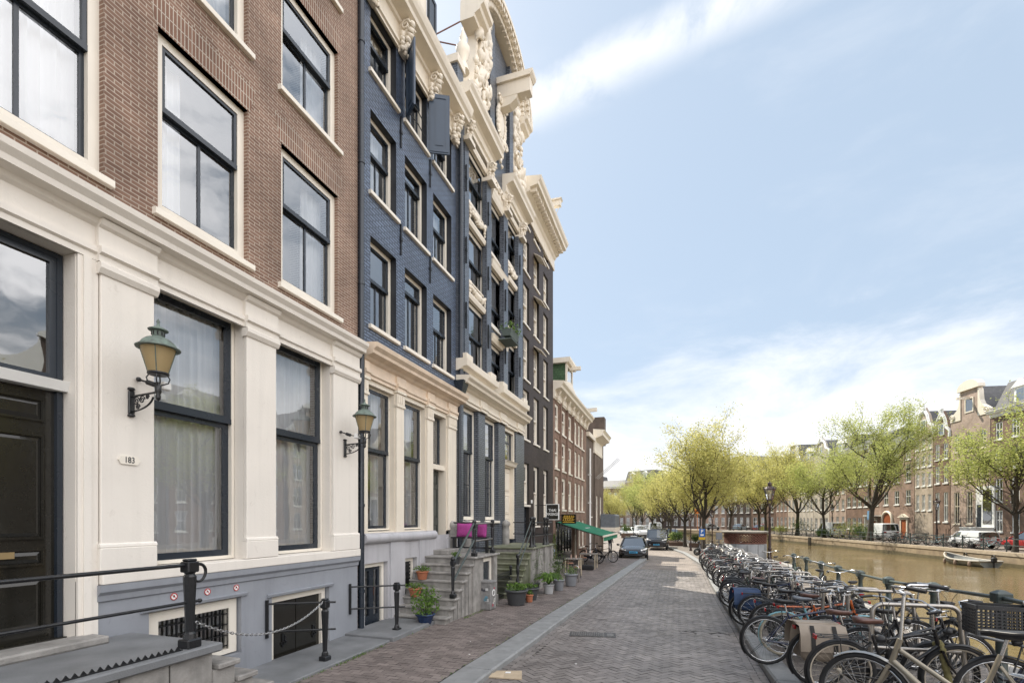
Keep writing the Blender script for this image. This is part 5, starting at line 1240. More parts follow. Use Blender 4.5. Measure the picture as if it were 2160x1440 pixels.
def cafe():
    zg = lambda X, Y: gz(X, Y)+.122
    def table(x, y, r, lb, h=.74):
        T = thing('cafe_table', lb, 'table', (x, y, zg(x, y)), group='small tables outside the cafe')
        b = MB(); b.cbox(-r, r, -r, r, h-.035, h, .01); b.build('table_top', M('grey_table_top', (.22,.2,.18), .5), T)
        for sx in (-1, 1):
            for sy in (-1, 1): b = MB(); b.box(sx*r*.85-.02, sx*r*.85+.02, sy*r*.85-.02, sy*r*.85+.02, 0, h-.035); b.build('leg', M('pale_wood', (.52,.44,.32), .6), T)
        b = MB(); b.lathe([(.03, h), (.035, h+.13), (.028, h+.13), (.01, h+.02)], 10, (r*.3, r*.2, 0)); b.lathe([(.025, h), (.025, h+.1), (.012, h+.14), (.012, h+.17)], 10, (-r*.3, 0, 0)); tag(b.xf(Matrix.Translation((x, y, zg(x, y)))).build('table_jar', M('pinkish_jar', (.5,.34,.27), .4)), 'two small jars on the '+lb.split(' ')[0]+' cafe table', 'jar', 'jars on the cafe tables')
    table(-4.15, 20.4, .33, 'nearer small square cafe table with jars and pale legs'); table(-4.15, 24.2, .42, 'farther small square cafe table under the awning')
    def stool(x, y, lb):
        T = thing('bar_stool', lb, 'stool', (x, y, zg(x, y)), group='stools at the cafe tables')
        b = MB(); b.lathe([(.16,.44),(.17,.46),(.16,.48),(.01,.485)], 16); b.build('seat', M('stool_wood', (.30,.14,.08), .6), T)
        for k in range(4): a = k*math.pi/2+.4; b = MB(); b.tube([(.11*math.cos(a), .11*math.sin(a), .44), (.19*math.cos(a), .19*math.sin(a), 0)], .013, 6); b.build('leg', 'iron', T)
    stool(-3.85, 19.5, 'round stool standing before the nearer cafe table'); stool(-4.5, 21.3, 'round stool behind the nearer cafe table'); stool(-4.6, 25.2, 'round stool beside the farther cafe table')
    T = thing('cafe_chair', 'black padded chair against the cafe wall', 'chair', (-5.2, 21.6, zg(-5.2, 21.6)), R(80))
    b = MB(); b.cbox(-.25, .25, -.25, .25, .38, .48, .04); b.build('seat', 'blackplastic', T)
    b = MB(); b.cbox(-.27, .27, .2, .3, .45, 1.05, .05); b.build('backrest', 'blackplastic', T)
    for sx in (-1, 1):
        for sy in (-1, 1): b = MB(); b.tube([(sx*.22, sy*.22, .4), (sx*.24, sy*.24, 0)], .018, 6); b.build('leg', 'iron', T)
    b = MB(); b.cbox(-.3, .3, -.14, .14, 0, .24, .04); o = tag(b.build('black_bag', 'blackplastic'), 'black box shaped bag lying under the farther cafe table', 'bag'); o.location = (-4.05, 23.3, zg(-4, 23.3))
    T = thing('display_stand', 'pale tilted menu display on thin legs before the cafe', 'menu stand', (-4.75, 18.2, zg(-4.75, 18.2)))
    b = MB(); b.loft([[(-.33,-.05,.98),(.33,-.05,.98),(.33,.0,.98),(-.33,.0,.98)], [(-.33,-.02,1.22),(.33,-.02,1.22),(.33,.03,1.22),(-.33,.03,1.22)]]); b.build('panel', M('menu_print', (.5,.55,.62), .4, scale=9, col2=(.16,.25,.45)), T)
    for sx in (-.3, .3): b = MB(); b.tube([(sx, 0, 0), (sx, 0, 1.0)], .018, 6); b.build('leg', 'steel', T)
    b = MB(); b.tube([(-.12,0,0),(-.12,0,.5)]+[(-.12*math.cos(a), 0, .5+.12*math.sin(a)) for a in [i*.26 for i in range(1,12)]]+[(.12,0,.5),(.12,0,0)], .025, 8); o = tag(b.build('metal_hoop', 'steel'), 'short steel hoop stand beside the large grey pot', 'hoop'); o.location = (-3.6, 18.1, zg(-3.6, 18.1))
cafe()
# loose things on the road
def road_bits():
    b = MB(); b.loft([[(-.24,-.17,.004),(.26,-.20,.004),(.20,.17,.004),(-.28,.13,.004)], [(-.24,-.17,.018),(.26,-.20,.02),(.20,.17,.016),(-.28,.13,.014)]]); b.quad((-.24,-.17,.019),(.0,-.185,.021),(-.03,-.05,.06),(-.26,-.04,.03))
    o = b.build('cardboard', M('brown_cardboard', (.50,.40,.28), .85, var=.1, scale=7, bump=.1, bscale=30)); o.location = (-2.40, 6.86, gz(-2.4, 6.86)+.016); o.rotation_euler = (R(1), R(-1), R(8))
    tag(o, 'flattened piece of brown cardboard lying by the left kerb', 'cardboard')
    q = MB(); q.box(-.03,.05,.02,.09,.0205,.0225); q.build('paper_label', 'white', o)
    T = thing('drain_cover', 'ribbed iron drain cover set in the road bricks', 'drain cover', (-1.62, 9.9, gz(-1.62, 9.9)+.008), R(8))
    b = MB(); ring(b, 0, 1, 0, 1, 0, 1, .1) if False else None
    b.box(-.46, .46, -.20, .20, 0, .008); b.build('frame', M('worn_iron', (.09,.085,.08), .5, var=.3, scale=20), T)
    b = MB()
    for k in range(15): b.box(-.42+k*.044, -.395+k*.044, -.16, .16, .008, .016)
    b.cbox(.28, .42, -.12, .12, .007, .014, .003); b.build('grating', M('pale_worn_iron', (.17,.16,.15), .45, var=.3, scale=20), T)
    rg = random.Random(9)
    for k in range(26):
        Y = rg.uniform(6, 20); X = rg.uniform(-5, 1); 
        s_ = rg.uniform(.008, .02); z = (gz(X, Y)+(.124 if X < xl(Y) else .012))
        if xl(Y)-.05 < X < xl(Y)+kw(Y)+.05: z = gz(X, Y)+.124
        b = MB(); b.prism([(X-s_,Y),(X,Y-s_),(X+s_*1.2,Y),(X+s_*.2,Y+s_)], 'z', z, z+.003); tag(b.build('litter_scrap', 'white'), 'tiny pale scrap of litter on the street bricks', 'litter', 'pale scraps of litter on the bricks')
road_bits()
# ---------------------------------------------------------------- bicycles (x forward, origin on the ground below the bottom bracket)
WR = .335
def wheel_parts(P, x, near=True, tyre='rubber', rimmat='chrome', R_=WR):
    b = MB(); n = 28 if near else 16
    b.tube([(x+(R_-.032)*math.cos(2*math.pi*k/n), 0, R_+.012+(R_-.032)*math.sin(2*math.pi*k/n)) for k in range(n)], .012, 5, 0, True)
    ns = 28 if near else 14
    for k in range(ns):
        a = 2*math.pi*k/ns; s = .03 if k % 2 else -.03; h = a+(.5 if (k//2) % 2 else -.5)
        b.tube([(x+.018*math.cos(h), s, R_+.012+.018*math.sin(h)), (x+(R_-.04)*math.cos(a), 0, R_+.012+(R_-.04)*math.sin(a))], .0013 if near else .0018, 3, 0, False, True, False)
    b.lathe([(.012,-.05),(.026,-.045),(.026,-.03),(.016,-.02),(.016,.02),(.026,.03),(.026,.045),(.012,.05)], 10, (x, 0, R_+.012), 'y')
    o = b.build('wheel', rimmat, P)
    t = MB(); t.tube([(x+(R_-.008)*math.cos(2*math.pi*k/n), 0, R_+.012+(R_-.008)*math.sin(2*math.pi*k/n)) for k in range(n)], .0235, 7, 0, True); t.build('tyre', tyre, o)
    return o
def mudguard(P, x, a0, a1, mat, R_=WR):
    b = MB(); n = 16; rings = []
    for i in range(n+1):
        a = R(a0+(a1-a0)*i/n); q = R_+.032
        ring_ = []
        for k in range(5):
            v = -.028+.056*k/4; h = q-.012*abs(k-2)/2*1.2
            ring_.append((x+h*math.cos(a), v, R_+.012+h*math.sin(a)))
        rings.append(ring_)
    b.loft(rings, 0, True, False, False)
    a = R(a0+12 if a0 < a1 else a1+12); 
    for s in (-1, 1): b.tube([(x, s*.05, R_+.012), (x+(R_+.02)*math.cos(R(a0+8)), s*.02, R_+.012+(R_+.02)*math.sin(R(a0+8)))], .0025, 4)
    b.build('mudguard', mat, P)
def bicycle(name, label, frame, style='gents', near=True, saddle='blackplastic', tyre='rubber', guard=None, carrier='blackplastic', bar='chrome', sh=.93, case=True, group='bicycles parked along the quay', wheelmat='chrome', crate=False, grips='blackplastic', tall=1.06):
    T = thing(name, label, 'bicycle', (0,0,0), 0, group)
    bb, ra, fa = Vector((0,0,.29)), Vector((-.46,0,WR+.012)), Vector((.64,0,WR+.012))
    st = Vector((-.17,0,sh-.16)); ht, hb = Vector((.405,0,.86)), Vector((.465,0,.645))
    b = MB(); t = .016
    b.tube([bb, st], t, 8); b.tube([ht, hb], .021, 8)
    if style == 'gents':
        b.tube([st-Vector((-.02,0,.07)), ht-Vector((-.01,0,.04))], t, 8); b.tube([bb, hb+Vector((-.01,0,.04))], .018, 8)
    elif style == 'thick':
        b.tube([bb+Vector((0,0,.02)), hb+Vector((-.02,0,.06))], .034, 10); b.tube([st-Vector((-.04,0,.20)), ht-Vector((.0,0,.10))], .020, 8)
    elif style == 'twin':   # low step with twin tubes
        b.tube([bb, hb+Vector((-.015,0,.03))], .023, 8); b.tube([Vector((-.075,0,.47)), ht-Vector((.0,0,.09))], .019, 8)
    else:
        c = [hb+Vector((-.01,0,.05)), Vector((.30,0,.50)), Vector((.16,0,.37)), Vector((.04,0,.30))]; b.tube(c, .021, 8)
        c = [ht-Vector((.01,0,.05)), Vector((.28,0,.66)), Vector((.12,0,.50)), Vector((-.06,0,.43))]; b.tube(c, .013, 8)
    for s in (-1, 1):
        b.tube([bb+Vector((0,s*.035,0)), ra+Vector((.0,s*.06,0))], .010, 6); b.tube([st-Vector((0,0,.08))+Vector((0,s*.015,0)), ra+Vector((0,s*.06,0))], .008, 6)
        b.tube([hb+Vector((.01,s*.05,-.02)), hb+Vector((.06,s*.055,-.14)), fa+Vector((0,s*.055,0))], [.014,.013,.009], 6)
    b.tube([hb+Vector((.008,-.055,-.015)), hb+Vector((.008,.055,-.015))], .016, 6); b.tube([bb+Vector((0,-.045,0)), bb+Vector((0,.045,0))], .024, 8)
    fo = b.build('frame', frame, T)
    p = MB(); p.tube([st-Vector((0,0,.02)), st+Vector((-.035,0,.13))], .0125, 8); p.build('seat_post', 'chrome', T)
    s_ = MB(); sx, sz = -.205, sh; rings = []
    for u, w, h, d in ((-.135,.035,-.01,.03), (-.13,.085,.012,.05), (-.09,.098,.018,.055), (-.03,.075,.008,.055), (.03,.042,.002,.05), (.09,.026,.0,.042), (.135,.018,-.008,.03), (.142,.008,-.016,.015)):
        rings.append([(sx+u, w*math.cos(2*math.pi*k/10), sz+h+(.012 if 0 < math.sin(2*math.pi*k/10) else d)*math.sin(2*math.pi*k/10)) for k in range(10)])
    s_.loft(rings, 0, True); s_.tube([(sx-.1, 0, sz-.03), (sx+.1, 0, sz-.035)], .006, 5); s_.build('saddle', saddle, T)
    h = MB(); hx, hz = .375, tall
    h.tube([ht-Vector((0,0,.03)), (hx+.01, 0, hz-.02)], .014, 8); h.tube([(hx, 0, hz-.03), (hx+.045, 0, hz)], .016, 8)
    pts = [(hx-.19, -.30, hz+.035), (hx-.06, -.285, hz+.05), (hx+.03, -.21, hz+.045), (hx+.05, -.09, hz+.005), (hx+.05, 0, hz), (hx+.05, .09, hz+.005), (hx+.03, .21, hz+.045), (hx-.06, .285, hz+.05), (hx-.19, .30, hz+.035)]
    h.tube(pts, .0115, 8)
    for sg in (-1, 1): h.tube([(hx-.03, sg*.27, hz+.03), (hx-.02, sg*.285, hz+.005), (hx-.14, sg*.33, hz+.005)], .006, 5)
    ho = h.build('handlebar', bar, T)
    for sg in (-1, 1): g = MB(); g.tube([(hx-.20, sg*.30, hz+.034), (hx-.075, sg*.287, hz+.05)], .0165, 8); g.build('grip', grips, ho)
    if near:
        c = MB()
        for sg in (-1, 1): c.tube([(hx-.02, sg*.285, hz+.01), (hx+.12, sg*.2, hz-.02), (hx+.13, sg*.06, hz-.12), (hb.x+.02, sg*.02, hb.z+.08)], .0028, 4)
        c.build('brake_cable', 'blackplastic', ho)
        l = MB(); l.lathe([(.015,0),(.034,.03),(.038,.06),(.034,.066)], 12, (hb.x+.03, 0, hb.z+.19), 'x'); l.tube([(hb.x-.01,0,hb.z+.12), (hb.x+.05,0,hb.z+.17)], .006, 5); l.build('headlight', 'blackplastic', T)
    wheel_parts(T, ra.x, near, tyre, wheelmat); wheel_parts(T, fa.x, near, tyre, wheelmat)
    gm = guard or 'blackplastic'
    mudguard(T, ra.x, 215, 25, gm); mudguard(T, fa.x, 205, 50, gm)
    k = MB()
    k.lathe([(.085, .052), (.092, .055), (.085, .058)], 18, (0, 0, .29), 'y')
    for sg in (-1, 1):
        a = .7 if sg > 0 else .7+math.pi; e = Vector((.17*math.cos(a), sg*.075, .29+.17*math.sin(a))); k.tube([(0, sg*.06, .29), e], .009, 6)
        k.cbox(e.x-.045, e.x+.045, min(e.y, e.y+sg*.1), max(e.y, e.y+sg*.1), e.z-.012, e.z+.012, .004)
    if case: k.loft([[(.10,.045,.31),(.08,.045,.37),(-.44,.045,.40),(-.50,.045,.36),(-.44,.045,.30),(.06,.045,.21)], [(.10,.07,.31),(.08,.07,.37),(-.44,.07,.40),(-.50,.07,.36),(-.44,.07,.30),(.06,.07,.21)]])
    else: k.tube([(.0,.055,.375), (-.46,.055,.385)], .004, 4); k.tube([(.0,.055,.205), (-.46,.055,.31)], .004, 4); k.lathe([(.035,.05),(.04,.055),(.035,.06)], 12, (-.46, 0, WR+.012), 'y')
    k.build('crank', 'blackplastic' if case else 'chrome', T)
    if carrier:
        c = MB(); z = .735
        for v in (-.065, 0, .065): c.tube([(-.22, v*.6, z+.005), (-.30, v, z), (-.70, v, z), (-.72, v*.4, z)], .006, 5)
        for u in (-.35, -.5, -.65): c.tube([(u, -.065, z), (u, .065, z)], .005, 5)
        for sg in (-1, 1): c.tube([(-.50, sg*.065, z), (ra.x, sg*.062, ra.z)], .006, 5)
        c.build('carrier', carrier, T)
        r_ = MB(); r_.cbox(-.735, -.715, -.04, .04, .70, .75, .005); r_.build('rear_light', M('rear_lens', (.35,.01,.01), .2), T)
    if crate:
        c = MB(); x0, x1, z0 = .42, .86, .90
        for sg in (-1, 1):
            for m_ in range(8): c.box(x0, x1, sg*.17-.004, sg*.17+.004, z0+.025+m_*.028, z0+.035+m_*.028)
            for m_ in range(14): c.box(x0+m_*.033, x0+m_*.033+.010, sg*.17-.0045, sg*.17+.0045, z0, z0+.24)
            c.box(x0, x1, sg*.17-.01, sg*.17+.01, z0+.225, z0+.26)
        for e in (x0, x1):
            for m_ in range(8): c.box(e-.004, e+.004, -.17, .17, z0+.025+m_*.028, z0+.035+m_*.028)
            for m_ in range(10): c.box(e-.0045, e+.0045, -.165+m_*.036, -.155+m_*.036, z0, z0+.24)
            c.box(e-.012, e+.012, -.18, .18, z0+.225, z0+.26)
        c.box(x0, x1, -.17, .17, z0-.01, z0); c.tube([(.62, 0, z0), (.50, 0, .80), (fa.x, .06, fa.z)], .008, 5); c.build('crate', 'blackplastic', T)
    if name and style == 'thick':
        lettering('lettering', 'Sun', .085, fo, (.25, -.038, .50), (R(90), R(-50), 0), 'white', .001)
    T['_'] = 0; del T['_']
    return T
def place(T, x, y, heading, lean=0.):
    T.location = (x, y, gz(x, y)+(.122 if x > xr(y)+.05 else .124)); T.rotation_euler = (R(lean), 0, R(heading)); return T
def frame_paint(n, c, r=.25): return M(n, c, r, var=.06, scale=8, coat=.3)
navyf = frame_paint('navy_frame', (.012, .020, .055)); orange = frame_paint('orange_frame', (.50, .11, .02)); aqua = frame_paint('aqua_frame', (.20, .42, .48)); beige = M('champagne_frame', (.30, .265, .205), .32, .5, var=.12)
blackf = frame_paint('black_frame', (.008, .008, .010)); green = frame_paint('dark_green_frame', (.015, .05, .035)); greyf = frame_paint('grey_frame', (.10, .105, .11)); redf = frame_paint('red_frame', (.42, .02, .02)); whitef = frame_paint('white_frame', (.6, .6, .58)); purple = frame_paint('plum_frame', (.07, .02, .06))
K['brown_leather'] = M('brown_leather', (.13, .06, .045), .4, var=.2, scale=12); K['creamtyre'] = M('cream_tyre', (.42, .37, .28), .8); K['aquaguard'] = aqua
B_C = place(bicycle('bicycle', 'champagne coloured bicycle with twin tubes and high chrome handlebar', beige, 'twin', case=False, carrier='chrome', guard=M('silver_guard', (.42,.41,.39), .3, .7), tall=1.24, sh=1.02), 2.00, 4.43, 145, 3)
B_D = place(bicycle('bicycle', 'black bicycle with thick lettered down tube by the railing', blackf, 'thick', bar='chrome', tall=1.22, case=False), 2.72, 7.42, 5, -3)
B_E = place(bicycle('bicycle', 'dark bicycle carrying a black plastic crate over its front wheel', navyf, 'step', crate=True, tall=1.14), 3.42, 5.50, 172, 3)
B_P = place(bicycle('bicycle', 'dark step through bicycle with cream tyres and a beige double pannier', blackf, 'step', saddle='brown_leather', tyre='rubber', guard='blackplastic'), 2.12, 7.02, 8, -3)
B_P2 = place(bicycle('bicycle', 'black bicycle with brown saddle between the nearest steel racks', blackf, 'gents', saddle='brown_leather', wheelmat=M('cream_rim', (.55,.48,.38), .4)), 2.15, 6.30, 7, 4)
B_A = place(bicycle('bicycle', 'navy blue diamond frame bicycle with its wheel over the kerb edge', navyf, 'gents', case=False, carrier=None), 1.70, 8.02, 6, -4)
B_L = place(bicycle('bicycle', 'aqua blue bicycle with pale blue mudguards and cream tyres', aqua, 'step', tyre='creamtyre', guard='aquaguard', saddle=M('grey_saddle', (.12,.13,.15), .5)), 2.05, 8.72, 2, 3)
B_O = place(bicycle('bicycle', 'orange transport bicycle with orange carrier', orange, 'gents', carrier=orange, guard='blackplastic', saddle='brown_leather'), 2.30, 9.22, 12, -3)
B_K = place(bicycle('bicycle', 'black bicycle with long saddle behind the orange one', blackf, 'gents'), 2.05, 9.86, 4, 3)
B_B = place(bicycle('bicycle', 'black bicycle with the blue double pannier', blackf, 'step'), 1.86, 11.42, 5, -3)
def pannier(bike_loc, heading, label, mat, straps, w=.42, h=.34):
    x, y, z = bike_loc
    T = thing('double_pannier', label, 'bicycle bag', (x, y, z), R(heading), 'bicycle bags')
    m = K[mat] if isinstance(mat, str) else mat
    for sg in (-1, 1):
        b = MB(); rings = []
        for zz, e, t in ((.78, .0, .05), (.76, .03, .11), (.58, .05, .16), (.44, .045, .17), (.37, .02, .14), (.345, -.03, .05)):
            y0 = sg*.075; y1 = sg*(.075+t)
            rings.append([(-.70-e, y0, zz), (-.70-e, y1, zz), (-.60, y1+sg*.012, zz), (-.40, y1+sg*.012, zz), (-.30+e, y1, zz), (-.30+e, y0, zz)])
        b.loft(rings, 0, True); subsurf(b.build('bag', m, T), 1)
        f = MB(); f.loft([[(-.75, sg*.05, .795), (-.25, sg*.05, .795)], [(-.755, sg*.20, .785), (-.245, sg*.20, .785)], [(-.76, sg*.262, .68), (-.24, sg*.262, .68)], [(-.76, sg*.275, .49), (-.24, sg*.275, .49)]], 0, True, False, False)
        f.build('flap', m, T)
        if straps:
            for u in (-.62, -.38):
                s_ = MB(); s_.loft([[(u-.024, sg*.21, .792), (u+.024, sg*.21, .792)], [(u-.024, sg*.268, .68), (u+.024, sg*.268, .68)], [(u-.024, sg*.281, .49), (u+.024, sg*.281, .49)], [(u-.022, sg*.265, .38), (u+.022, sg*.265, .38)]], 0, True, False, False); so_ = s_.build('strap', straps, T)
                s_ = MB(); s_.cbox(u-.028, u+.028, sg*.277, sg*.292, .44, .50, .004); s_.build('buckle', 'chrome', so_)
    t = MB(); t.cbox(-.74, -.26, -.08, .08, .783, .803, .006); t.build('saddle_strip', m, T)
K['beigebag'] = M('beige_tarpaulin', (.30, .245, .19), .55, var=.12, scale=6, bump=.15, bscale=14); K['strap'] = M('black_webbing', (.03, .028, .027), .8); K['bluebag'] = M('blue_canvas', (.022, .05, .12), .7, var=.15, scale=8, bump=.2, bscale=20)
pannier(B_P.location, 8, 'beige double pannier with black straps on the cream tyred bicycle', 'beigebag', 'strap')
pannier(B_B.location, 5, 'blue canvas double pannier on a black bicycle', 'bluebag', None)
# wrapped chain lock hanging from the nearest rack
lk = MB(); pts = [(2.60,6.36,1.02),(2.62,6.32,1.06),(2.64,6.31,.98),(2.67,6.32,.82),(2.71,6.34,.66),(2.78,6.36,.55)]
P_ = []
for i in range(26):
    t = i/25*5; k = min(4, int(t)); f_ = t-k; P_.append(Vector(pts[k]).lerp(Vector(pts[k+1]), f_))
lk.tube(P_, [.032+.006*math.sin(i*2.1) for i in range(26)], 10)
tag(lk.build('chain_lock', M('olive_cloth_sleeve', (.26,.23,.10), .9, var=.2, scale=14, bump=.4, bscale=30)), 'olive cloth covered chain lock hanging from the nearest steel rack', 'bicycle lock')
# steel racks
def rack(x0, x1, y, ztop, label, sk=0.):
    zg = gz((x0+x1)/2, y)+.12; w = x1-x0; h = ztop-zg; r = .10; t = .024
    T = thing('bicycle_rack', label, 'bicycle rack', (x0, y, zg), R(sk), 'steel bicycle racks along the quay')
    b = MB(); pts = [(-.04, 0, 0), (0, 0, h-r)]+[(r-r*math.cos(a), 0, h-r+r*math.sin(a)) for a in [i*math.pi/12 for i in range(1, 6)]]+[(r, 0, h), (w-r, 0, h)]+[(w-r+r*math.sin(a), 0, h-r+r*math.cos(a)) for a in [i*math.pi/12 for i in range(1, 6)]]+[(w, 0, h-r), (w+.08, 0, 0)]
    b.tube(pts, t, 12); b.build('hoop', 'steel', T)
    b = MB(); b.tube([(0-.005, 0, h*.56), (w+.01, 0, h*.56)], t*.8, 10); b.build('crossbar', 'steel', T)
    for xx in (-.04, w+.08): b = MB(); b.lathe([(.06,0),(.06,.01),(.03,.012)], 12, (xx, 0, 0)); b.build('foot_plate', 'steel', T)
rk = [(2.05,2.85,6.4,1.42,'nearest steel rack with the olive chain lock',3),(2.45,3.25,8.6,1.29,'tall steel rack beside the aqua bicycle',0),(2.27,3.05,9.2,1.25,'steel rack beside the orange bicycle',-2),(2.18,2.96,11.0,1.13,'steel rack next to the blue double pannier',0)]
for a in rk: rack(*a)
yy = 12.4; i = 0
while yy < 28:
    rack(1.98+.08*math.sin(i*2.3), 2.98+.1*math.sin(i*1.7), yy, gz(2.5, yy)+.12+1.0, 'steel rack in the long row beyond the blue pannier', 0); yy += 1.15; i += 1
for (st_, fr_, x_, y_, h_, l_, lb_) in (('gents', blackf, 2.30, 9.55, 5, 4, 'black diamond frame bicycle squeezed in beside the orange bicycle'), ('step', navyf, 2.55, 10.35, 186, -4, 'navy step through bicycle facing the road before the blue pannier'), ('gents', blackf, 3.70, 9.3, 98, 6, 'black bicycle leaning along the railing behind the steel racks'), ('step', blackf, 2.75, 8.40, 182, 5, 'black step through bicycle pushed in beside the aqua bicycle'), ('gents', greyf, 3.35, 6.55, 176, -5, 'grey bicycle behind the nearest steel rack')):
    place(bicycle('bicycle', lb_, fr_, st_), x_, y_, h_, l_)
# the long row of bicycles
protos = [bicycle('bicycle', '', blackf, 'gents', False), bicycle('bicycle', '', blackf, 'step', False, guard=M('grey_guard', (.22,.22,.22), .4)), bicycle('bicycle', '', greyf, 'step', False), bicycle('bicycle', '', navyf, 'gents', False, saddle='brown_leather'), bicycle('bicycle', '', green, 'step', False), bicycle('bicycle', '', redf, 'gents', False), bicycle('bicycle', '', whitef, 'step', False, carrier='chrome'), bicycle('bicycle', '', purple, 'step', False)]
names = ['black diamond frame', 'black step through', 'grey step through', 'navy diamond frame', 'dark green step through', 'red', 'white step through', 'plum coloured step through']
order = [0,1,3,1,0,4,2,1,7,0,2,6,1,0,3,2,6,5,1,0,2,4,6,1,0,3,6,2,1,0]
used = set(); rg = random.Random(21); yy = 10.5; first = {}
for i, k in enumerate(order):
    yy += rg.uniform(.50, .66) if yy < 13 else rg.uniform(.52, .78)
    if abs(yy-11.42) < .3: yy += .35
    fl = rg.random() < .35
    x = 1.95+rg.uniform(-.12,.14)+(.25 if fl else 0)
    hd = (188 if fl else 4)+rg.uniform(-13, 13)
    seg = 'in the shaded row beyond the blue pannier' if yy < 19 else 'in the sunlit row before the brick urinal'
    lb = '%s bicycle parked %s' % (names[k], seg)
    o = protos[k] if k not in used else dup(protos[k])
    used.add(k); o['label'] = lb; place(o, x, yy, hd, rg.uniform(-9, 9))
for k in range(8):
    if k not in used: place(protos[k], 2.4, 31+k*.5, 5); protos[k]['label'] = names[k]+' bicycle behind the brick urinal'
for i in range(9):
    o = dup(protos[[0,1,2,6][i % 4]]); place(o, 3.3+rg.uniform(-.2,.3), 31.5+i*1.0, rg.uniform(0, 30)); o['label'] = '%s bicycle standing near the lamps past the urinal' % names[[0,1,2,6][i % 4]]
for i in range(4):
    yy = 12.6+i*3.1; o = dup(protos[[2,0,4,1,3,6,0][i]]); place(o, 3.75+rg.uniform(-.15,.1), yy, 80+rg.uniform(-25,25), rg.uniform(-5,5)); o['label'] = '%s bicycle leaning against the canal railing' % names[[2,0,4,1,3,6,0][i]]
# black roadside bicycles by the cafe
o = dup(protos[0]); place(o, -4.05, 28.6, -25); o['label'] = 'black bicycle parked in front of the cafe house'
o['group'] = 'bicycles by the cafe'
o = dup(protos[3]); place(o, -4.7, 27.8, -30); o['label'] = 'navy bicycle parked nearest the cafe wall'; o['group'] = 'bicycles by the cafe'

# ---------------------------------------------------------------- canal railing
def near_railing():
    T = thing('canal_railing', 'dark green iron railing with square headed posts along the near quay', 'railing', (4.0, 8, 0))
    P_ = [(3.55,5.0,1.50),(3.92,7.9,1.37),(4.31,10.6,1.16),(4.33,12.6,1.04),(4.42,14.6,.98),(4.47,16.6,.93),(4.52,18.6,.90),(4.62,21,.87),(4.7,23.5,.84)]
    for (x, y, z) in P_:
        zb = gz(x, y)+.10; h = z-zb; b = MB(); c = (x-4.0, y-8, 0)
        b.lathe([(.10,zb),(.10,zb+.05),(.065,zb+.09),(.055,zb+h*.55),(.075,zb+h*.58),(.055,zb+h*.62),(.045,z-.16),(.075,z-.13),(.06,z-.11),(.08,z-.08)], 12, c)
        b.cbox(c[0]-.085, c[0]+.085, c[1]-.085, c[1]+.085, z-.08, z+.05, .012); b.loft([[(c[0]+sx*.07, c[1]+sy*.07, z+.05) for sx, sy in ((-1,-1),(1,-1),(1,1),(-1,1))], [(c[0]+sx*.03, c[1]+sy*.03, z+.08) for sx, sy in ((-1,-1),(1,-1),(1,1),(-1,1))]])
        b.build('post', 'railgreen', T)
    for dz in (-.02,):
        b = MB(); b.tube([(x-4.0, y-8, z+dz*(1 if dz > -.1 else min(1, (z-gz(x,y))/1.0))) for x, y, z in P_], .028 if dz > -.1 else .022, 10); b.build('rail', 'railgreen', T)
near_railing()
def far_railing():
    T = thing('canal_railing', 'thin dark railing along the far quay', 'railing', (xq(70)+.5, 70, 0))
    b = MB(); ys = [38+i*2.1 for i in range(32)]
    for i, Y in enumerate(ys):
        b = MB(); x = xq(Y)+.5-T.location.x; b.tube([(x, Y-70, .03), (x, Y-70, 1.02)], .045, 6); b.ball((x, Y-70, 1.05), .07, 6, 4); b.build('post', 'railgreen', T)
    for z in (.95, .5): b = MB(); b.tube([(xq(Y)+.5-T.location.x, Y-70, z) for Y in ys], .028, 5); b.build('rail', 'railgreen', T)
far_railing()

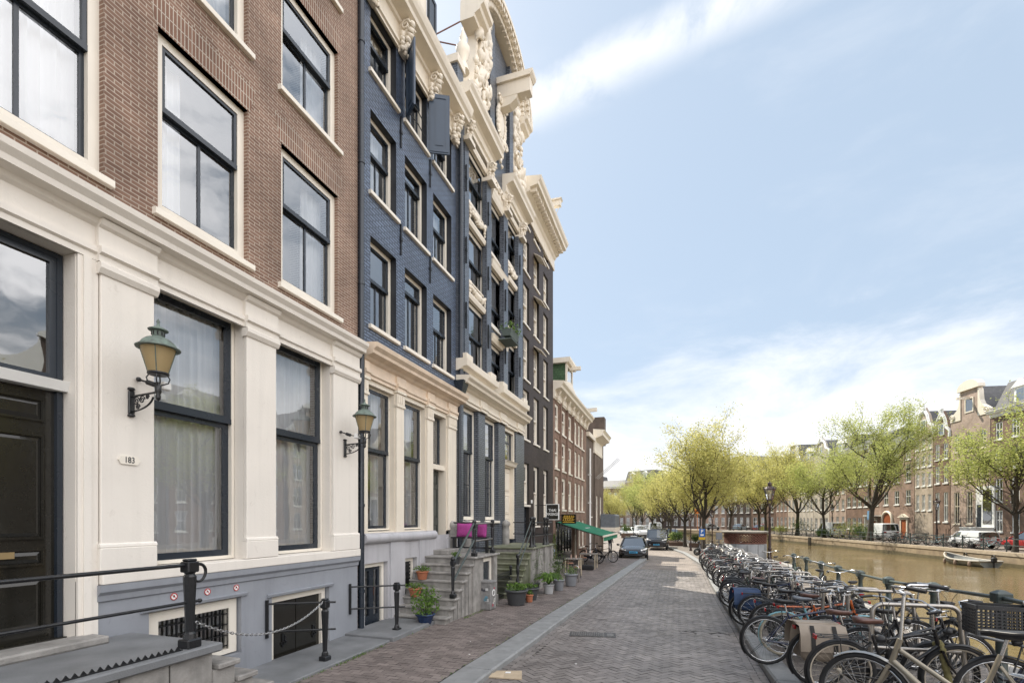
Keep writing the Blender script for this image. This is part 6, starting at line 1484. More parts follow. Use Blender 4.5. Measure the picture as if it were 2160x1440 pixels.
# ---------------------------------------------------------------- crown lamp posts
def lamp_post(x, y, z, H_, label):
    T = thing('street_lamp', label, 'street lamp', (x, y, z), group='crown topped street lamps'); T.scale = (H_/4.55,)*3
    b = MB(); b.cbox(-.17,.17,-.17,.17,0,.12,.02); b.lathe([(.15,.12),(.13,.3),(.11,.34),(.13,.40),(.10,.46),(.085,.9),(.11,.94),(.09,.99),(.068,1.05),(.055,2.6),(.075,2.64),(.055,2.7),(.048,3.15),(.07,3.18),(.05,3.22),(.035,3.4)], 12); b.build('post', 'lampiron', T)
    b = MB(); hx = lambda r, zz: [(r*math.cos(math.pi/3*k), r*math.sin(math.pi/3*k), zz) for k in range(6)]
    for k in range(4):
        a = math.pi/4+k*math.pi/2; b.tube([(.03*math.cos(a), .03*math.sin(a), 3.25), (.12*math.cos(a), .12*math.sin(a), 3.40), (.14*math.cos(a), .14*math.sin(a), 3.48), (.11*math.cos(a), .11*math.sin(a), 3.56)], .014, 6)
    b.loft([hx(.15, 3.55), hx(.165, 3.57), hx(.165, 3.60), hx(.15, 3.61)])
    for k in range(6):
        a = math.pi/3*k; b.tube([(.15*math.cos(a), .15*math.sin(a), 3.60), (.265*math.cos(a), .265*math.sin(a), 4.10)], .013, 5)
        b.lathe([(.03,4.15),(.012,4.2),(.028,4.24),(.004,4.29)], 6, (.30*math.cos(a), .30*math.sin(a), 0))
    b.loft([hx(.275, 4.08), hx(.30, 4.10), hx(.30, 4.14), hx(.26, 4.19), hx(.16, 4.26), hx(.10, 4.29)]); b.build('lantern_frame', 'lampiron', T)
    b = MB(); b.lathe([(.10,4.29),(.085,4.33),(.12,4.37),(.085,4.41),(.11,4.47),(.03,4.50),(.02,4.52),(.03,4.54),(.005,4.57)], 12); b.build('crown', 'lampiron', T)
    b = MB(); b.loft([hx(.145, 3.61), hx(.258, 4.09)], cap=False); b.build('lamp_glass', 'lampglass', T)
    b = MB(); b.lathe([(.03,3.61),(.05,3.68),(.05,3.75),(.03,3.78)], 10); b.ball((0,0,3.83), .06, 10, 6); b.build('bulb', 'white', T)
lamp_post(4.56, 28.3, gz(4.56,28.3)+.12, 4.45, 'tall crown topped lamp post beside the brick urinal')
for (x, y, h_, lb) in ((1.10,43.8,3.2,'crown topped lamp post between the planters and the scooter'), (2.95,46.5,3.6,'crown topped lamp post with grey boxes behind the parking sign'), (-.19,55.4,3.3,'crown topped lamp post behind the black van'), (-1.6,63.5,3.2,'farthest crown topped lamp post on the near quay')):
    lamp_post(x, y, gz(x, y)+.12, h_, lb)
for (Y, lb) in ((56, 'slender lamp post before the white stoop on the far quay'), (75, 'slender lamp post between white van and shrubs on the far quay')):
    lamp_post(xq(Y)+3.2, Y, 0, 4.4, lb)
# ---------------------------------------------------------------- round brick urinal
def urinal():
    T = thing('urinal', 'round street urinal of pierced brick over grey panels', 'urinal', (3.50, 29.2, gz(3.5,29)+.12))
    b = MB(); n = 40; r = 1.04
    b.lathe([(r, 0), (r, 1.18), (r-.07, 1.18), (r-.07, 0)], n, cap=False)
    for k in range(12): a = 2*math.pi*k/12; b.box(r*math.cos(a)-.02, r*math.cos(a)+.02, r*math.sin(a)-.02, r*math.sin(a)+.02, .05, 1.15)
    b.lathe([(r+.02,0),(r+.02,.12),(r,.13)], n, cap=False); b.build('panel_wall', M('grey_metal_panel', (.28,.285,.29), .6, var=.15, scale=2, streak=.5), T)
    c = MB(); N = 40
    for row in range(9):
        z = 1.19+row*.062; off = (row % 2)*.5
        for k in range(N):
            a = 2*math.pi*(k+off)/N; solid = row in (0, 8)
            da = math.pi/N*(.98 if solid else .54)
            vs = []
            for zz in (z, z+.058):
                vs.append([((r+.01-d)*math.cos(a+s*da), (r+.01-d)*math.sin(a+s*da), zz) for s, d in ((-1,0),(1,0),(1,.1),(-1,.1))])
            c.loft(vs)
    c.build('pierced_brickwork', M('dark_red_brick', (.20,.09,.065), .8, var=.25, scale=14), T)
    d = MB(); d.lathe([(r+.10,1.75),(r+.14,1.77),(r+.14,1.84),(r+.05,1.86),(.02,1.87)], n, cap=False); d.build('coping', M('weathered_cap', (.22,.20,.17), .7, bump=.2), T)
urinal()
def parking_sign():
    x, y = 1.9, 42.0; T = thing('parking_sign', 'blue parking sign with yellow under plate on a grey pole', 'sign', (x, y, gz(x, y)+.12))
    b = MB(); b.tube([(0,0,0),(0,0,1.95)], .03, 8); b.build('pole', 'steel', T)
    b = MB(); b.cbox(-.22,.22,-.05,-.03,1.22,1.86,.005); b.build('sign_plate', M('sign_blue', (.02,.12,.42), .4), T)
    lettering('letter', 'P', .36, T, (0, -.052, 1.66), (R(90),0,0), 'white', .001); b = MB(); b.box(-.12,.12,-.054,-.051,1.32,1.44); b.build('ticket_mark', 'white', T)
    b = MB(); b.cbox(-.24,.24,-.05,-.03,1.0,1.20,.005); b.build('under_plate', M('sign_yellow', (.65,.42,.02), .4), T)
parking_sign()
def pillar_boxes():
    b = MB(); b.cbox(-.25,.25,-.2,.2,.9,1.5,.02); b.tube([(0,0,0),(0,0,.9)], .05, 8)
    o = tag(b.build('post_box', 'greypot'), 'grey box on a post beside the lamp behind the parking sign', 'box'); o.location = (3.5, 46.5, gz(3.5,46.5)+.12)
pillar_boxes()
# ---------------------------------------------------------------- vehicles (front towards +x)
K['carglass'] = glass('car_glass', (.10, .12, .13), .12, 0); K['lens'] = M('headlight_lens', (.75,.76,.75), .12, .3, var=.05)
def car(label, paint, L=4.65, W=1.84, H=1.44, hood=1.25, boot=.9, belt=.90, kind='car', plate=None, group='cars on the street', taxi=False, side_glass=True, name='parked_car'):
    T = thing(name, label, 'van' if kind == 'van' else 'car', (0,0,0), 0, group)
    xf_, xr_ = L/2, -L/2
    if kind == 'car':
        st = [(xr_, .80, .42, .86), (xr_+.10, .93, .30, belt+.02), (xr_+boot, 1.0, .20, belt+.05), (0, 1.0, .19, belt), (xf_-hood, 1.0, .19, belt-.02), (xf_-.5, .97, .20, belt-.13), (xf_-.12, .87, .26, belt-.25), (xf_, .72, .36, belt-.36)]
    else:
        st = [(xr_, .94, .36, belt), (xr_+.06, .98, .28, belt+.03), (xr_+.6, 1.0, .22, belt+.03), (0, 1.0, .22, belt+.02), (xf_-hood, 1.0, .22, belt), (xf_-.45, .98, .22, belt-.06), (xf_-.10, .92, .26, belt-.20), (xf_, .80, .36, belt-.36)]
    b = MB(); rings = []
    for x, w, zb, zt in st:
        w *= W/2; rings.append([(x, -w*.86, zb), (x, -w, zb+.16), (x, -w*.99, zt-.14), (x, -w*.92, zt-.02), (x, -w*.4, zt+.03), (x, w*.4, zt+.03), (x, w*.92, zt-.02), (x, w*.99, zt-.14), (x, w, zb+.16), (x, w*.86, zb)])
    b.loft(rings, 0, True); o = b.build('body', paint, T); subsurf(o, 1)
    g = MB(); wb, wt = W/2*.93, W/2*(.70 if kind == 'car' else .84); a0, a1 = xf_-hood+.05, xr_+(boot*.55 if kind == 'car' else .04); t0, t1 = (xf_-hood-.95, xr_+boot+.45) if kind == 'car' else (xf_-hood-.55, xr_+.16)
    def rr(x0, x1, w, z, e=.07): return [(x0, -w*.86, z), (x0+.04, 0, z), (x0, w*.86, z), (x0-.16, w, z), ((x0+x1)/2, w*1.01, z), (x1+.16, w, z), (x1, w*.86, z), (x1-.03, 0, z), (x1, -w*.86, z), (x1+.16, -w, z), ((x0+x1)/2, -w*1.01, z), (x0-.16, -w, z)]
    zt = H-.07
    g.loft([rr(a0, a1, wb, belt-.04), rr(t0, t1, wt, zt)], 0, False)
    g.build('window', 'carglass' if side_glass else 'carglass', T)
    r_ = MB(); r_.loft([rr(t0+.03, t1-.03, wt+.02, zt-.02), rr(t0+.0, t1, wt+.0, zt+.04), rr(t0-.18, t1+.18, wt*.86, H)], 0, True)
    for sy in (-1, 1):      # pillars
        for (xa, xb) in ((a0-.02, t0), ((a0+a1)/2-.1, (t0+t1)/2-.1), (a1+.05, t1)): r_.tube([(xa, sy*(wb+.0), belt-.05), (xb, sy*(wt+.01), zt)], .035, 5)
    if kind == 'van' and not side_glass:
        for sy in (-1, 1): r_.loft([[(a0-.95, sy*(wb+.015), belt-.04), (a1, sy*(wb+.015), belt-.04)], [(t0-.5, sy*(wt+.03), zt), (t1, sy*(wt+.03), zt)]], 0, False, False, False)
    r_.build('roof', paint, T)
    for sx in (xf_-.88, xr_+.88):
        for sy in (-1, 1):
            w_ = MB(); w_.lathe([(.20,-.10),(.30,-.10),(.325,-.07),(.325,.07),(.30,.10),(.20,.10)], 22, (sx, sy*(W/2-.10), .325), 'y'); w = w_.build('wheel', 'rubber', T)
            w_ = MB(); w_.lathe([(.02,-.103),(.20,-.09),(.215,-.095),(.215,.095),(.20,.09),(.02,.103)], 14, (sx, sy*(W/2-.10), .325), 'y'); w_.build('rim', 'steel', w)
    zl = belt-.24 if kind == 'car' else belt-.20
    for sy in (-1, 1):
        h = MB(); h.loft([[(xf_-.42, sy*W*.475, zl+.06), (xf_-.42, sy*W*.47, zl+.13), (xf_-.40, sy*W*.44, zl+.13), (xf_-.4, sy*W*.44, zl+.06)], [(xf_-.12, sy*W*.40, zl-.02), (xf_-.14, sy*W*.40, zl+.08), (xf_-.12, sy*W*.34, zl+.08), (xf_-.09, sy*W*.34, zl-.02)], [(xf_-.055, sy*W*.31, zl-.04), (xf_-.09, sy*W*.31, zl+.04), (xf_-.08, sy*W*.25, zl+.04), (xf_-.03, sy*W*.25, zl-.03)]], 0, True); h.build('headlight', 'lens', T)
        m_ = MB(); m_.ball((a0-.35, sy*(W/2+.09), belt+.04), .11, 8, 6, 0, (.6, 1, .7)); m_.build('mirror', paint, T)
        t_ = MB(); t_.box(xr_-.01, xr_+.10, sy*W*.34-.12, sy*W*.34+.12, belt-.22, belt-.08); t_.build('tail_light', M('tail_lens', (.3,.01,.01), .2), T)
    gr = MB(); gr.loft([[(xf_-.03, -W*.30, .30), (xf_-.03, W*.30, .30), (xf_-.06, W*.34, .46), (xf_-.06, -W*.34, .46)], [(xf_+.004, -W*.28, .32), (xf_+.004, W*.28, .32), (xf_-.01, W*.32, .44), (xf_-.01, -W*.32, .44)]]); gr.build('grille', 'blackplastic', T)
    if plate:
        p = MB(); p.cbox(xf_-.01, xf_+.035, -.26, .26, .46, .58, .004); o = p.build('number_plate', plate, T)
        q = MB()
        for k in range(6): q.box(xf_+.035, xf_+.038, -.2+k*.066, -.155+k*.066, .49, .55)
        q.build('plate_characters', 'black', o)
    if taxi:
        p = MB(); p.cbox(-.30, -.12, -.28, .28, H-.01, H+.10, .02); p.build('roof_sign', 'blackplastic', T)
        p = MB(); p.box(-.122, -.115, -.22, .22, H+.02, H+.08); p.build('roof_sign_text', 'white', T)
    return T
def put(T, x, y, face, z=None):
    T.location = (x, y, (gz(x, y) if z is None else z)+.012); T.rotation_euler = (0, 0, R(face)); return T
blue_plate = M('blue_number_plate', (.05,.35,.62), .4); blackcar = M('black_car_paint', (.008,.009,.012), .18, var=.05, coat=.6); whitecar = M('white_car_paint', (.72,.73,.74), .3, var=.03, coat=.4); silver = M('silver_car_paint', (.42,.44,.46), .28, .5, var=.04, coat=.4); redcar = M('red_car_paint', (.36,.02,.02), .3, var=.04, coat=.4); bluecar = M('blue_car_paint', (.05,.11,.20), .3, var=.05, coat=.4)
put(car('black low taxi saloon with blue number plate nearest the camera', blackcar, 4.7, 1.88, 1.44, 1.15, .8, .90, 'car', blue_plate, taxi=True, name='taxi'), -2.85, 34.9, -86)
put(car('black people carrier taxi with blue number plate behind the saloon', blackcar, 5.1, 1.93, 1.91, .95, .3, 1.12, 'van', blue_plate, name='taxi'), -1.75, 48.2, -90)
put(car('white delivery van parked far along the curved street', whitecar, 5.4, 2.0, 2.4, .8, .2, 1.25, 'van', None, side_glass=False, name='delivery_van'), -3.0, 76, -84)
put(car('white small van parked left of the large delivery van', whitecar, 4.3, 1.8, 1.85, .9, .2, 1.1, 'van', None, side_glass=False, name='delivery_van'), -5.6, 84, -75)
put(car('white hatchback parked leftmost in the distant row', whitecar, 4.0, 1.75, 1.5, 1.0, .5, .92), -8.4, 88, -70)
put(car('silver hatchback parked between the two white vehicles', silver, 4.0, 1.75, 1.5, 1.0, .5, .92), -7.0, 88.5, -72)
put(car('dark hatchback parked beside the trees on the near quay', bluecar, 4.0, 1.75, 1.5, 1.0, .5, .92), -.6, 71, -85)
# along the far quay
put(car('white long panel van parked before the arched brown house', whitecar, 4.5, 1.85, 1.9, .85, .2, 1.08, 'van', None, side_glass=False, group='vehicles on the far quay', name='delivery_van'), xq(66)+4.0, 67, 101, 0)
put(car('white panel van half hidden behind the quay shrubs', whitecar, 4.6, 1.85, 1.95, .85, .2, 1.08, 'van', None, side_glass=False, group='vehicles on the far quay', name='delivery_van'), xq(76)+3.6, 76.5, 101, 0)
put(car('silver saloon on the far quay beyond the urinal', silver, 4.4, 1.8, 1.45, group='vehicles on the far quay'), 7.0, 116, 40, 0)
put(car('pale blue saloon behind the urinal roof', M('pale_blue_paint', (.30,.38,.44), .3, coat=.4), 4.4, 1.8, 1.45, group='vehicles on the far quay'), 12.5, 112, 60, 0)
put(car('red hatchback behind the tall lamp post on the far quay', redcar, 4.0, 1.75, 1.5, 1.0, .5, .92, group='vehicles on the far quay'), 14.6, 101, 110, 0)
put(car('red hatchback parked at the far right by the quay tree', redcar, 4.0, 1.75, 1.5, 1.0, .5, .92, group='vehicles on the far quay'), xq(47)+3.6, 46.5, 100, 0)
put(car('white cargo box car among the far quay bicycles', whitecar, 3.6, 1.6, 1.4, .6, .4, .9, 'van', None, side_glass=False, group='vehicles on the far quay'), xq(50.5)+2.4, 50.5, 100, 0)
def scooter(x, y, h, label):
    T = thing('motor_scooter', label, 'scooter', (x, y, gz(x, y)+.12), R(h))
    for xx in (-.55, .6): b = MB(); b.tube([(xx+.2*math.cos(a), 0, .25+.2*math.sin(a)) for a in [k*math.pi/9 for k in range(18)]], .055, 8, 0, True); w = b.build('wheel', 'rubber', T); b = MB(); b.lathe([(.02,-.05),(.14,-.03),(.14,.03),(.02,.05)], 12, (xx,0,.25), 'y'); b.build('rim', 'steel', w)
    b = MB(); b.loft([[(-.75,-.06,.55),(-.75,.06,.55),(-.75,.06,.7),(-.75,-.06,.7)], [(-.5,-.16,.35),(-.5,.16,.35),(-.5,.15,.74),(-.5,-.15,.74)], [(-.1,-.17,.25),(-.1,.17,.25),(-.1,.14,.70),(-.1,-.14,.70)], [(.2,-.18,.2),(.2,.18,.2),(.2,.18,.28),(.2,-.18,.28)], [(.38,-.2,.25),(.38,.2,.25),(.36,.2,.4),(.36,-.2,.4)], [(.48,-.2,.5),(.48,.2,.5),(.42,.2,.9),(.42,-.2,.9)]], 0, True); subsurf(b.build('body', 'greypot', T))
    b = MB(); b.cbox(-.68, .02, -.14, .14, .72, .82, .04); b.build('seat', 'blackplastic', T)
    b = MB(); b.tube([(.6,0,.25),(.47,0,.7),(.42,0,1.0)], .03, 8); b.tube([(.32,-.33,1.06),(.42,0,1.02),(.32,.33,1.06)], .018, 6); b.ball((.5,0,.95), .09, 8, 6); b.build('handlebar', 'blackplastic', T)
scooter(1.95, 37.5, 190, 'grey motor scooter parked beyond the row of bicycles')
# ---------------------------------------------------------------- boat
def boat():
    T = thing('rowing_boat', 'old grey open boat with outboard motor moored at the far quay', 'boat', (20.4, 45.0, -1.0), R(99)); T.scale = (.92, .92, .92)
    b = MB(); rings = []; ins = []
    for x, w, zk, zs in ((-2.3,.78,-.05,.46),(-1.5,.92,-.12,.43),(-.5,1.0,-.15,.42),(.6,.95,-.14,.46),(1.5,.70,-.08,.56),(2.2,.34,.05,.72),(2.55,.05,.3,.84)):
        rings.append([(x,-w,zs),(x,-w*.94,zs*.55),(x,-w*.62,zk+.06),(x,0,zk),(x,w*.62,zk+.06),(x,w*.94,zs*.55),(x,w,zs)])
        ins.append([(x-.03*(x>2),-w*.88,zs-.01),(x,-w*.8,zs*.55),(x,-w*.5,zk+.16),(x,0,zk+.14),(x,w*.5,zk+.16),(x,w*.8,zs*.55),(x-.03*(x>2),w*.88,zs-.01)])
    b.loft(rings, 0, True, False, False); b.add(rings[0], [list(range(7))], 0); b.loft(ins, 0, True, False, False); b.add(ins[0], [list(range(7))[::-1]], 0)
    b.build('hull', M('grey_boat_paint', (.27,.28,.27), .6, var=.15, scale=4, streak=.3), T)
    g = MB()
    for i in (0, 6): g.tube([r[i] for r in rings], .07, 8)
    g.tube([rings[0][0], rings[0][6]], .06, 8); g.build('gunwale', M('pale_rope_fender', (.44,.41,.36), .9, bump=.4, bscale=30), T)
    s = MB()
    for x in (-1.3, .3, 1.5): s.box(x-.14, x+.14, -.75 if x < 1 else -.5, .75 if x < 1 else .5, .28, .32)
    s.box(-1.2, 1.2, -.45, .45, .06, .09); s.build('bench', M('weathered_plank', (.30,.25,.20), .8, streak=.3), T)
    m = MB(); m.cbox(-2.72, -2.42, -.14, .14, .42, .78, .05); m.box(-2.6, -2.52, -.04, .04, -.4, .45); m.tube([(-2.45,0,.62),(-1.95,.1,.66)], .02, 6); m.build('outboard_motor', 'blackplastic', T)
    for x, y in ((1.3,.86),(-.2,1.06),(-1.6,.98)):
        f = MB(); f.lathe([(.02,.42),(.10,.36),(.11,.12),(.08,.02),(.02,0)], 10, (x, y, 0)); f.build('fender', M('rubber_fender', (.28,.2,.15), .8), T)
boat()
for Y in (40.5, 44.6, 47.3):
    b = MB(); b.tube([(xq(Y)-.06, Y+.22*math.cos(a), -.45+.22*math.sin(a)) for a in [k*math.pi/8 for k in range(16)]], .03, 6, 0, True)
    tag(b.build('mooring_ring', 'iron'), 'iron mooring ring hanging on the far quay wall near the boat', 'ring', 'mooring rings on the far quay wall')
for k in range(2):
    b = MB(); b.lathe([(.10,-1.5),(.10,.0),(.08,.04)], 8); o = b.build('mooring_post', 'bark'); o.location = (xq(72.5)-.5, 72+k*.8, 0); tag(o, 'short dark timber mooring post standing in the water at the far quay', 'post', 'timber mooring posts')

# ---------------------------------------------------------------- trees
def tree_meshes(seed, H, CR, trunk_r, first, slender=1.0, nleaf=6500, ls=.20, leaf='leaf', sparse=1.0):
    rg = random.Random(seed); tb = MB(); lp = []
    def grow(p, d, L_, r, depth):
        n = 4; pts = [p]; q = Vector(d)
        for i in range(n):
            q = (q+Vector((rg.gauss(0,.10), rg.gauss(0,.10), rg.gauss(.05,.06)))).normalized(); pts.append(pts[-1]+q*L_/n)
        tb.tube(pts, [r*(1-.45*i/n) for i in range(n+1)], 6 if depth < 2 else 4, 0, False, True, False)
        if depth >= 1:
            for i in range(2 if depth == 1 else 1, n+1):
                for _ in range(1 if depth == 1 else 2): lp.append((pts[i], .62 if depth <= 2 else .5))
        if depth >= 4: return
        kids_ = {0: 6, 1: 4, 2: 4, 3: 3}[depth]
        for k in range(kids_):
            t = rg.uniform(.35, 1.0) if k else 1.0; i = min(n-1, int(t*n)); base = pts[i].lerp(pts[i+1], t*n-i if t*n-i <= 1 else 1)
            a = rg.random()*6.28+k*2.4; side = q.orthogonal().normalized(); side = Matrix.Rotation(a, 3, q) @ side
            sp = rg.uniform(.45, .85)/slender; nd = (q+side*sp+Vector((0,0,.12))).normalized()
            grow(base, nd, L_*rg.uniform(.58, .78), r*.5, depth+1)
    th = H*first; pts = [Vector((0,0,-.1))]; lean = Vector((rg.gauss(0,.03), rg.gauss(0,.03), 1))
    for i in range(5): pts.append(pts[-1]+lean*th/5+Vector((rg.gauss(0,.04), rg.gauss(0,.04), 0)))
    tb.tube(pts, [trunk_r*.85*(1.35 if i == 0 else 1-.07*i) for i in range(6)], 10, 0, False, True, False)
    top = pts[-1]; nl = 6
    grow(top, (Vector((0,0,1))+Vector((rg.gauss(0,.1), rg.gauss(0,.1), 0))).normalized(), H*.34, trunk_r*.44, 0)
    for k in range(nl):
        a = 2*math.pi*k/nl+rg.uniform(-.3,.3); tilt = rg.uniform(.40,.85)/slender
        grow(top-Vector((0,0,rg.uniform(0,.12)*th)), Vector((math.cos(a)*tilt, math.sin(a)*tilt, 1)).normalized(), H*.27*rg.uniform(.85,1.15), trunk_r*.29, 1)
    lb = MB(); ps = [p for p, _ in lp]
    # squeeze into the wanted crown height and width
    zt = max(p.z for p in ps); rr_ = sorted(math.hypot(p.x, p.y) for p in ps)[int(len(ps)*.96)]
    fx = CR/rr_; fz = (H-th*.8)/(zt-th*.8)
    def sq(p):
        p = Vector(p); k = max(0, min(1, (p.z-th*.75)/(th*.6))); q_ = max(.02, math.hypot(p.x, p.y)*fx/CR); e_ = q_**-.24 if q_ < 1 else 1; e_ = min(e_, 1.75); return Vector((p.x*(1+(fx*e_-1)*k), p.y*(1+(fx*e_-1)*k), p.z if p.z < th*.8 else th*.8+(p.z-th*.8)*fz))
    tb.v = [tuple(sq(p)) for p in tb.v]
    for i in range(nleaf):
        p, s = lp[rg.randrange(len(lp))]; c = sq(p)+Vector((rg.gauss(0,s*.42), rg.gauss(0,s*.42), rg.gauss(-.05,s*.36)))*sparse
        a = Vector((rg.uniform(-1,1), rg.uniform(-1,1), rg.uniform(-.8,.5))).normalized()*ls*rg.uniform(.5,1.2)
        q = Matrix.Rotation(rg.random()*6.28, 3, a.normalized()) @ a.orthogonal().normalized()*a.length*.42
        lb.add([c-a*.5, c+q*.5, c+a*.5, c-q*.5], [(0,1,2,3)])
    return tb.mesh('trunk', 'bark'), lb.mesh('crown', leaf)
TREES = [tree_meshes(3, 12.5, 4.5, .27, .24, 1.0, 24000, .19, 'leaf', 1.45), tree_meshes(9, 11.0, 3.9, .22, .25, 1.0, 19000, .195, 'leaf', 1.45), tree_meshes(14, 12.5, 2.3, .16, .25, 1.8, 14000, .16, 'leaf', .95), tree_meshes(23, 14.5, 5.4, .34, .26, .95, 30000, .19, 'leaf2', 1.45), tree_meshes(52, 10.5, 3.9, .18, .26, 1.05, 17000, .185, 'leaf2', 1.45)]
def tree(x, y, z, k, s, rot, label, group):
    T = thing('elm_tree', label, 'tree', (x, y, z), R(rot), group); T.scale = (s, s, s)
    for nm, me in zip(('trunk', 'crown'), TREES[k]): o = bpy.data.objects.new(nm, me); COL.objects.link(o); o.parent = T
    return T
gn, gf_ = 'trees along the near quay', 'trees along the far quay'
tree(2.34, 47.9, -.36, 0, 1.0, 20, 'largest yellow green elm on the near quay behind the parking sign', gn)
tree(.79, 50.9, -.38, 1, .98, 80, 'elm with a thick mossy trunk behind the crown lamp', gn)
tree(-.67, 63.4, -.4, 1, .95, 150, 'elm behind the black people carrier', gn)
tree(-1.74, 67.5, -.4, 0, .78, 200, 'elm right of the large white delivery van', gn)
tree(-3.6, 74.5, -.4, 4, 1.0, 40, 'slim trunked elm left of the large delivery van', gn)
tree(-8.1, 97, -.4, 2, 1.05, 0, 'tall slender young elm left of the parked cars', gn)
tree(-13.4, 108, -.4, 1, .9, 250, 'bare trunked elm farthest left by the planters', gn)
tree(-5.9, 90, -.4, 4, .95, 300, 'small yellow elm behind the parked white vehicles', gn)
tree(-1.2, 84, -.4, 0, .9, 110, 'broad elm in the far middle of the near row', gn)
tree(-15, 122, -.4, 0, .8, 60, 'distant elm beyond the curve on the left', gn)
tree(-20.5, 118, -.4, 1, .85, 10, 'distant elm just right of the pediment building', gn)
tree(-9.5, 125, -.4, 0, .85, 160, 'distant elm in front of the white corner house', gn)
tree(19.9, 63, 0, 3, 1.06, 30, 'largest green elm on the far quay before the brown arched house', gf_)
tree(23.1, 45, 0, 4, 1.10, 75, 'green elm at the right edge behind the moored boat', gf_)
tree(18.1, 73, 0, 4, 1.18, 130, 'small elm among the far quay shrubs', gf_)
tree(16.4, 80, 0, 0, 1.18, 220, 'tall sparse elm right of the crown lamp', gf_)
tree(13.4, 94, 0, 1, 1.30, 280, 'leaning yellow elm behind the urinal lamp post', gf_)
tree(10.0, 106, 0, 0, 1.10, 330, 'yellow elm behind the brick urinal', gf_)
tree(13.5, 87.5, 0, 1, 1.25, 25, 'yellow elm between the urinal lamp and the sparse elm', gf_)
tree(5.0, 117, 0, 1, 1.0, 95, 'distant elm above the parked silver saloon', gf_)
# ---------------------------------------------------------------- shrubs and planters
def shrub(x, y, z, r, h, label, n=900, lm='shrub', box=None, group='shrubs along the quays'):
    T = thing('shrub', label, 'shrub', (x, y, z), group=group); rg = random.Random(int(x*13+y*7)); b = MB(); z0 = box[2] if box else .05
    for k in range(7):
        c = (rg.uniform(-.6,.6)*r, rg.uniform(-.6,.6)*r, z0+h*rg.uniform(.4,.7)); leaves(b, c, (r*.55, r*.55, h*.42), n//7, .14, rg)
    b.build('foliage', lm, T); s = MB()
    for k in range(8): a = rg.random()*6.28; s.tube([(0,0,z0), (r*.5*math.cos(a), r*.5*math.sin(a), z0+h*.7)], .015, 4)
    s.build('stems', 'bark', T)
    if box:
        p = MB(); p.cbox(-box[0], box[0], -box[1], box[1], 0, box[2], .02); p.build('planter', M('planter_timber', (.13,.08,.055), .8), T)
g0 = 'planters on the near quay'
shrub(.05, 53.0, gz(0,53)+.01, .9, 1.1, 'dark rounded shrub in a brown planter right of the people carrier', 1100, 'shrub', (.85,.5,.5), g0); shrub(-.4, 58, gz(0,58)+.01, .8, 1.0, 'yellowish shrub behind the rounded planter shrub', 800, 'leaf2', (.8,.5,.4), g0)
shrub(1.7, 50.4, gz(1,50)+.01, .6, .9, 'shrub in a planter beside the crown lamp', 600, 'shrub', (.6,.4,.5), g0)
shrub(-7.3, 77, -.5, .9, 1.5, 'dark shrub in a planter left of the distant cars', 900, 'shrub', (.8,.8,.7), g0); shrub(-11.5, 80, -.5, 1.6, 1.3, 'long dark hedge like planter near the canopy', 1100, 'shrub', (1.6,.5,.7), g0)
for (x, Y, r, h, lb, lm) in ((1.6,67.5,2.0,2.2,'large quay shrub covering the white panel van','leaf2'),(1.3,64.2,1.2,1.7,'dark shrub right of the large quay shrub','shrub'),(1.2,79,1.7,2.4,'reddish green shrub under the small elm','shrub'),(1.0,85,1.3,1.4,'low bright shrub left of the small elm','leaf2'),(1.0,89.5,1.2,1.3,'low shrub at the far end of the quay fence','leaf2'),(3.2,44.3,.9,1.1,'bright shrub by the quay tree at the right edge','leaf2'),(1.2,72.8,.9,1.1,'small shrub between the two quay elms','shrub')):
    shrub(xq(Y)+x, Y, 0, r, h, lb, 1300, lm)
# far bank bicycles: too small in the picture to show parts
def far_bike(i, x, y, h):
    b = MB()
    for xx in (-.46, .64): b.tube([(xx+.33*math.cos(a), 0, .35+.33*math.sin(a)) for a in [k*math.pi/7 for k in range(14)]], .02, 4, 0, True)
    b.tube([(-.46,0,.35),(0,0,.29),(-.17,0,.9)], .02, 4, 1); b.tube([(0,0,.29),(.45,0,.7),(.4,0,1.05)], .02, 4, 1); b.tube([(-.15,0,.7),(.42,0,.8)], .018, 4, 1); b.tube([(.64,0,.35),(.46,0,.65)], .018, 4, 1)
    b.tube([(.3,-.3,1.08),(.43,0,1.05),(.3,.3,1.08)], .018, 4); b.cbox(-.33,-.08,-.08,.08,.9,.96,.02)
    return b
FB = [far_bike(0,0,0,0).mesh('bicycle', ['rubber', m]) for m in (blackf, greyf, whitef, redf, aqua)]
rg = random.Random(77); bn_ = ['black','grey','white','red','aqua']
for i in range(34):
    Y = 47.5+i*.55 if i < 24 else 62+(i-24)*2.6; k = rg.choice([0,0,1,1,2,3,4])
    o = bpy.data.objects.new('bicycle', FB[k]); COL.objects.link(o); o.location = (xq(Y)+rg.uniform(1.3,2.2), Y, 0.01); o.rotation_euler = (R(rg.uniform(-6,6)), 0, R(rg.uniform(-25,25)+(180 if rg.random()<.5 else 0)))
    tag(o, '%s bicycle parked on the far quay %s' % (bn_[k], 'behind the railing by the boat' if i < 24 else 'near the white vans'), 'bicycle', 'bicycles on the far quay')
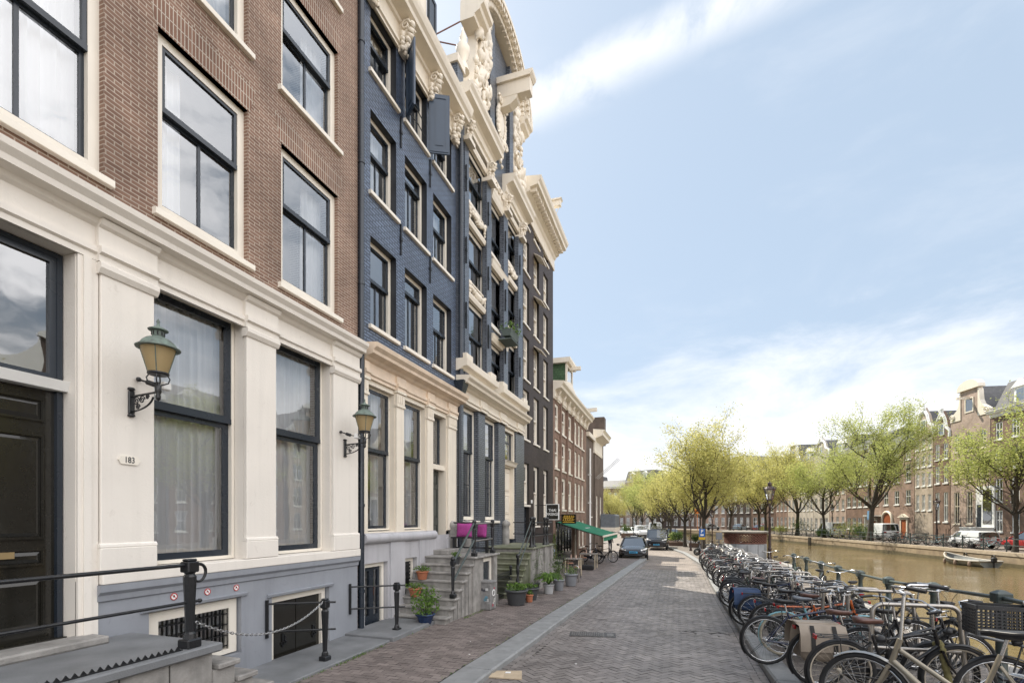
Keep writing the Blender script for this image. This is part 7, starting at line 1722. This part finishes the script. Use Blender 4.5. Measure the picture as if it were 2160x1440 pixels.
def person():
    T = thing('person', 'person in dark clothes standing beyond the green awning', 'person', (-5.2, 40.5, gz(-5.2,40.5)+.02), R(-30))
    me = bpy.data.meshes.new('body'); V = [(0,0,.95),(0,0,1.2),(0,0,1.42),(0,0,1.52),(0,.02,1.66),(.10,0,.90),(.11,.02,.5),(.11,-.02,.06),(.12,.12,.03),(-.10,0,.90),(-.12,.06,.5),(-.12,.0,.06),(-.13,.14,.03),(.19,0,1.40),(.25,-.02,1.13),(.23,.08,.88),(.22,.12,.78),(-.19,0,1.40),(-.25,-.02,1.13),(-.23,.08,.88),(-.22,.12,.78)]
    E = [(0,1),(1,2),(2,3),(3,4),(0,5),(5,6),(6,7),(7,8),(0,9),(9,10),(10,11),(11,12),(2,13),(13,14),(14,15),(15,16),(2,17),(17,18),(18,19),(19,20)]
    me.from_pydata(V, E, []); me.materials.append(M('dark_clothes', (.02,.021,.028), .9)); o = bpy.data.objects.new('body', me); COL.objects.link(o); o.parent = T
    m = o.modifiers.new('skin', 'SKIN'); rad = [.15,.14,.15,.06,.10,.10,.07,.05,.05,.10,.07,.05,.05,.07,.05,.04,.035,.07,.05,.04,.035]
    for v, r_ in zip(me.skin_vertices[0].data, rad): v.radius = (r_, r_*.85)
    me.skin_vertices[0].data[0].use_root = True; subsurf(o, 1)
    h = MB(); h.ball((0,.01,1.70), .105, 12, 8, 0, (.9,1,1.1)); h.build('hair', M('dark_hair', (.03,.02,.015), .8), T)
person()
# ---------------------------------------------------------------- houses across the canal
FPL = [(60,20),(31,46),(19.2,110.5),(11.5,123),(1.5,137),(-17,149),(-60,162)]
def fpt(s):   # distance along the far building line from its second point
    pts = FPL[1:]; 
    for a, b in zip(pts, pts[1:]):
        L_ = math.hypot(b[0]-a[0], b[1]-a[1])
        if s <= L_ or b == pts[-1]: 
            t = s/L_; return (a[0]+(b[0]-a[0])*t, a[1]+(b[1]-a[1])*t)
        s -= L_
def far_house(s0, s1, H_, wallm, label, ncol, rows, gable=None, wfrac=.5, trim='white', ground=None, roofm='tile', simple=False, d=0., cornice=True):
    p0, p1 = (s0, s1) if isinstance(s0, tuple) else (fpt(s0), fpt(s1)); w = math.hypot(p1[0]-p0[0], p1[1]-p0[1])
    ang = math.atan2(p1[1]-p0[1], p1[0]-p0[0])+math.pi/2   # local +x faces the canal when y runs from p1 back to p0
    T = thing('canal_house', label, 'house', (p1[0], p1[1], 0), ang+math.pi if False else math.atan2(p0[0]-p1[0], p1[1]-p0[1]) , 'houses across the canal')
    # local y axis must run p1 -> p0
    T.rotation_euler = (0, 0, math.atan2(p0[1]-p1[1], p0[0]-p1[0])-math.pi/2)
    cw = w/ncol; holes = []
    for (z0, z1) in rows:
        for c in range(ncol): ym = (c+.5)*cw; holes.append((ym-cw*wfrac/2, ym+cw*wfrac/2, z0, z1))
    b = wall_mb(0, w, 0, H_, holes, d=.18); body_mb(b, 0, w, 0, H_); b.build('wall', wallm, T)
    for (a, c, e, g) in holes:
        f = MB(); ring(f, -.14, -.04, a, c, e, g, .09); zm = e+(g-e)*.55; f.box(-.12, -.05, a, c, zm-.03, zm+.03); f.box(-.12, -.06, (a+c)/2-.025, (a+c)/2+.025, e, g); f.box(-.1, .08, a-.08, c+.08, e-.12, e)
        o = f.build('window', trim, T)
        p = MB(); p.quad((-.10, a, e), (-.10, c, e), (-.10, c, g), (-.10, a, g)); p.build('pane', 'glass', o)
    room = MB(); room.quad((-.9, .05, .05), (-.9, w-.05, .05), (-.9, w-.05, H_-.05), (-.9, .05, H_-.05)); room.build('room', 'interior', T)
    if cornice and gable in (None, 'mansard', 'dormer'):
        c = MB(); c.prism(cornice_prof(H_-.35, H_+.25, .5), 'y', -.02, w+.02); c.build('cornice', trim, T)
    ym = w/2
    if gable in ('neck', 'bigneck'):
        nw = w*.24 if gable == 'neck' else w*.22; hh = 3.0 if gable == 'neck' else 2.9
        n = MB(); n.prism([(ym-nw, H_), (ym+nw, H_), (ym+nw, H_+hh), (ym-nw, H_+hh)], 'x', -.4, .0); n.build('gable', wallm, T)
        cv = MB()
        for sg in (-1, 1):
            o_ = [(ym+sg*nw, H_), (ym+sg*w*.5, H_), (ym+sg*w*.48, H_+.5), (ym+sg*(nw+w*.10), H_+1.1), (ym+sg*(nw+w*.05), H_+hh*.55), (ym+sg*(nw+.16), H_+hh*.9), (ym+sg*nw, H_+hh)]
            cv.prism(o_, 'x', -.36, .07); scroll(cv, (.1, ym+sg*w*.43, H_+.42), .34, .1, 0, 1.5, sg, 18, 'yz', .08)
        cap = [(ym-nw-.3, H_+hh), (ym+nw+.3, H_+hh)]+[(ym+(nw+.3)*math.cos(math.pi*i/10), H_+hh+.12+(.85 if gable == 'bigneck' else .7)*math.sin(math.pi*i/10)) for i in range(11)]
        cv.prism(cap, 'x', -.42, .22); cv.build('gable_carving', trim, T)
        f = MB(); ring(f, .0, .06, ym-nw*.5, ym+nw*.5, H_+.6, H_+2.1, .12); o = f.build('window', trim, T); p = MB(); p.quad((.03, ym-nw*.5, H_+.6), (.03, ym+nw*.5, H_+.6), (.03, ym+nw*.5, H_+2.1), (.03, ym-nw*.5, H_+2.1)); p.build('pane', 'glass', o)
        hb = MB(); hb.box(-.3, 1.2, ym-.1, ym+.1, H_+hh*.66, H_+hh*.66+.22); hb.build('hoist_beam', trim, T)
        r_ = MB(); r_.prism([(.1, H_), (w-.1, H_), (ym, H_+hh+.3)], 'x', -.3, -10.5); r_.build('roof', roofm, T)
    elif gable == 'bell':
        cv = MB(); o_ = [(ym-w*.5, H_), (ym+w*.5, H_), (ym+w*.5, H_+.7), (ym+w*.30, H_+1.1), (ym+w*.22, H_+2.0), (ym+w*.10, H_+2.5), (ym, H_+3.0), (ym-w*.10, H_+2.5), (ym-w*.22, H_+2.0), (ym-w*.30, H_+1.1), (ym-w*.5, H_+.7)]
        cv.prism(o_, 'x', -.4, .0); cv.build('gable', wallm, T); e = MB(); e.tube([(.04, p[0], p[1]) for p in o_[1:]], .16, 6)
        rgb = random.Random(int(w*100))
        for i in range(16): e.blob((.06, ym+rgb.uniform(-.1,.1)*w, H_+2.2+rgb.random()*1.1), .22, 0, rgb, (.7,1,1), 6, 5)
        e.build('gable_carving', trim, T); r_ = MB(); r_.prism([(.1, H_), (w-.1, H_), (ym, H_+2.6)], 'x', -.3, -10.5); r_.build('roof', roofm, T)
        f = MB(); ring(f, .0, .06, ym-.45, ym+.45, H_+.3, H_+1.6, .1); o = f.build('window', trim, T); p = MB(); p.quad((.03, ym-.45, H_+.3), (.03, ym+.45, H_+.3), (.03, ym+.45, H_+1.6), (.03, ym-.45, H_+1.6)); p.build('pane', 'glass', o)
    elif gable == 'mansard':
        r_ = MB(); r_.prism([(-.1, H_+.2), (-10.5, H_+.2), (-9, H_+3), (-1.4, H_+3)], 'y', .05, w-.05); r_.build('roof', roofm, T)
        for k in range(max(1, int(w/3.2))):
            yc = w*(k+.5)/max(1, int(w/3.2)); dm = MB(); dm.box(-2.2, -.35, yc-.6, yc+.6, H_+.2, H_+2.0); dm.prism([(yc-.85, H_+2.0), (yc+.85, H_+2.0), (yc, H_+2.7)], 'x', -2.4, -.2); o = dm.build('dormer', trim, T)
            p = MB(); p.quad((-.345, yc-.4, H_+.5), (-.345, yc+.4, H_+.5), (-.345, yc+.4, H_+1.8), (-.345, yc-.4, H_+1.8)); p.build('pane', 'glass', o)
    else:
        cross_roof(T, 0, w, H_+.1, H_+2.4, mat=roofm)
    return T, w
bw = {k: brick('far_brick_'+k, c1, c2, m, .22, .07, .008, .85, .2) for k, c1, c2, m in (('red', (.28,.185,.145), (.23,.15,.12), (.36,.30,.25)), ('pink', (.37,.275,.225), (.31,.23,.185), (.44,.38,.33)), ('tan', (.40,.33,.26), (.35,.28,.22), (.46,.41,.35)), ('brown', (.20,.125,.092), (.16,.10,.075), (.24,.19,.15)), ('dark', (.085,.062,.052), (.07,.05,.045), (.10,.08,.07)), ('grey', (.42,.38,.32), (.38,.345,.30), (.44,.41,.36)))}
SS = lambda t: 19.5+t      # station used when the house fronts were measured
R5 = [(1.2,3.2),(4.0,6.2),(7.1,9.0),(9.9,11.5)]
far_house(SS(-11.5), SS(-6.1), 12.4, bw['brown'], 'brick house with slate mansard and white dormers at the right edge', 3, R5, 'mansard', .44)
far_house(0, SS(-11.6), 12.9, bw['tan'], 'pale house mostly outside the right edge', 3, R5, 'neck', .42)
E_, ew = far_house(SS(-6.0), SS(-.9), 12.6, bw['pink'], 'pinkish brick house with tall neck gable and curved pediment', 3, [(1.9,5.2),(6.2,8.6),(9.4,11.2)], 'bigneck', .46, 'cream')
far_house(SS(-.8), SS(1.7), 11.2, bw['brown'], 'narrow brick house with white bell gable beside the tall neck gable', 2, [(2.1,5.3),(6.3,8.2),(8.9,10.6)], 'bell', .52)
far_house(SS(1.8), SS(4.8), 12.2, bw['tan'], 'narrow pinkish brick house with ornate white bell gable', 3, [(3.4,5.2),(6.2,7.7),(8.4,9.7),(10.4,11.6)], 'bell', .52)
B_, w_ = far_house(SS(4.9), SS(13.6), 11.5, bw['red'], 'brown brick house with arched wooden door and square windows', 4, [(4.2,5.9),(6.9,9.0),(9.6,11.0)], None, .42)
far_house(SS(14.2), SS(20), 12.4, bw['brown'], 'dark flanked brick house with white panelled bays beyond the quay elm', 4, [(1.0,2.6),(4.1,5.6),(7.0,8.6),(9.7,11.2)], None, .66)
far_house(SS(20.1), SS(25), 12.0, bw['pink'], 'small red brick house with white cornice between pale fronts', 3, [(1.0,2.8),(3.8,5.4),(6.3,7.8),(8.9,10.4)], 'mansard', .45, 'white')
far_house(SS(25.1), SS(30.4), 12.8, bw['grey'], 'pale grey plastered house nearer the small elm', 3, [(.6,2.6),(3.9,5.9),(7.0,8.8),(9.9,11.4)], 'bell', .5, 'white')
far_house(SS(30.5), SS(36), 12.2, bw['grey'], 'pale grey plastered house with a slate mansard', 4, [(.6,2.6),(3.9,5.9),(7.0,8.8),(9.7,11.2)], 'mansard', .5, 'white')
far_house(SS(36.1), SS(41), 13.0, bw['tan'], 'cream plastered house behind the leaning yellow elm', 3, [(.8,2.8),(4.0,6.0),(7.2,9.0),(10.1,11.8)], 'neck', .5, 'white')
far_house(SS(41.1), SS(46.5), 12.4, bw['brown'], 'brown brick house left of the cream plastered one', 3, [(.8,2.8),(4.0,6.0),(7.2,9.0),(10.0,11.4)], 'bell', .5, 'white')
pal = ['brown','dark','red','brown','dark','pink','brown','dark','grey']; s = SS(46.6)
lab = ['brown brick house with white windows at the canal bend','dark brick house with white shutters at the canal bend','red brick house behind the silver saloon','brown step roofed house behind the urinal elm','dark house with small windows beyond the bend','pale brick house behind the middle elms','brown brick house behind the near quay lamps','dark brick house behind the people carrier','white corner house with bay at the end of the street']
for i, wd in enumerate((7, 8, 9, 8, 9, 9, 10, 11, 9)):
    far_house(s, s+wd, [12.5,13.5,12.5,13,12.2,13.5,12,13,9.5][i], bw[pal[i]], lab[i], int(wd/2), [(.8,2.8),(3.8,5.6),(6.6,8.2)]+([(9,10.4)] if i != 8 else []), [None,'neck','mansard',None,'bell','mansard',None,'mansard',None][i], .48, 'white'); s += wd+.1
for i in range(4):
    far_house(s, s+10, 10+i % 2, bw[pal[i]], ['brick house farthest left beyond the trees','dark house just behind the flagpoles','red house behind the distant left elms','brown house hidden at the street end'][i], 5, [(.8,2.8),(3.8,5.6),(6.6,8.2)], 'mansard', .48, 'white'); s += 10.1
# houses farther along the far quay, seen in the window reflections
for a, b_, h_, wm, gb, lb in (((31.2,45.5),(33.0,33.2),12.5,'brown','mansard','brown canal house seen only reflected in the windows'),((33.0,33),(34.8,20.5),13.5,'dark','bigneck','dark canal house seen only in the window reflections'),((34.8,20.3),(36.6,8),12,'red','mansard','red canal house seen only in the window reflections'),((36.6,7.8),(38.2,-5),13,'pink','mansard','pink canal house seen only in the window reflections')):
    far_house(b_, a, h_, bw[wm], lb, 5, R5, gb, .45, 'white')
tree(25.6, 31, 0, 3, .95, 66, 'elm on the far quay reflected in the ground floor windows', gf_); tree(27.4, 14, 0, 0, 1.0, 190, 'second elm on the far quay reflected in the windows', gf_)
# doors and stoops of the fronts that show them
def front_bits():
    d = MB()
    wood = M('red_brown_door', (.32,.09,.03), .45)
    yc = 3.6
    ar = [(yc-.85, 0), (yc+.85, 0), (yc+.85, 2.3)]+[(yc+.85*math.cos(a), 2.3+.85*math.sin(a)) for a in [i*math.pi/10 for i in range(11)]]+[(yc-.85, 2.3)]
    d.prism(ar, 'x', .0, .06); d.build('arched_door', wood, B_)
    f = MB(); f.tube([(.08, yc-1.02, 0), (.08, yc-1.02, 2.3)]+[(.08, yc-1.02*math.cos(a), 2.3+1.02*math.sin(a)) for a in [i*math.pi/12 for i in range(1, 12)]]+[(.08, yc+1.02, 2.3), (.08, yc+1.02, 0)], .17, 6); f.build('door_arch', 'cream', B_)
    for y0, h in ((6.9, 2.3), (.7, 2.1)):
        q = MB(); q.box(0, .05, y0-.5, y0+.5, 0, h); q.build('door', wood, B_); q = MB(); ring(q, 0, .12, y0-.7, y0+.7, 0, h+.25, .2, wb=0); q.prism([(y0-.95, h+.3), (y0+.95, h+.3), (y0, h+.75)], 'x', 0, .3); q.build('door_frame', 'cream', B_)
    q = MB(); q.box(.0, 1.1, .1, 2.4, 2.75, 2.95); q.box(.0, 1.0, .2, .35, 0, 2.75); q.build('balcony', 'white', B_)
    # white stoop and tall light of the neck gabled house
    q = MB(); q.box(0, 1.6, 3.6, 5.6, 0, 1.5); q.box(0, .10, 3.5, 5.7, 1.5, 5.6); q.box(0, 1.66, 3.55, 5.65, 1.5, 1.6); q.build('stoop', 'white', E_)
    q = MB(); q.box(.10, .14, 4.4, 5.4, 1.9, 5.2); q.build('tall_light', 'carglass', E_); q = MB(); q.box(.1, .14, 3.7, 4.15, 1.6, 3.8); q.build('door', 'navy', E_)
    q = MB()
    for k in range(7): q.box(0.2, 1.4, 2.0+k*.23, 3.6, .2*k, .2*k+.2)
    q.build('steps', 'stone', E_)
    q = MB()
    for yy in (.4, 1.6, 2.0, 3.6, 5.6): q.tube([(1.5, yy, .2 if yy < 3 else 1.5), (1.5, yy, 2.5 if yy > 3 else 1.4)], .03, 5)
    q.tube([(1.5, 3.6, 2.45), (1.5, 5.6, 2.45)], .025, 5); q.tube([(1.5, 2.0, 1.2), (1.5, 3.6, 2.4)], .025, 5); q.build('stoop_railing', 'iron', E_)
front_bits()
for (Y, lb) in ((64.5, 'blue information board before the arched brown house'),):
    T = thing('information_board', lb, 'sign', (xq(Y)+2.0, Y, 0)); b = MB(); b.tube([(0,0,0),(0,0,3.0)], .05, 6); b.build('pole', 'steel', T); b = MB(); b.cbox(-.05,.05,-.45,.45,2.3,3.3,.01); b.build('panel', M('board_blue', (.06,.20,.42), .4, scale=6, col2=(.2,.35,.5)), T)
b = MB(); b.cbox(-.05,.05,-.7,.7,3.6,4.6,.02); b.tube([(0,0,0),(0,0,3.7)], .05, 6); o = tag(b.build('orange_sign', M('sign_orange', (.75,.22,.02), .5)), 'orange road works sign on the far quay behind the near elms', 'sign'); o.location = (4.2, 113, 0); o.rotation_euler = (0,0,R(-60))
